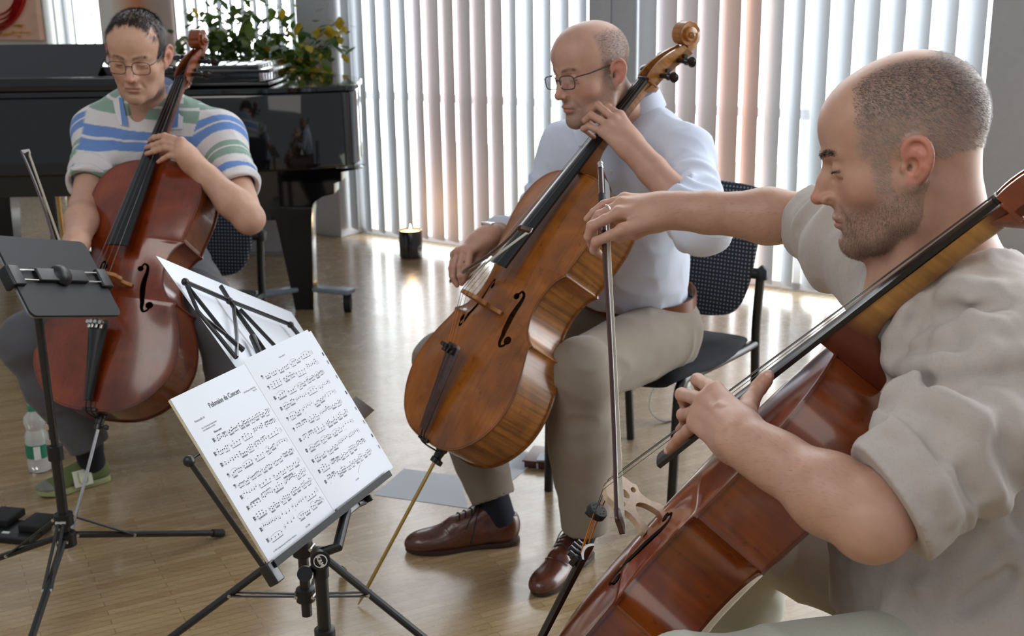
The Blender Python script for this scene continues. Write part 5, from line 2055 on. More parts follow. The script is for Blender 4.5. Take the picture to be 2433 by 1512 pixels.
    hair_strands('eyelashes', v, f, lash_m, lambda r, n, rng: np.tile(np.array([-.3, .7, -.25]), (len(r), 1)) @ xf[1].T, 110, .0055, .0004, simple('dark_lash', (34, 26, 24), .6), root, 38, .6)
    def arm_m(c):
        m = np.zeros(len(c))
        for s in 'LR':
            a, b = J['elb' + s], J['wr' + s]; d = b - a; t = ((c - a) @ d) / (d @ d)
            r = np.linalg.norm(c - a - np.outer(t, d), axis=1)
            m = np.maximum(m, (r < .062) * smoothstep(-.05, .15, t) * smoothstep(1.12, .95, t))
        return m
    hair_strands('arm_hair', v, f, arm_m, lambda r, n, rng: np.tile(unit(J['wrL'] - J['elbL'] + np.array([0, 0, -.10])), (len(r), 1)), 2600, .012, .00013, simple('arm_hair', (104, 78, 62), .6), root, 48, .14)
    # nails of the near hand
    for a, b in ((Lt[2], Lt[3]), (Lf[3][2], Lf[3][3])):
        d = unit(b - a); vdir = unit(CAM_O - b); vdir = unit(vdir - d * (vdir @ d))
        if b is Lf[3][3]:
            vdir = unit(vdir + np.array([-.3, 0, .6])); vdir = unit(vdir - d * (vdir @ d))
        Rn = np.stack([np.cross(d, vdir), d, vdir], 1)
        s_ = 1.0 if b is Lt[3] else .75
        obj('fingernail', MB().ball(b + vdir * (.0060 if s_ == 1 else .0043) - d * .001, (.0060 * s_, .0072 * s_, .0028), n=18, R=Rn), simple('nail', (206, 160, 146), 0.3), body)
    # ring on the bow hand
    rp = Rf[2][0] * .42 + Rf[2][1] * .58
    obj('finger_ring', ring_on(rp, Rf[2][1] - Rf[2][0], .0098, .0022), M['silver'], root)

    # ---------------- shirt
    S = Field()
    add_torso(S, J, .020, belly=.03)
    up = R[:, 2]
    S.ell(pel + R @ np.array([0, .02, .02]), (.205, .145, .20), .06, R=R)
    for a, b, ra, rb in ((pel + R @ np.array([-.07, .06, .05]), J['hipL'] * .86 + J['kneeL'] * .14 + [0, 0, .045], .11, .085), (pel + R @ np.array([.07, .06, .05]), J['hipR'] * .82 + J['kneeR'] * .18 + [0, 0, .045], .11, .085)):
        S.cone(a, b, ra, rb, .05)
    cuff = {}
    for s in 'LR':
        sh, el, wr = J['sh' + s], J['elb' + s], J['wr' + s]
        e = sh + (el - sh) * (.86 if s == 'L' else .95)
        cuff[s] = e; d = unit(e - sh)
        S.cone(sh - d * .02, sh * .5 + e * .5, .088, .084, .05)
        S.cone(sh * .5 + e * .5, e, .084, .066, .03)
        if s == 'L':
            S.cone(e, el - d * .01, .067, .066, .02)
            S.cone(el - d * .055, el + d * .05, .0530, .0530, .002, 's')
        else:
            S.cone(e - d * .062, e, .0665, .0690, .006)
            S.cone(e - d * .018, e + d * .05, .0535, .0535, .002, 's')
    # open neckline
    nk = J['neck']
    S.cone(nk + up * .004 + R[:, 1] * .012, nk + up * .14 + R[:, 1] * .05, .092, .125, .008, 's')
    S.cone(nk - up * .055 + R[:, 1] * .115, nk + up * .06 + R[:, 1] * .13, .018, .060, .01, 's')

    # creases laid on the cloth, found by looking along the sight line
    base = Field(); base.p = list(S.p)
    lines = [([(2180, 1100), (2222, 1150), (2262, 1215)], .010, 'u'),
             ([(2130, 985), (2190, 1030), (2270, 1090), (2330, 1180), (2345, 1222)], .013, 'u'),
             ([(2120, 940), (2230, 960), (2340, 1000), (2433, 1040)], .010, 'u'), ([(2115, 905), (2220, 905), (2340, 890), (2433, 885)], -.010, 's'), ([(2128, 880), (2230, 868), (2350, 850), (2433, 842)], .011, 'u'),
             ([(2250, 620), (2290, 690), (2330, 790), (2345, 860)], .008, 'u'), ([(2180, 700), (2260, 700), (2360, 690)], .007, 'u'), ([(2160, 760), (2260, 748), (2390, 722)], -.007, 's'),
             ([(2150, 820), (2250, 800), (2380, 780)], .007, 'u'), ([(2176, 680), (2152, 740), (2122, 800), (2112, 850)], .008, 'u'), ([(2212, 672), (2186, 745), (2150, 820)], -.006, 's'),
             ([(2360, 1230), (2290, 1330), (2200, 1390)], .008, 'u'), ([(2433, 1290), (2340, 1360), (2260, 1400)], .010, 'u'), ([(2433, 1330), (2360, 1400), (2300, 1440)], -.008, 's'), ([(2360, 1230), (2400, 1300), (2433, 1350)], .008, 'u')]
    for pts, r, op in lines:
        w = []
        for x_, y_ in pts:
            q = trace(base, x_, y_, 1.0)
            w.append(q + unit(q - CAM_O) * (.003 if op == 'u' else -.002))
        k = len(w)
        rr = [abs(r) * (.45 + .55 * math.sin(math.pi * (i + .6) / (k + .2))) for i in range(k)]
        S.chain(w, rr, .01, .022, op=op)
    # flap of the open placket on the chest
    fl = [P(2166, 655, 1.575), P(2150, 720, 1.565), P(2118, 800, 1.555)]
    S.chain(fl, [.012, .016, .010], .02, .02)
    cut_n = unit(CAM_M @ np.array([-.86, .50, .0])); cut_o = P(2102, 1172, 1.345)
    hemn = unit(np.array([-.12, .0, -1.0])); hemo = np.array([.62, 1.4, .520])

    def disp(p, d):
        near = smoothstep(.03, .0, np.abs(d))
        d = d - folds(p, np.stack([R[:, 0], R[:, 1], R[:, 2]], 1), (9, 9, 6), .0062, 51) * near
        d = d - folds(p, frame_from([.3, .2, -1], [1, .4, .2]), (26, 11, 26), .0022, 57) * near
        d = d - .0012 * vnoise(p * 55, 8) * near
        for s in 'LR':
            sh, el = J['sh' + s], J['elb' + s]; ax = unit(el - sh); t = (p - sh) @ ax; Ls = np.linalg.norm(el - sh)
            r_ = np.linalg.norm(p - sh - np.outer(t, ax), axis=1)
            w = smoothstep(.15, .10, r_) * smoothstep(.15 * Ls, .55 * Ls, t) * smoothstep(.82 * Ls, .70 * Ls, t)
            d = d - w * (.0066 * np.sin(t * 105 + 4.5 * vnoise(p * 9, 77 if s == 'L' else 78)))
            e = cuff[s]
            nc, ec = (ax, e) if s == 'R' else (cut_n, cut_o)
            tc = (p - ec) @ nc; nr = np.linalg.norm(p - ec, axis=1) < .125
            if s == 'L':
                d = np.where(nr, d - .0038 * smoothstep(-.058, -.054, tc), d)
            d = np.where(nr, smax(d, tc, .003), d)
        return smax(d, (p - hemo) @ hemn - .012 * vnoise(p * 14, 61), .004)
    S.disp = disp
    so, sv = mesh_field('shirt', S, .0034, M['linen'], root)
    # loose end of the sleeve tab
    obj('sleeve_tab', MB().loft([np.array([c_ + np.array(q) * .012 for q in ((-1, 0, .2), (0, -.3, .1), (1, 0, -.2), (0, .3, 0))]) for c_ in px([(2040, 595, 1.90), (2036, 630, 1.90), (2022, 650, 1.89), (2012, 648, 1.885)])]), M['linen'], so)
    # trousers
    J['waist'] = .10
    trousers(root, J, M['pale_trousers'], seed=61, g=.014, h=.005, amp=.009)
    for s in 'LR':
        a = J['ank' + s]
        dirn = np.array([-.93, .37, 0]) if s == 'R' else np.array([-.95, -.1, 0])
        leather_shoe(root, a * [1, 1, 0] - dirn * .07, a * [1, 1, 0] + dirn * .22, M['brown_leather'], M['dark_sole'], M['navy_lace'])
    return root


build_front()
# ------------------------------------------------------------------ chairs
def dotted_fabric():
    t = NT('dotted_chair_fabric')
    co = t.coord('Object', scale=(1 / .0115, 1 / .0115, 1 / .0115))
    s = t.n('ShaderNodeSeparateXYZ'); t.link(co, s.inputs[0])
    fx = t.math('ABSOLUTE', t.math('SUBTRACT', t.math('FRACT', s.outputs[0]), .5)); fz = t.math('ABSOLUTE', t.math('SUBTRACT', t.math('FRACT', s.outputs[2]), .5))
    m = t.math('MULTIPLY', t.math('LESS_THAN', fx, .23), t.math('LESS_THAN', fz, .23))
    n = t.noise(t.coord('Object'), 700, 2)
    t.set(color=t.mix(m, t.ramp(n, [(.3, srgb(26, 29, 38)), (.7, srgb(38, 41, 52))]), t.ramp(n, [(.3, srgb(104, 108, 116)), (.7, srgb(140, 144, 150))])), rough=.9, sheen=.2)
    return t.m


M['dotted'] = dotted_fabric()
M['seat_fabric'] = simple('black_seat_fabric', (26, 27, 33), .95, bump=.2, scale=500)


def chair(label, c, fwd, group='black stacking chairs'):
    f = unit([fwd[0], fwd[1], 0]); R = np.stack([np.cross(f, [0, 0, 1.0]), f, [0, 0, 1.0]], 1)
    t = thing('stacking_chair', (c[0], c[1], 0), label, 'chair', group, R=R)
    kw = (t, True, True)
    # seat cushion
    rings = []
    for y, z, th, w in [(-.215, .445, .018, .200), (-.20, .452, .035, .222), (-.10, .445, .050, .232), (.05, .450, .055, .236), (.17, .462, .052, .232), (.225, .452, .044, .222), (.245, .432, .030, .206), (.25, .420, .012, .190)]:
        a = np.linspace(0, 2 * np.pi, 28, endpoint=False)
        e = 3.2
        rings.append(np.array([[w * np.sign(np.cos(q)) * abs(np.cos(q)) ** (2 / e), y, z - th / 2 + th / 2 * np.sign(np.sin(q)) * abs(np.sin(q)) ** (2 / e) - .012 * (1 - abs(np.cos(q)))] for q in a]))
    obj('seat', MB().loft(rings), M['seat_fabric'], *kw, 60)
    # backrest panel
    ol = catmull([(-.225, .20), (-.232, .10), (-.215, -.06), (-.18, -.145), (-.11, -.172), (0, -.178), (.11, -.172), (.18, -.145), (.215, -.06), (.232, .10), (.225, .20), (.19, .222), (0, .228), (-.19, .222)], 5, True)
    v = []
    n = len(ol); cz = .665
    yb = lambda x, z: -.235 + .30 * x * x - .12 * (z) + .25 * z * z
    rings = []
    for s, off in ((.0, .014), (.5, .014), (.93, .013), (.985, .009), (1.0, .0), (.985, -.009), (.93, -.012), (.5, -.012), (0, -.012)):
        rings.append(np.array([[x * s, yb(x * s, z * s) + off, cz + z * s] for x, z in ol]))
    obj('backrest', MB().loft(rings, cap=False), M['dotted'], *kw, 60)
    # tubes
    for s in (-1, 1):
        front = catmull([(s * .205, .215, 0.0), (s * .208, .205, .20), (s * .210, .198, .36), (s * .212, .185, .402), (s * .212, .15, .414), (s * .215, 0, .410), (s * .222, -.18, .412), (s * .226, -.235, .416)], 5)
        rear = catmull([(s * .222, -.285, 0.0), (s * .224, -.262, .25), (s * .228, -.240, .45), (s * .236, -.236, .60), (s * .238, -.236, .618)], 5)
        obj('leg', MB().tube(front, .0135, 14), M['black_metal'], *kw, 60)
        lg = obj('leg', MB().tube(rear, .0135, 14), M['black_metal'], *kw, 60)
        mb = MB().tube([(s * .242, -.236, .615), (s * .242, -.236, .638), (s * .232, -.236, .646)], [.0185, .0190, .0150], 14)
        mb.tube([(s * .240, -.236, .630), (s * .195, -.222, .632)], .0165, 14)
        obj('backrest_bracket', mb, M['black_plastic'], *kw, 60)
    mb = MB().tube([(-.212, .15, .408), (.212, .15, .408)], .011, 12)
    mb.tube([(-.222, -.16, .408), (.222, -.16, .408)], .011, 12)
    obj('cross_bar', mb, M['black_metal'], *kw, 60)
    return t


chair('black chair with a dotted backrest under the man in the white shirt', (.395, 3.245), (-.60, -.80))
chair('black chair with a dotted backrest under the man in the striped shirt', (-1.135, 3.765), (-.11, -.99))
chair('black chair under the man in the beige linen shirt, mostly below the picture', (.70, 1.47), (-.93, .37))


# ------------------------------------------------------------------ bows
M['pernambuco'] = simple('dark_pernambuco', (58, 27, 19), .28, coat=.4, noise=.2, scale=60)
M['bow_hair'] = simple('horse_hair', (226, 218, 200), .5, noise=.08, scale=900)
M['winding'] = simple('silver_winding', (170, 168, 166), .3, 1.0, noise=.2, scale=900)


def bow(label, a, b, up):
    """a: frog end of the hair, b: tip end, up: from the hair towards the stick."""
    a = np.asarray(a, float); L = float(np.linalg.norm(np.asarray(b) - a))
    R = frame_from(np.asarray(b) - a, up)
    t = thing('cello_bow', a, label, 'bow', 'cello bows', R=R)
    k = L / .70
    st = catmull([(0, -.085, .0205), (0, .0, .0205), (0, .15, .0175), (0, .33, .0125), (0, .50, .0135), (0, .62, .0175), (0, .69, .0215), (0, .700, .0205)], 6) * [1, k, 1]
    r = np.interp(st[:, 1], [-.085 * k, .1 * k, .7 * k], [.0052, .0050, .0034])
    obj('stick', MB().tube(st, r, 10), M['pernambuco'], t, True, True, 60)
    mb = MB().loft([np.array([[-.0045, y, z0], [.0045, y, z0], [.0040, y, z1], [-.0040, y, z1]]) for y, z0, z1 in ((.680 * k, .0165, .0218), (.692 * k, .007, .0215), (.700 * k, -.001, .0190), (.7055 * k, -.0015, .010), (.713 * k, -.0005, .0015))])
    obj('tip', mb, M['pernambuco'], t, True, True, 40)
    obj('tip_plate', MB().box((0, .700 * k, -.0018), (.010, .026, .0016), bev=.0006), M['white_plastic'], t, True, True)
    obj('bow_hair', MB().box((0, .345 * k, 0), (.0095, .70 * k, .0011)), M['bow_hair'], t, False, True)
    mb = MB().loft([np.array([[-.0075, y, z0], [.0075, y, z0], [.0055, y, z1], [-.0055, y, z1]]) for y, z0, z1 in ((-.060, .002, .0165), (-.056, -.003, .0165), (-.020, -.0035, .0165), (-.006, -.003, .0145), (.002, -.0025, .006))])
    obj('frog', mb, M['ebony'], t, True, True, 35)
    obj('ferrule', MB().box((0, .001, .0005), (.0150, .015, .0085), bev=.003), M['silver'], t, True, True)
    obj('button', MB().lathe((0, -.084, .0205), (0, -1, 0), [(.0050, 0), (.0054, .002), (.0054, .006), (.0046, .0065), (.0046, .010), (.0054, .0105), (.0052, .016), (.002, .018)], 12), M['silver'], t, True, True)
    obj('winding', MB().tube([(0, .015, .0201), (0, .085 * k, .0187)], .0060, 12), M['winding'], t, True, True)
    obj('grip', MB().tube([(0, -.012, .0205), (0, .022, .0200)], .0068, 12), M['rubber'], t, True, True)
    return t


bow('dark bow pointing toward the camera across the amber cello', P(1103, 664, 3.055), P(1258, 549, 2.375), CELLO['mid'][1][:, 2])
bow('dark bow hanging almost upright from the outstretched hand in front', P(1440, 492, 2.140), P(1478, 1252, 1.700), CELLO['front'][1][:, 2] * .8 + CELLO['front'][1][:, 1] * .55)
bow('bow pointing up beside the man in the striped shirt, above the tablet', P(178, 676, 3.06), P(68, 362, 3.55), np.array([-.85, -.4, .35]))


# ------------------------------------------------------------------ music stands
def tripod(t, x, y, z_top, hub_z, ring_z, feet, r_pole, knob=True, inner_r=None):
    """Pole with three legs hinged at hub_z, braces from ring_z, feet as floor points."""
    obj('pole', MB().tube([(x, y, ring_z - .05), (x, y, hub_z + .22)], r_pole, 16), M['black_metal'], t)
    obj('inner_pole', MB().tube([(x, y, hub_z + .20), (x, y, z_top)], inner_r or r_pole * .8, 16), M['black_metal'], t)
    mb = MB().lathe((x, y, hub_z - .02), (0, 0, 1), [(r_pole, 0), (r_pole * 1.9, .002), (r_pole * 1.9, .034), (r_pole, .040)], 20)
    obj('hub', mb, M['black_plastic'], t); mb = MB()
    mb.lathe((x, y, ring_z - .016), (0, 0, 1), [(r_pole, 0), (r_pole * 1.8, .002), (r_pole * 1.8, .030), (r_pole, .034)], 20)
    obj('brace_ring', mb, M['black_plastic'], t)
    obj('clamp_collar', MB().lathe((x, y, hub_z + .205), (0, 0, 1), [(r_pole, -.002), (r_pole * 1.45, 0), (r_pole * 1.45, .035), (r_pole, .037)], 20), M['black_plastic'], t)
    for fx, fy in feet:
        d = unit(np.array([fx - x, fy - y, 0]))
        a = np.array([x, y, hub_z]) + d * r_pole * 1.9; b = np.array([fx, fy, .011])
        n = unit(np.cross(d, [0, 0, 1.0]))
        lg = obj('leg', MB().tube([a, b], .0085, 10), M['black_metal'], t)
        e = unit(b - a)
        obj('rubber_foot', MB().tube([b - e * .035, b], .0112, 12), M['rubber'], lg)
        m = a + (b - a) * .36
        q = np.array([x, y, ring_z]) + d * r_pole * 1.8
        for s in (-1, 1):
            obj('brace', MB().tube([q + n * s * .006, m + n * s * .009], .0042, 8, flat=.6, up=n), M['black_metal'], t)
        mb = MB()
        for c_ in (q, m, a):
            mb.tube([c_ - n * .0125, c_ + n * .0125], .0042, 8)
        for k, c_ in enumerate((q, m, a)):
            obj('rivet', MB().tube([c_ - n * .0125, c_ + n * .0125], .0042, 8), M['silver'], lg)


def pole_top_z(x, y, py):
    lo, hi = 0.0, 1.6
    for _ in range(50):
        m = (lo + hi) / 2
        q = CAM_M.T @ (np.array([x, y, m]) - CAM_O)
        if CY + FPX * q[1] / q[2] > py: lo = m
        else: hi = m
    return lo


# stand with the tablet
M['tablet_case'] = simple('charcoal_tablet_case', (27, 26, 30), .62, noise=.1, scale=40)
TAB = [np.array(q) for q in ((-1.152, 2.528, .920), (-1.043, 2.777, .852), (-.939, 2.689, .692), (-1.047, 2.439, .760))]
tx_ = unit(TAB[1] - TAB[0]); ty_ = TAB[0] - TAB[3]; ty_ = unit(ty_ - tx_ * (ty_ @ tx_)); tz_ = np.cross(tx_, ty_)   # tz_ toward the camera: the back of the tablet
TC = sum(TAB) / 4
TR = np.stack([tx_, ty_, tz_], 1)


def rounded_rect(w, h, r, n=6):
    out = []
    for cx, cy, a0 in ((w / 2 - r, h / 2 - r, 0), (-w / 2 + r, h / 2 - r, 90), (-w / 2 + r, -h / 2 + r, 180), (w / 2 - r, -h / 2 + r, 270)):
        for k in range(n + 1):
            a = math.radians(a0 + 90 * k / n)
            out.append((cx + r * math.cos(a), cy + r * math.sin(a)))
    return out


def tablet_stand():
    b = PZ(169, 1372, .06)
    x, y = b[0], b[1]
    zt = pole_top_z(x, y, 745)
    feet = [tuple(PZ(530, 1276, .0)[:2]), tuple(b[:2] + np.array([-.40, .07])), tuple(b[:2] + np.array([.02, -.40]))]
    t = thing('music_stand', (x, y, 0), 'black tripod stand carrying the tablet, in front of the striped shirt player', 'stand', 'black music stands')
    tripod(t, x, y, zt, .165, .215, feet, .0125)
    ct = TC + tz_ * .022
    top = np.array([x, y, zt])
    obj('chrome_joint', MB().tube([top - [0, 0, .01], top + [0, 0, .052]], .0095, 14).tube([top + [0, 0, .052], ct - tz_ * .004], .008, 12).ball(top + [0, 0, .054], .0115), M['chrome'], t)
    h = MB().lathe(ct - tz_ * .016, tz_, [(.0, 0), (.026, .001), (.028, .006), (.022, .016), (.012, .022), (0, .023)], 22)
    hd = obj('holder_plate', h.box(TC + TR @ np.array([0, -.002, .0105]), (.150, .034, .013), TR, bev=.003), M['black_plastic'], t)
    for s in (-1, 1):
        obj('holder_arm', MB().box(TC + TR @ np.array([s * .135, -.004, .008]), (.034, .052, .014), TR, bev=.004).box(TC + TR @ np.array([s * .148, -.004, -.002]), (.013, .052, .030), TR, bev=.003), M['black_plastic'], t)
    for s in (-1, 1):
        for yy in (.011, -.015):
            obj('holder_rod', MB().tube([TC + TR @ np.array([s * .070, yy, .0105]), TC + TR @ np.array([s * .122, yy, .0105])], .0022, 8), M['silver'], t)
    mb = MB()
    for k in range(3):
        zc = .455 - .038 * k
        obj('cable_clip', ring_on((x - .020, y - .012, zc), (0, 0, 1.0), .010, .0022, 16).box((x - .010, y - .006, zc), (.012, .008, .012)), M['chrome'], t)
    tb = thing('tablet', TC, 'dark tablet in a charcoal case, seen from behind on the left stand', 'tablet')
    obj('case_back', MB().poly([rounded_rect(.279, .213, .016)], .0055, TR, TC + tz_ * .0012, bevel=.0012), M['tablet_case'], tb)
    obj('metal_edge', MB().poly([rounded_rect(.2805, .2145, .017)], .0038, TR, TC - tz_ * .0028, bevel=.0006), simple('grey_aluminium', (150, 152, 158), .35, .8), tb)
    obj('screen', MB().poly([rounded_rect(.268, .202, .012)], .0008, TR, TC - tz_ * .0056), simple('screen_glass', (14, 14, 18), .1), tb)


tablet_stand()


# printed music ----------------------------------------------------
M['paper'] = simple('white_paper', (204, 208, 216), .75, noise=.012, scale=12)
M['paper_edge'] = simple('cream_paper', (214, 204, 178), .8)
M['ink'] = simple('printing_ink', (62, 62, 70), .8)
M['ink_grey'] = simple('staff_line_ink', (128, 130, 138), .8)
M['blue_ink'] = simple('blue_pencil', (88, 108, 176), .8)


class Sheet:
    """Flat drawing on a page: u to the right, v up, both in metres from the lower left corner."""
    def __init__(s, o, R, lift=.0004, surf=None):
        s.o = np.asarray(o, float); s.R = np.asarray(R, float); s.ink = MB(); s.grey = MB(); s.lift = lift; s.surf = surf

    def p(s, u, v, k=1.0):
        return s.o + s.R @ np.array([u, v, s.lift * k])

    def quad(s, mb, pts, k=1.0):
        mb.add([s.p(u, v, k) for u, v in pts], [tuple(range(len(pts)))])

    def bar(s, mb, a, b, w, k=1.0):
        d = np.array(b) - np.array(a); n = np.array([-d[1], d[0]]) / (np.hypot(*d) + 1e-9) * w / 2
        a = np.array(a); b = np.array(b)
        s.quad(mb, [a - n, b - n, b + n, a + n], k)

    def head(s, u, v, r=.00095):
        s.quad(s.ink, [(u + r * 1.25 * math.cos(t) - r * .3 * math.sin(t), v + r * math.sin(t)) for t in np.linspace(0, 2 * np.pi, 9)[:-1]], 1.3)

    def arc(s, mb, u0, u1, v, h, w=.0003):
        q = [(u0 + (u1 - u0) * t, v + h * math.sin(math.pi * t)) for t in np.linspace(0, 1, 8)]
        for a, b in zip(q[:-1], q[1:]):
            s.bar(mb, a, b, w, 1.2)

    def stave(s, u0, u1, v, rng, clef='C', style=0):
        sp = .00175
        for k in range(5):
            s.bar(s.grey, (u0, v + k * sp), (u1, v + k * sp), .00028, .8)
        top = v + 4 * sp
        if clef == 'C':
            s.bar(s.ink, (u0 + .0012, v), (u0 + .0012, top), .0012, 1.3)
            for q in (v + 1.1 * sp, v + 2.9 * sp):
                s.arc(s.ink, u0 + .0022, u0 + .0050, q - .3 * sp, .0016, .0009); s.head(u0 + .0036, q, .0011)
        else:
            s.head(u0 + .0022, v + 3 * sp, .0013); s.arc(s.ink, u0 + .0012, u0 + .0052, v + 2.6 * sp, .0024, .0007)
            s.bar(s.ink, (u0 + .0052, v + 2.6 * sp), (u0 + .0022, v + .4 * sp), .0006, 1.3)
        u = u0 + .0095
        n_bar = rng.choice([4, 5])
        bw = (u1 - u) / n_bar
        for b in range(n_bar):
            ub = u + b * bw
            s.bar(s.ink, (ub + bw - .0004, v), (ub + bw - .0004, top), .0003, 1.1)
            kind = rng.random() + (.25 if style == 1 else 0)
            n = rng.choice([4, 6, 6, 8])
            du = (bw - .0035) / n
            base = rng.uniform(.5, 2.6)
            hs = []
            for i in range(n):
                vv = v + sp * (base + rng.uniform(-1.1, 1.3) + (i * .25 if style == 1 else 0))
                uu = ub + .0025 + i * du
                hs.append((uu, vv)); s.head(uu, vv)
                if style == 0 and rng.random() < .55:
                    s.head(uu, vv + 2.4 * sp)
            g = 3 if n == 6 else 4
            up = style == 0 and rng.random() < .35
            for i in range(0, n, g):
                grp = hs[i:i + g]
                if kind < .85 and len(grp) > 1:
                    vb = (max(q[1] for q in grp) + .0052) if up else (min(q[1] for q in grp) - .0050)
                    dx = .0012 if up else -.0012
                    s.bar(s.ink, (grp[0][0] + dx, vb), (grp[-1][0] + dx, vb), .0009, 1.2)
                    if rng.random() < .6:
                        s.bar(s.ink, (grp[0][0] + dx, vb + (-.0014 if up else .0014)), (grp[-1][0] + dx, vb + (-.0014 if up else .0014)), .0007, 1.2)
                    for q in grp:
                        s.bar(s.ink, (q[0] + dx, q[1]), (q[0] + dx, vb), .00028, 1.1)
                else:
                    for q in grp:
                        s.bar(s.ink, (q[0] + .0012, q[1]), (q[0] + .0012, q[1] + .0052), .0003, 1.1)
            if style == 1 and rng.random() < .7:
                s.arc(s.ink, hs[0][0], hs[min(3, n - 1)][0], max(q[1] for q in hs[:4]) + .0022, .0020)
            if rng.random() < .3:
                s.bar(s.ink, (ub + .003, v - .0042), (ub + .0046, v - .0030), .0005, 1.1)

    def text(s, body, u, v, size, align='LEFT', bold=0.0, sx=1.0, shear=0.0):
        s.ink.text(body, size, s.R, s.p(u, v, 1.2), 0.0, align=align, bold=bold, sx=sx, shear=shear)

    def finish(s, parent):
        if s.surf is not None:
            for mb in (s.ink, s.grey):
                mb.v = [v + np.outer(s.surf(((v - s.o) @ s.R)[:, 0]), s.R[:, 2]) for v in mb.v]
        obj('staff_lines', s.grey, M['ink_grey'], parent, smooth=False)
        obj('printed_notes', s.ink, M['ink'], parent, smooth=False)


BK_TL, BK_TR, BK_BR, BK_BL = (np.array(q) for q in ((-.543, 1.709, .815), (-.389, 2.112, .806), (-.235, 2.048, .551), (-.388, 1.650, .559)))


def booklet():
    x = unit(BK_BR - BK_BL); y = BK_TL - BK_BL; y = unit(y - x * (y @ x)); z = np.cross(x, y)
    c = (BK_BL + BK_BR) / 2
    w = .212; h = .303
    t = thing('sheet_music', c, 'open sheet music with two printed pages on the front stand', 'sheet music')

    def page(name, side, zoff, th, du, dv, curl):
        """A leaf block curving up from the gutter."""
        n = 12
        rings = []
        for i in range(n + 1):
            s = i / n
            u = side * (w * s) + du
            lift = zoff + curl * math.sin(min(1, s * 2.2) * math.pi / 2) * .5 + .0012 * math.sin(s * 3)
            rings.append(np.array([c + x * u + y * (0 + dv) + z * lift, c + x * u + y * (h + dv) + z * lift, c + x * u + y * (h + dv) + z * (lift - th), c + x * u + y * dv + z * (lift - th)]))
        return obj(name, MB().loft(rings), M['paper'], t, angle=30)
    def lift_of(zoff, curl):
        def fn(u):
            q = np.clip(np.abs(u) / w, 0, 1)
            return zoff + curl * np.sin(np.minimum(1, q * 2.2) * np.pi / 2) * .5 + .0012 * np.sin(q * 3)
        return fn
    under = page('page_block', -1, .0035, .0035, 0, 0, .004)
    left = page('page', -1, .0042, .0004, 0, 0, .004)
    r0 = page('page_block', 1, .0030, .0030, .008, .002, .004)
    right = page('page', 1, .0048, .0004, -.004, .007, .006)
    obj('paper_edges', MB().box(c + x * (-w - .0006) + y * h / 2 + z * .0035, (.0008, h * .995, .0042), np.stack([x, y, z], 1)), M['paper_edge'], t, smooth=False)
    R = np.stack([x, y, z], 1)
    # left page
    fl_ = lift_of(.0042, .004); L = Sheet(c - x * w, R, .0003, lambda u: fl_(u - w))
    rng = random.Random(12)
    L.text('Polonaise de Concert', .112, .262, .0128, 'CENTER', .0001, .78)
    L.text('Violoncello IV', .020, .252, .0054, sx=.85)
    L.text('David Popper (1843-1913)\nOpus 14', .199, .258, .0042, 'RIGHT', sx=.8)
    L.text('F\u00fcr 4 Violoncelli bearbeitet\nvon Sebastian von Eck', .026, .238, .0042, sx=.85)
    L.text('Vivace assai', .046, .2235, .0050, bold=.0001, sx=.85)
    vs = [.2105, .1905, .1705, .1505, .1305, .1105, .0905, .0705, .0505, .0305]
    for k, v in enumerate(vs):
        L.stave(.034 if k == 0 else .020, .200, v, rng, 'C' if k not in (3, 4) else 'F', 0 if k < 3 or k in (6, 7) else (2 if k in (4, 5, 8) else 1))
    L.text('\u00a9 1997 by Bearbeitung Tom Eberth, Hamburg', .020, .0125, .0040, sx=.9); L.text('N E 280', .118, .0125, .0040)
    L.finish(left)
    fr_ = lift_of(.0048, .006); Rg = Sheet(c - x * .004 + y * .007, R, .0003, fr_)
    Rg.text('Violoncello IV', .098, .278, .0042, 'CENTER', sx=.85)
    for k in range(11):
        Rg.stave(.018, .186, .258 - .0213 * k, rng, 'C' if k not in (0, 1, 4, 5) else 'F', 1 if k in (0, 2, 3, 4, 7, 8) else 0)
    Rg.text('N E 280', .100, .018, .0036, 'CENTER')
    Rg.bar(Rg.grey, (.112, .028), (.135, .040), .0004)
    Rg.finish(right)
    # slip of tabs at the far edge
    S2 = Sheet(c + x * .206 + y * .002 + z * .0066, R)
    for k, v in enumerate((.25, .232, .20, .165, .13, .10, .07, .045)):
        S2.quad(S2.grey if k % 3 else S2.ink, [(.004, v), (.008, v), (.008, v + .007), (.004, v + .007)])
    S2.finish(r0)
    return t, c, R


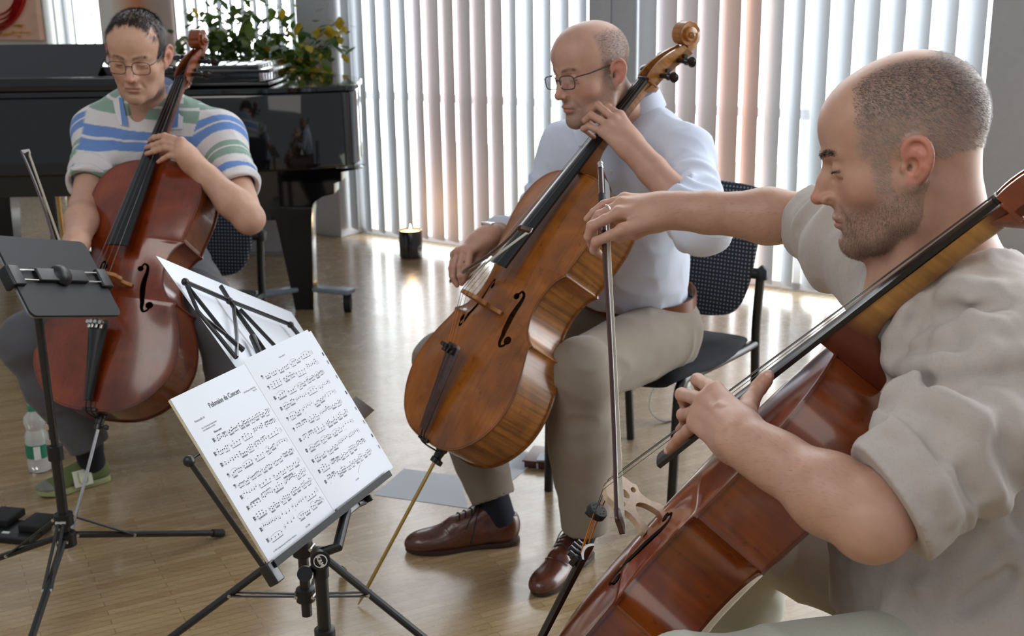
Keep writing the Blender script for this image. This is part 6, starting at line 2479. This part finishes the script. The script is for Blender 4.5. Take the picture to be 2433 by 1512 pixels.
def front_stand():
    t0, c, R = booklet()
    x, y, z = R[:, 0], R[:, 1], R[:, 2]
    px_, py_ = -.330, 1.785
    zt = .505
    t = thing('music_stand', (px_, py_, 0), 'black folding music stand holding the open sheet music in front', 'stand', 'black music stands')
    tripod(t, px_, py_, zt - .03, .13, .06, [(px_ - .33, py_ - .10), (px_ + .30, py_ - .17), (px_ + .04, py_ + .33)], .0125, inner_r=.0095)
    obj('pole_sleeve', MB().tube([(px_, py_, .36), (px_, py_, zt - .035)], .0115, 16), M['black_metal'], t)
    q = np.array([px_, py_, zt])
    hv = unit(CAM_O - q); hv = unit(hv * [1, 1, .3])
    mb = MB().tube([q - [0, 0, .035], q], .0135, 16)
    mb.tube([q - hv * .014, q + hv * .018], .0165, 22)
    obj('tilt_clamp', mb, M['black_plastic'], t)
    rt = unit(np.cross([0, 0, 1.0], hv)); upv = np.cross(hv, rt)
    Rl = np.stack([rt, upv, hv], 1)
    a = math.radians(-68)
    Rt_ = Rl @ np.array([[math.cos(a), -math.sin(a), 0], [math.sin(a), math.cos(a), 0], [0, 0, 1]])
    emb = obj('maker_badge', MB().tube([q + hv * .0178, q + hv * .0186], .0118, 24), M['black_plastic'], t)
    lg = ring_on(q + hv * .0190, hv, .0108, .0009, 24)
    obj('badge_ring', lg, M['white_plastic'], emb)
    obj('badge_letters', MB().text('K&M', .0095, Rt_, q + hv * .0192 - Rt_ @ np.array([0, .0035, 0]), .0003, align='CENTER', bold=.0004), M['white_plastic'], emb)
    mb = MB().tube([q - rt * .010 + hv * -.01 - [0, 0, .020], q - rt * .026 - [0, 0, .026]], .006, 10)
    mb.tube([q - rt * .027 - [0, 0, .030] - hv * .012, q - rt * .027 - [0, 0, .022] + hv * .016], .013, 18)
    obj('clamp_knob', mb, M['black_plastic'], t)
    # desk: tray along the lower edge, arms and cross bars behind the pages
    lo = lambda u, v, w=-.006: c + x * u + y * v + z * w
    br = MB().tube([q + upv * .008, q + upv * .015 + rt * .03, lo(.055, -.005, -.010)], .009, 12)
    br.box(lo(.055, -.010, -.008), (.06, .016, .016), R, bev=.003)
    obj('desk_bracket', br, M['black_metal'], t)
    obj('wing_nut', MB().tube([lo(.075, -.012, -.004), lo(.098, -.016, -.004)], .006, 10).box(lo(.100, -.015, -.004), (.006, .012, .034), R, bev=.0025), M['black_plastic'], t)
    obj('tray', MB().box(lo(-.01, -.006, .002), (.40, .003, .024), R).box(lo(-.01, -.002, -.008), (.40, .012, .004), R).box(lo(-.01, .000, .0135), (.40, .009, .002), R), M['rubber'], t, smooth=False)
    obj('corner_plate', MB().box(lo(-.213, -.012, .0), (.022, .036, .020), R, bev=.003), M['black_metal'], t)
    arm0 = lo(-.216, -.008, -.004); arm1 = lo(-.232, .205, -.008)
    for s, (p0, p1) in (('l', (arm0, arm1)), ('r', (lo(.20, -.004, -.008), lo(.205, .245, -.014)))):
        o = obj('side_arm', MB().tube([p0, p1], .0052, 10, flat=.55, up=z), M['black_metal'], t)
        obj('joint_knob', MB().ball(p1, .0095, n=14), M['black_plastic'], o)
        obj('rivet', MB().tube([p0 - z * .006, p0 + z * .0075], .005, 12), M['chrome'], o)
    obj('cross_bar', MB().tube([arm1, lo(-.10, .215, -.012), lo(0, .235, -.014)], .0045, 8, flat=.5, up=z), M['black_metal'], t)
    obj('cross_bar', MB().tube([lo(.205, .245, -.014), lo(0, .235, -.016)], .0045, 8, flat=.5, up=z), M['black_metal'], t)
    for s in (-1, 1):
        obj('diagonal_bar', MB().tube([lo(0, .235, -.018), lo(s * .20, .0, -.012)], .0042, 8, flat=.5, up=z), M['black_metal'], t)


front_stand()


def paper_stand():
    """Wire stand seen from behind, a loose sheet leaning on its far side."""
    x_, y_ = -.456, 2.27
    t = thing('music_stand', (x_, y_, 0), 'black wire music stand seen from behind, between the sheet music and the piano leg', 'stand', 'black music stands')
    tripod(t, x_, y_, .66, .285, .172, [(-.86, 2.22), (-.10, 2.20), (-.44, 2.68)], .0115)
    pp = lambda px_, py_, d: P(px_, py_, d)
    # sheet plane from four seen corners, sharing the plane of the desk
    A, B, Cc, D = (np.array(q) for q in ((-.603, 1.940, .998), (-.452, 2.281, .804), (-.283, 2.108, .632), (-.433, 1.767, .826)))
    A, B, Cc, D = (CAM_O + (q - CAM_O) * 1.13 for q in (A, B, Cc, D))
    u = unit(B - A); v = A - D; v = unit(v - u * (v @ u)); n = np.cross(u, v)      # n towards the camera
    Q = lambda px_, py_, off=0.0: _hit(px_, py_, A + n * off, n)

    def _hit(px_, py_, o, nn):
        d = CAM_M @ np.array([(px_ - CX) / FPX, (py_ - CY) / FPX, 1.0])
        return CAM_O + d * (((o - CAM_O) @ nn) / (d @ nn))
    bar = lambda nm, pts, rr=.0042: obj(nm, MB().tube([Q(a, b, .010) for a, b in pts], rr, 8, flat=.5, up=n), M['black_metal'], t)
    bar('top_bar', [(440, 670), (545, 715), (690, 772)], .0050)
    bar('side_bar', [(440, 670), (470, 740), (520, 800), (560, 850)])
    bar('lattice_bar', [(445, 680), (540, 800), (578, 835)])
    bar('lattice_bar', [(524, 680), (555, 730), (563, 800), (562, 850)], .0050)
    bar('lattice_bar', [(555, 730), (640, 850), (680, 905)], .0050)
    bar('lattice_bar', [(570, 735), (665, 835), (720, 890)])
    bar('side_bar', [(690, 772), (745, 840), (808, 920)], .0050)
    bar('lower_bar', [(478, 750), (580, 830)], .0036)
    for a, b in ((440, 670), (690, 772), (808, 920), (545, 715)):
        obj('joint_knob', MB().ball(Q(a, b, .010), .0078, n=12), M['black_plastic'], t)
    obj('desk_stem', MB().tube([(x_, y_, .65), Q(640, 900, .012), Q(600, 800, .012)], .007, 10), M['black_metal'], t)
    w0, w1 = Q(836, 945, .004), Q(888, 976, .004)
    tr = MB().loft([np.array([Q(a, b, o) for a, b, o in ((820, 958, 0), (846, 942, 0), (890, 975, 0), (862, 1000, 0))]), np.array([Q(a, b, o) for a, b, o in ((820, 958, -.006), (846, 942, -.006), (890, 975, -.006), (862, 1000, -.006))])])
    obj('tray', tr, simple('brown_black_tray', (48, 34, 32), .4), t, smooth=False)
    # the sheet itself, slightly curled
    corners = [Q(371, 608, -.002), Q(692, 742, -.002), Q(862, 1000, -.002), Q(560, 872, -.002)]
    s = thing('paper_sheet', corners[0], 'loose white sheet with blue notes on the wire stand', 'paper')
    n_ = 10
    V = []
    for i in range(n_ + 1):
        for j in range(n_ + 1):
            a, b = i / n_, j / n_
            q = corners[0] * (1 - a) * (1 - b) + corners[1] * a * (1 - b) + corners[2] * a * b + corners[3] * (1 - a) * b
            V.append(q - n * (.010 * math.sin(a * math.pi) * (1 - b)) + v * .018 * math.sin(a * math.pi) * (1 - b) ** 2)
    V = np.array(V)
    top = V; bot = V - n * .0006
    F = [(i * (n_ + 1) + j, i * (n_ + 1) + j + 1, (i + 1) * (n_ + 1) + j + 1, (i + 1) * (n_ + 1) + j) for i in range(n_) for j in range(n_)]
    N = len(V)
    F2 = [tuple(k + N for k in q[::-1]) for q in F]
    edge = [(j, j + 1) for j in range(n_)] + [(n_ * (n_ + 1) + j + 1, n_ * (n_ + 1) + j) for j in range(n_)] + [((i + 1) * (n_ + 1), i * (n_ + 1)) for i in range(n_)] + [(i * (n_ + 1) + n_, (i + 1) * (n_ + 1) + n_) for i in range(n_)]
    obj('page', MB().add(np.concatenate([top, bot]), F + F2 + [(b, a, a + N, b + N) for a, b in edge]), M['paper'], s, angle=60)
    rng = random.Random(4)
    mk = MB()
    for (cx, cy, L) in ((632, 738, 22), (655, 772, 38)):
        pts = [Q(cx + k * L / 9 * 1.0, cy + k * L / 9 * .42 + rng.uniform(-5, 5), .0018 - .010) for k in range(12)]
        mk.tube(pts, .0006, 5)
        obj('blue_note', mk, M['blue_ink'], s); mk = MB()


paper_stand()
# ------------------------------------------------------------------ grand piano
M['piano'] = NT('black_polyester_lacquer').set(color=srgb(9, 9, 11), rough=.06, coat=.5, coat_rough=.03, spec=.5).m
M['piano_satin'] = simple('black_piano_leg', (18, 17, 16), .22, coat=.3)


def piano():
    pts = [(-.702, 5.46), (-.698, 5.36), (-.73, 5.27), (-.82, 5.205), (-.95, 5.155), (-1.15, 5.115), (-1.45, 5.09), (-1.85, 5.07), (-2.4, 5.06), (-3.05, 5.06), (-3.12, 5.10), (-3.12, 6.52), (-3.05, 6.56), (-1.8, 6.56), (-1.25, 6.45), (-.92, 6.15), (-.74, 5.80)]
    ol = catmull(pts, 5, True)
    t = thing('grand_piano', (-1.9, 5.7, 0), 'black grand piano with open lid flap along the left, behind the striped shirt player', 'piano')
    ins = lambda s: (ol - ol.mean(0)) * s + ol.mean(0)
    ring = lambda q, z: np.column_stack([q, np.full(len(q), z)])
    obj('rim', MB().loft([ring(ins(.985), .690), ring(ol, .70), ring(ol, 1.018), ring(ins(.995), 1.026)]), M['piano'], t, angle=30)
    obj('lid', MB().loft([ring(ins(1.004), 1.030), ring(ins(1.012), 1.034), ring(ins(1.012), 1.050), ring(ins(1.006), 1.054)]), M['piano'], t, angle=30)
    # folded front flap lying on the lid and a long prop board behind it
    a = P(455, 188, 5.25); b = P(622, 188, 5.25)
    obj('lid_flap', MB().box(((a[0] + b[0]) / 2 - .55, 5.60, 1.105), (b[0] - a[0] + 1.1, .60, .085), bev=.006), M['piano'], t)
    obj('lid_edge', MB().box((P(500, 190, 5.3)[0], 5.55, 1.120), (P(655, 190, 5.3)[0] - P(345, 190, 5.3)[0], .56, .016), bev=.004).box((P(500, 190, 5.3)[0], 5.52, 1.066), (P(655, 190, 5.3)[0] - P(345, 190, 5.3)[0], .56, .014), bev=.004), M['piano'], t)
    # raised music desk and key slip on the left
    z0, z1 = pole_top_z(-1.9, 5.15, 188), pole_top_z(-1.9, 5.30, 106)
    xr = P(245, 150, 5.2)[0]
    obj('music_desk', MB().loft([np.array([[-3.05, 5.22, z0], [xr, 5.22, z0], [xr + .01, 5.42, z1], [-3.05, 5.42, z1]]), np.array([[-3.05, 5.24, z0], [xr, 5.24, z0], [xr + .01, 5.44, z1], [-3.05, 5.44, z1]])]), M['piano'], t, angle=30)
    obj('upper_rail', MB().box(((-3.05 + xr + .16) / 2, 5.16, (1.054 + z0) / 2 + .005), (xr + 3.21, .16, z0 - 1.054 + .01), bev=.006), M['piano'], t)
    # stepped cheek of the rim towards the tail leg
    Y = 5.33
    stp = [(848, 396), (815, 402), (815, 424), (797, 430), (797, 455), (770, 462), (752, 474), (742, 492), (738, 520), (560, 520), (560, 396)]
    poly = [P(px_, py_, 5.46) for px_, py_ in stp]
    R = np.stack([[1, 0, 0], [0, 0, 1.0], [0, -1.0, 0]], 1)
    obj('leg_bracket', MB().poly([[(q[0], q[2]) for q in poly]], .16, R, (0, 5.45, 0), bevel=.003), M['piano'], t, angle=30)
    leg = [(640, 496), (740, 496), (737, 540), (733, 752), (692, 752), (662, 560), (655, 520)]
    lp = [P(px_, py_, 5.40) for px_, py_ in leg]
    obj('leg', MB().poly([[(q[0], q[2]) for q in lp]], .115, R, (0, 5.40, 0), bevel=.004), M['piano_satin'], t, angle=30)
    for lx, ly in ((-2.75, 5.35), (-2.75, 6.25)):
        obj('leg', MB().loft([np.array([[lx - w, ly - w, z], [lx + w, ly - w, z], [lx + w, ly + w, z], [lx - w, ly + w, z]]) for z, w in ((.10, .045), (.62, .075), (.69, .08))]), M['piano_satin'], t, angle=30)
    # castors and dolly under the tail leg
    q = PZ(712, 792, 0)
    lx, ly = float((lp[3][0] + lp[4][0]) / 2), 5.40
    dl = MB()
    for ang in (-25, 95, 215):
        d = np.array([math.cos(math.radians(ang)), math.sin(math.radians(ang)), 0])
        dl.box(np.array([lx, ly, .098]) + d * .13, (.26, .075, .022), np.stack([d, np.cross([0, 0, 1.0], d), [0, 0, 1.0]], 1), bev=.005)
    dolly = obj('dolly_arm', dl, simple('blue_grey_dolly', (128, 142, 156), .4, coat=.2), t)
    obj('leg_cup', MB().tube([(lx, ly, .085), (lx, ly, .125)], .06, 20), M['brass'], t)
    for ang in (-25, 95, 215):
        c = np.array([lx + .235 * math.cos(math.radians(ang)), ly + .235 * math.sin(math.radians(ang)), .040])
        obj('castor', MB().tube([c - [.016, 0, 0], c + [.016, 0, 0]], .040, 20).box(c + [0, 0, .034], (.036, .05, .03), bev=.006), M['rubber'], dolly)
    for lx2, ly2 in ((-2.75, 5.35), (-2.75, 6.25)):
        obj('castor', MB().tube([(lx2 - .02, ly2, .05), (lx2 + .02, ly2, .05)], .05, 18), M['brass'], t)
    # beams under the case, pedal lyre with rods
    obj('under_frame', MB().box((-2.2, 5.9, .62), (1.5, 1.0, .14)).box((-1.4, 5.72, .635), (1.1, .10, .11)), M['piano_satin'], t, smooth=False)
    a = P(148, 470, 5.5); ly_ = MB()
    obj('pedal_lyre', MB().box((a[0], 5.60, .20), (.36, .16, .11), bev=.01).box((a[0], 5.60, .58), (.30, .13, .07), bev=.01).box((a[0] - .11, 5.60, .40), (.035, .03, .34)).box((a[0] + .11, 5.60, .40), (.035, .03, .34)), M['piano_satin'], t)
    for dx in (-.05, .0, .05):
        obj('pedal_rod', MB().tube([(a[0] + dx, 5.54, .24), (a[0] + dx, 5.54, .66)], .009, 10).tube([(a[0] + dx, 5.54, .54), (a[0] + dx, 5.54, .57)], .014, 10), M['brass'], t)
        obj('pedal', MB().box((a[0] + dx * 1.6, 5.44, .10), (.04, .20, .012), bev=.004), M['brass'], t)
    return t


piano()

# light grey box behind the tail leg
q = PZ(634, 606, 0)
tag(obj('equipment_box', MB().box((q[0], q[1] + .16, .215), (.36, .30, .41), bev=.01).box((q[0], q[1] + .16, .008), (.33, .27, .016)), simple('light_grey_box', (176, 178, 186), .6, noise=.03)), 'light grey box standing on the floor behind the piano leg', 'box')


# ------------------------------------------------------------------ plant behind the piano
def plant():
    rng = random.Random(11)
    base = P(545, 150, 6.95)
    t = thing('potted_plant', (base[0], base[1], 0), 'tall leafy green plant with yellowing leaves behind the piano', 'plant')
    obj('pot', MB().lathe((base[0], base[1], 0), (0, 0, 1), [(.0, 0), (.15, 0), (.19, .32), (.20, .34), (.18, .34), (.17, .30), (0, .29)], 28), simple('grey_pot', (120, 116, 112), .6), t)
    branches = []
    root = np.array([base[0], base[1], .30])
    ends = [((470, 20), 6.7), ((430, 85), 6.6), ((530, -30), 6.8), ((600, -40), 6.7), ((660, 10), 6.7), ((690, 50), 6.6), ((560, 60), 6.6), ((610, 110), 6.5), ((520, 120), 6.6), ((640, 130), 6.7),
            ((700, 150), 6.6), ((740, 130), 6.6), ((765, 105), 6.6), ((800, 50), 6.65), ((806, 88), 6.6), ((760, 180), 6.5), ((720, 205), 6.5), ((790, 208), 6.5), ((660, 180), 6.6), ((585, 20), 6.9), ((500, 60), 6.9), ((480, 130), 6.7), ((570, 160), 6.7), ((620, 60), 6.8), ((690, 110), 6.5), ((735, 170), 6.6)]
    stems = MB(); L = [MB(), MB(), MB()]
    for (e, d) in ends:
        end = P(e[0], e[1], d)
        mid = root + (end - root) * .5 + np.array([rng.uniform(-.06, .06), rng.uniform(-.06, .06), .22])
        b = catmull([root, root * .6 + mid * .4 + [0, 0, .1], mid, end], 6)
        stems.tube(b, np.linspace(.010, .0022, len(b)), 6)
        yel = 1.0 if e[0] > 730 else (.35 if e[0] > 640 else .08)
        for i in range(len(b) - 1, 5, -1):
            for _ in range(9 if i > 10 else 6):
                c = b[i] + np.array([rng.gauss(0, .05), rng.gauss(0, .05), rng.gauss(0, .045)])
                ln = rng.uniform(.055, .095); w = ln * rng.uniform(.26, .34)
                yaw = rng.uniform(0, 6.28); drop = rng.uniform(-.9, .15)
                d1 = np.array([math.cos(yaw) * math.cos(drop), math.sin(yaw) * math.cos(drop), math.sin(drop)])
                sd = unit(np.cross(d1, [0, 0, 1.0])); nn = np.cross(sd, d1)
                prof = [(0, .05), (.18, .62), (.42, 1.0), (.68, .78), (.88, .34), (1.0, .02)]
                V = []
                for s, q in prof:
                    o = c + d1 * (ln * s) - nn * (.18 * ln * s * s)
                    V += [o - sd * w * q, o - nn * (.10 * w * q), o + sd * w * q]
                F = [(3 * k + a, 3 * k + a + 1, 3 * k + a + 4, 3 * k + a + 3) for k in range(5) for a in (0, 1)]
                m = 2 if rng.random() < yel * .35 else (1 if rng.random() < .4 else 0)
                L[m].add(V, F)
    obj('stem', stems, simple('brown_stem', (92, 74, 54), .7), t)

    def leafm(name, rgb):
        n = NT(name); c = srgb(*rgb)
        nz = n.noise(n.coord('Object'), 18, 3)
        col = n.ramp(nz, [(.3, tuple(q * .75 for q in c)), (.7, tuple(min(1, q * 1.25) for q in c))])
        n.set(color=col, rough=.4)
        tr = n.n('ShaderNodeBsdfTranslucent'); n.link(col, tr.inputs[0])
        mx = n.n('ShaderNodeMixShader'); mx.inputs[0].default_value = .4
        n.link(n.bsdf.outputs[0], mx.inputs[1]); n.link(tr.outputs[0], mx.inputs[2]); n.link(mx.outputs[0], n.t.nodes['Material Output'].inputs[0])
        return n.m
    for m, nm, rgb in ((0, 'green', (66, 92, 38)), (1, 'light_green', (98, 122, 46)), (2, 'yellow', (196, 166, 48))):
        if L[m].n:
            obj('foliage', L[m], leafm(nm + '_leaf', rgb), t)


plant()


# ------------------------------------------------------------------ candle
def candle():
    b = PZ(977, 611, 0)
    t = thing('candle', b, 'burning candle in a dark glass jar on the floor by the blinds', 'candle')
    jar = NT('dark_amber_glass'); jar.set(color=srgb(34, 22, 18), rough=.12, coat=.6)
    obj('jar', MB().lathe(b, (0, 0, 1), [(.0, 0), (.060, .0), (.066, .006), (.068, .155), (.066, .158), (.062, .155), (.060, .122), (0, .120)], 32), jar.m, t)
    wax = NT('lit_wax'); wax.set(color=srgb(250, 214, 160), rough=.5, sss=.3)
    wax.set(emit=(1.0, .52, .18), emit_s=4.0)  # flame glow put into the wax as emission
    obj('wax', MB().lathe(b + [0, 0, .120], (0, 0, 1), [(0, 0), (.060, 0), (.060, .028), (.050, .027), (0, .026)], 28), wax.m, t)
    obj('wick', MB().tube([b + [0, 0, .144], b + [.002, 0, .158]], .0014, 6), M['black_plastic'], t)
    fl = NT('flame'); fl.set(color=(1, .8, .5), emit=(1.0, .74, .38), emit_s=30)
    obj('flame', MB().lathe(b + [.002, 0, .153], (0, 0, 1), [(0, 0), (.005, .006), (.006, .012), (.004, .024), (.001, .036), (0, .037)], 12), fl.m, t)
    l = bpy.data.lights.new('candle_light', 'POINT'); l.energy = 1.2; l.color = (1, .6, .28); l.shadow_soft_size = .02
    o = bpy.data.objects.new('candle_light', l); COL.objects.link(o); o.location = [float(q) for q in b + [.002, 0, .19]]


candle()


# ------------------------------------------------------------------ bottles, cable, papers, pedal
def bottle(label, c, h, text=True, group='water bottles on the floor'):
    s = h / .225
    t = thing('water_bottle', c, label, 'bottle', group)
    g = NT('clear_bottle'); g.set(color=(.93, .95, .95), rough=.12, trans=.55, ior=1.25, spec=.5)
    prof = [(.0, .004), (.022, .0), (.031, .006), (.0325, .02), (.0315, .055), (.0325, .06), (.0325, .095), (.0315, .10), (.031, .125), (.024, .142), (.0285, .160), (.030, .172), (.027, .186), (.014, .200), (.0125, .207)]
    obj('body', MB().lathe(c, (0, 0, 1), [(a * s * 1.12, b * s) for a, b in prof], 32), g.m, t)
    obj('cap', MB().lathe(np.asarray(c) + [0, 0, .204 * s], (0, 0, 1), [(0, .0), (.0165 * s, 0), (.0168 * s, .016 * s), (.015 * s, .019 * s), (0, .019 * s)], 24), simple('green_cap', (44, 132, 100), .4), t)
    lab = obj('label', MB().lathe(np.asarray(c) + [0, 0, .052 * s], (0, 0, 1), [(.0372 * s, 0), (.0374 * s, .0), (.0374 * s, .044 * s), (.0372 * s, .044 * s)], 36), simple('green_label', (34, 122, 92), .5), t)
    d = unit((CAM_O - np.asarray(c)) * [1, 1, 0]); rt = np.cross([0, 0, 1.0], d)
    R = np.stack([rt, [0, 0, 1.0], d], 1)
    obj('label_panel', MB().box(np.asarray(c) + d * (.0374 * s) - rt * .004 + [0, 0, .072 * s], (.020 * s, .043 * s, .0016), R), M['white_plastic'], lab)
    return t


bottle('clear plastic water bottle with a green cap behind the tablet stand leg', PZ(97, 1118, 0), .222)
bottle('small bottle with a green label under the chair of the white shirt player', PZ(1622, 1002, 0), .20)
c = PZ(1600, 1004, 0)
tag(obj('cable', MB().tube(catmull([c + [.05, .06, .004], c + [-.03, .0, .004], c + [-.075, .03, .03], c + [-.07, .05, .09], c + [-.03, .06, .13], c + [.03, .08, .10], c + [.10, .12, .004]], 6), .0032, 8), M['white_plastic']), 'white cable looping up beside the bottle under the chair', 'cable')


def flat_sheet(name, corners, label, th=.0012, mat=None, group=None):
    cs = [PZ(*q, th) for q in corners]
    o = obj(name, MB().loft([np.array([q * [1, 1, 0] + [0, 0, .0004] for q in cs]), np.array(cs)]), mat or M['paper'], smooth=False)
    return tag(o, label, 'paper', group)


flat_sheet('paper_sheet', [(888, 1176), (1112, 1208), (1092, 1132), (960, 1114)], 'white paper lying on the floor behind the brass endpin of the amber cello')
flat_sheet('paper_sheet', [(1180, 1128), (1212, 1146), (1292, 1082), (1235, 1070)], 'white paper lying on the floor beside the right trouser leg of the white shirt player')
q0 = PZ(1318, 1118, 0)
fr = np.stack([unit([.95, -.3, 0]), unit([.3, .95, 0]), [0, 0, 1.0]], 1)
tag(obj('book', MB().box(q0 + [0.0, .06, .010], (.16, .12, .020), fr, bev=.002).box(q0 + [0, .062, .022], (.17, .13, .005), fr, bev=.001), simple('dark_red_book', (84, 40, 36), .4)), 'dark red closed book on the floor under the chair of the white shirt player', 'book')
o = flat_sheet('paper_sheet', [(1274, 1094), (1326, 1094), (1330, 1076), (1284, 1076)], 'white paper lying on top of the dark red book', .0290)
o.location.z = .0


def pedal():
    c = PZ(40, 1285, 0)
    d = unit([.93, -.2, 0]); R = np.stack([d, np.cross([0, 0, 1.0], d), [0, 0, 1.0]], 1)
    t = thing('foot_pedal', c, 'black foot pedal with two pads on the floor at the left edge', 'pedal')
    at = lambda x, y, z: c + R @ np.array([x, y, z])
    obj('base', MB().box(at(-.03, .03, .010), (.17, .11, .020), R, bev=.004), M['black_plastic'], t)
    for x, y in ((.035, .055), (-.085, .075)):
        obj('pad', MB().box(at(x, y, .030), (.075, .085, .022), R, bev=.004), M['rubber'], t)
    obj('light', MB().box(at(-.03, .0, .0215), (.022, .008, .003), R), M['white_plastic'], t)


pedal()
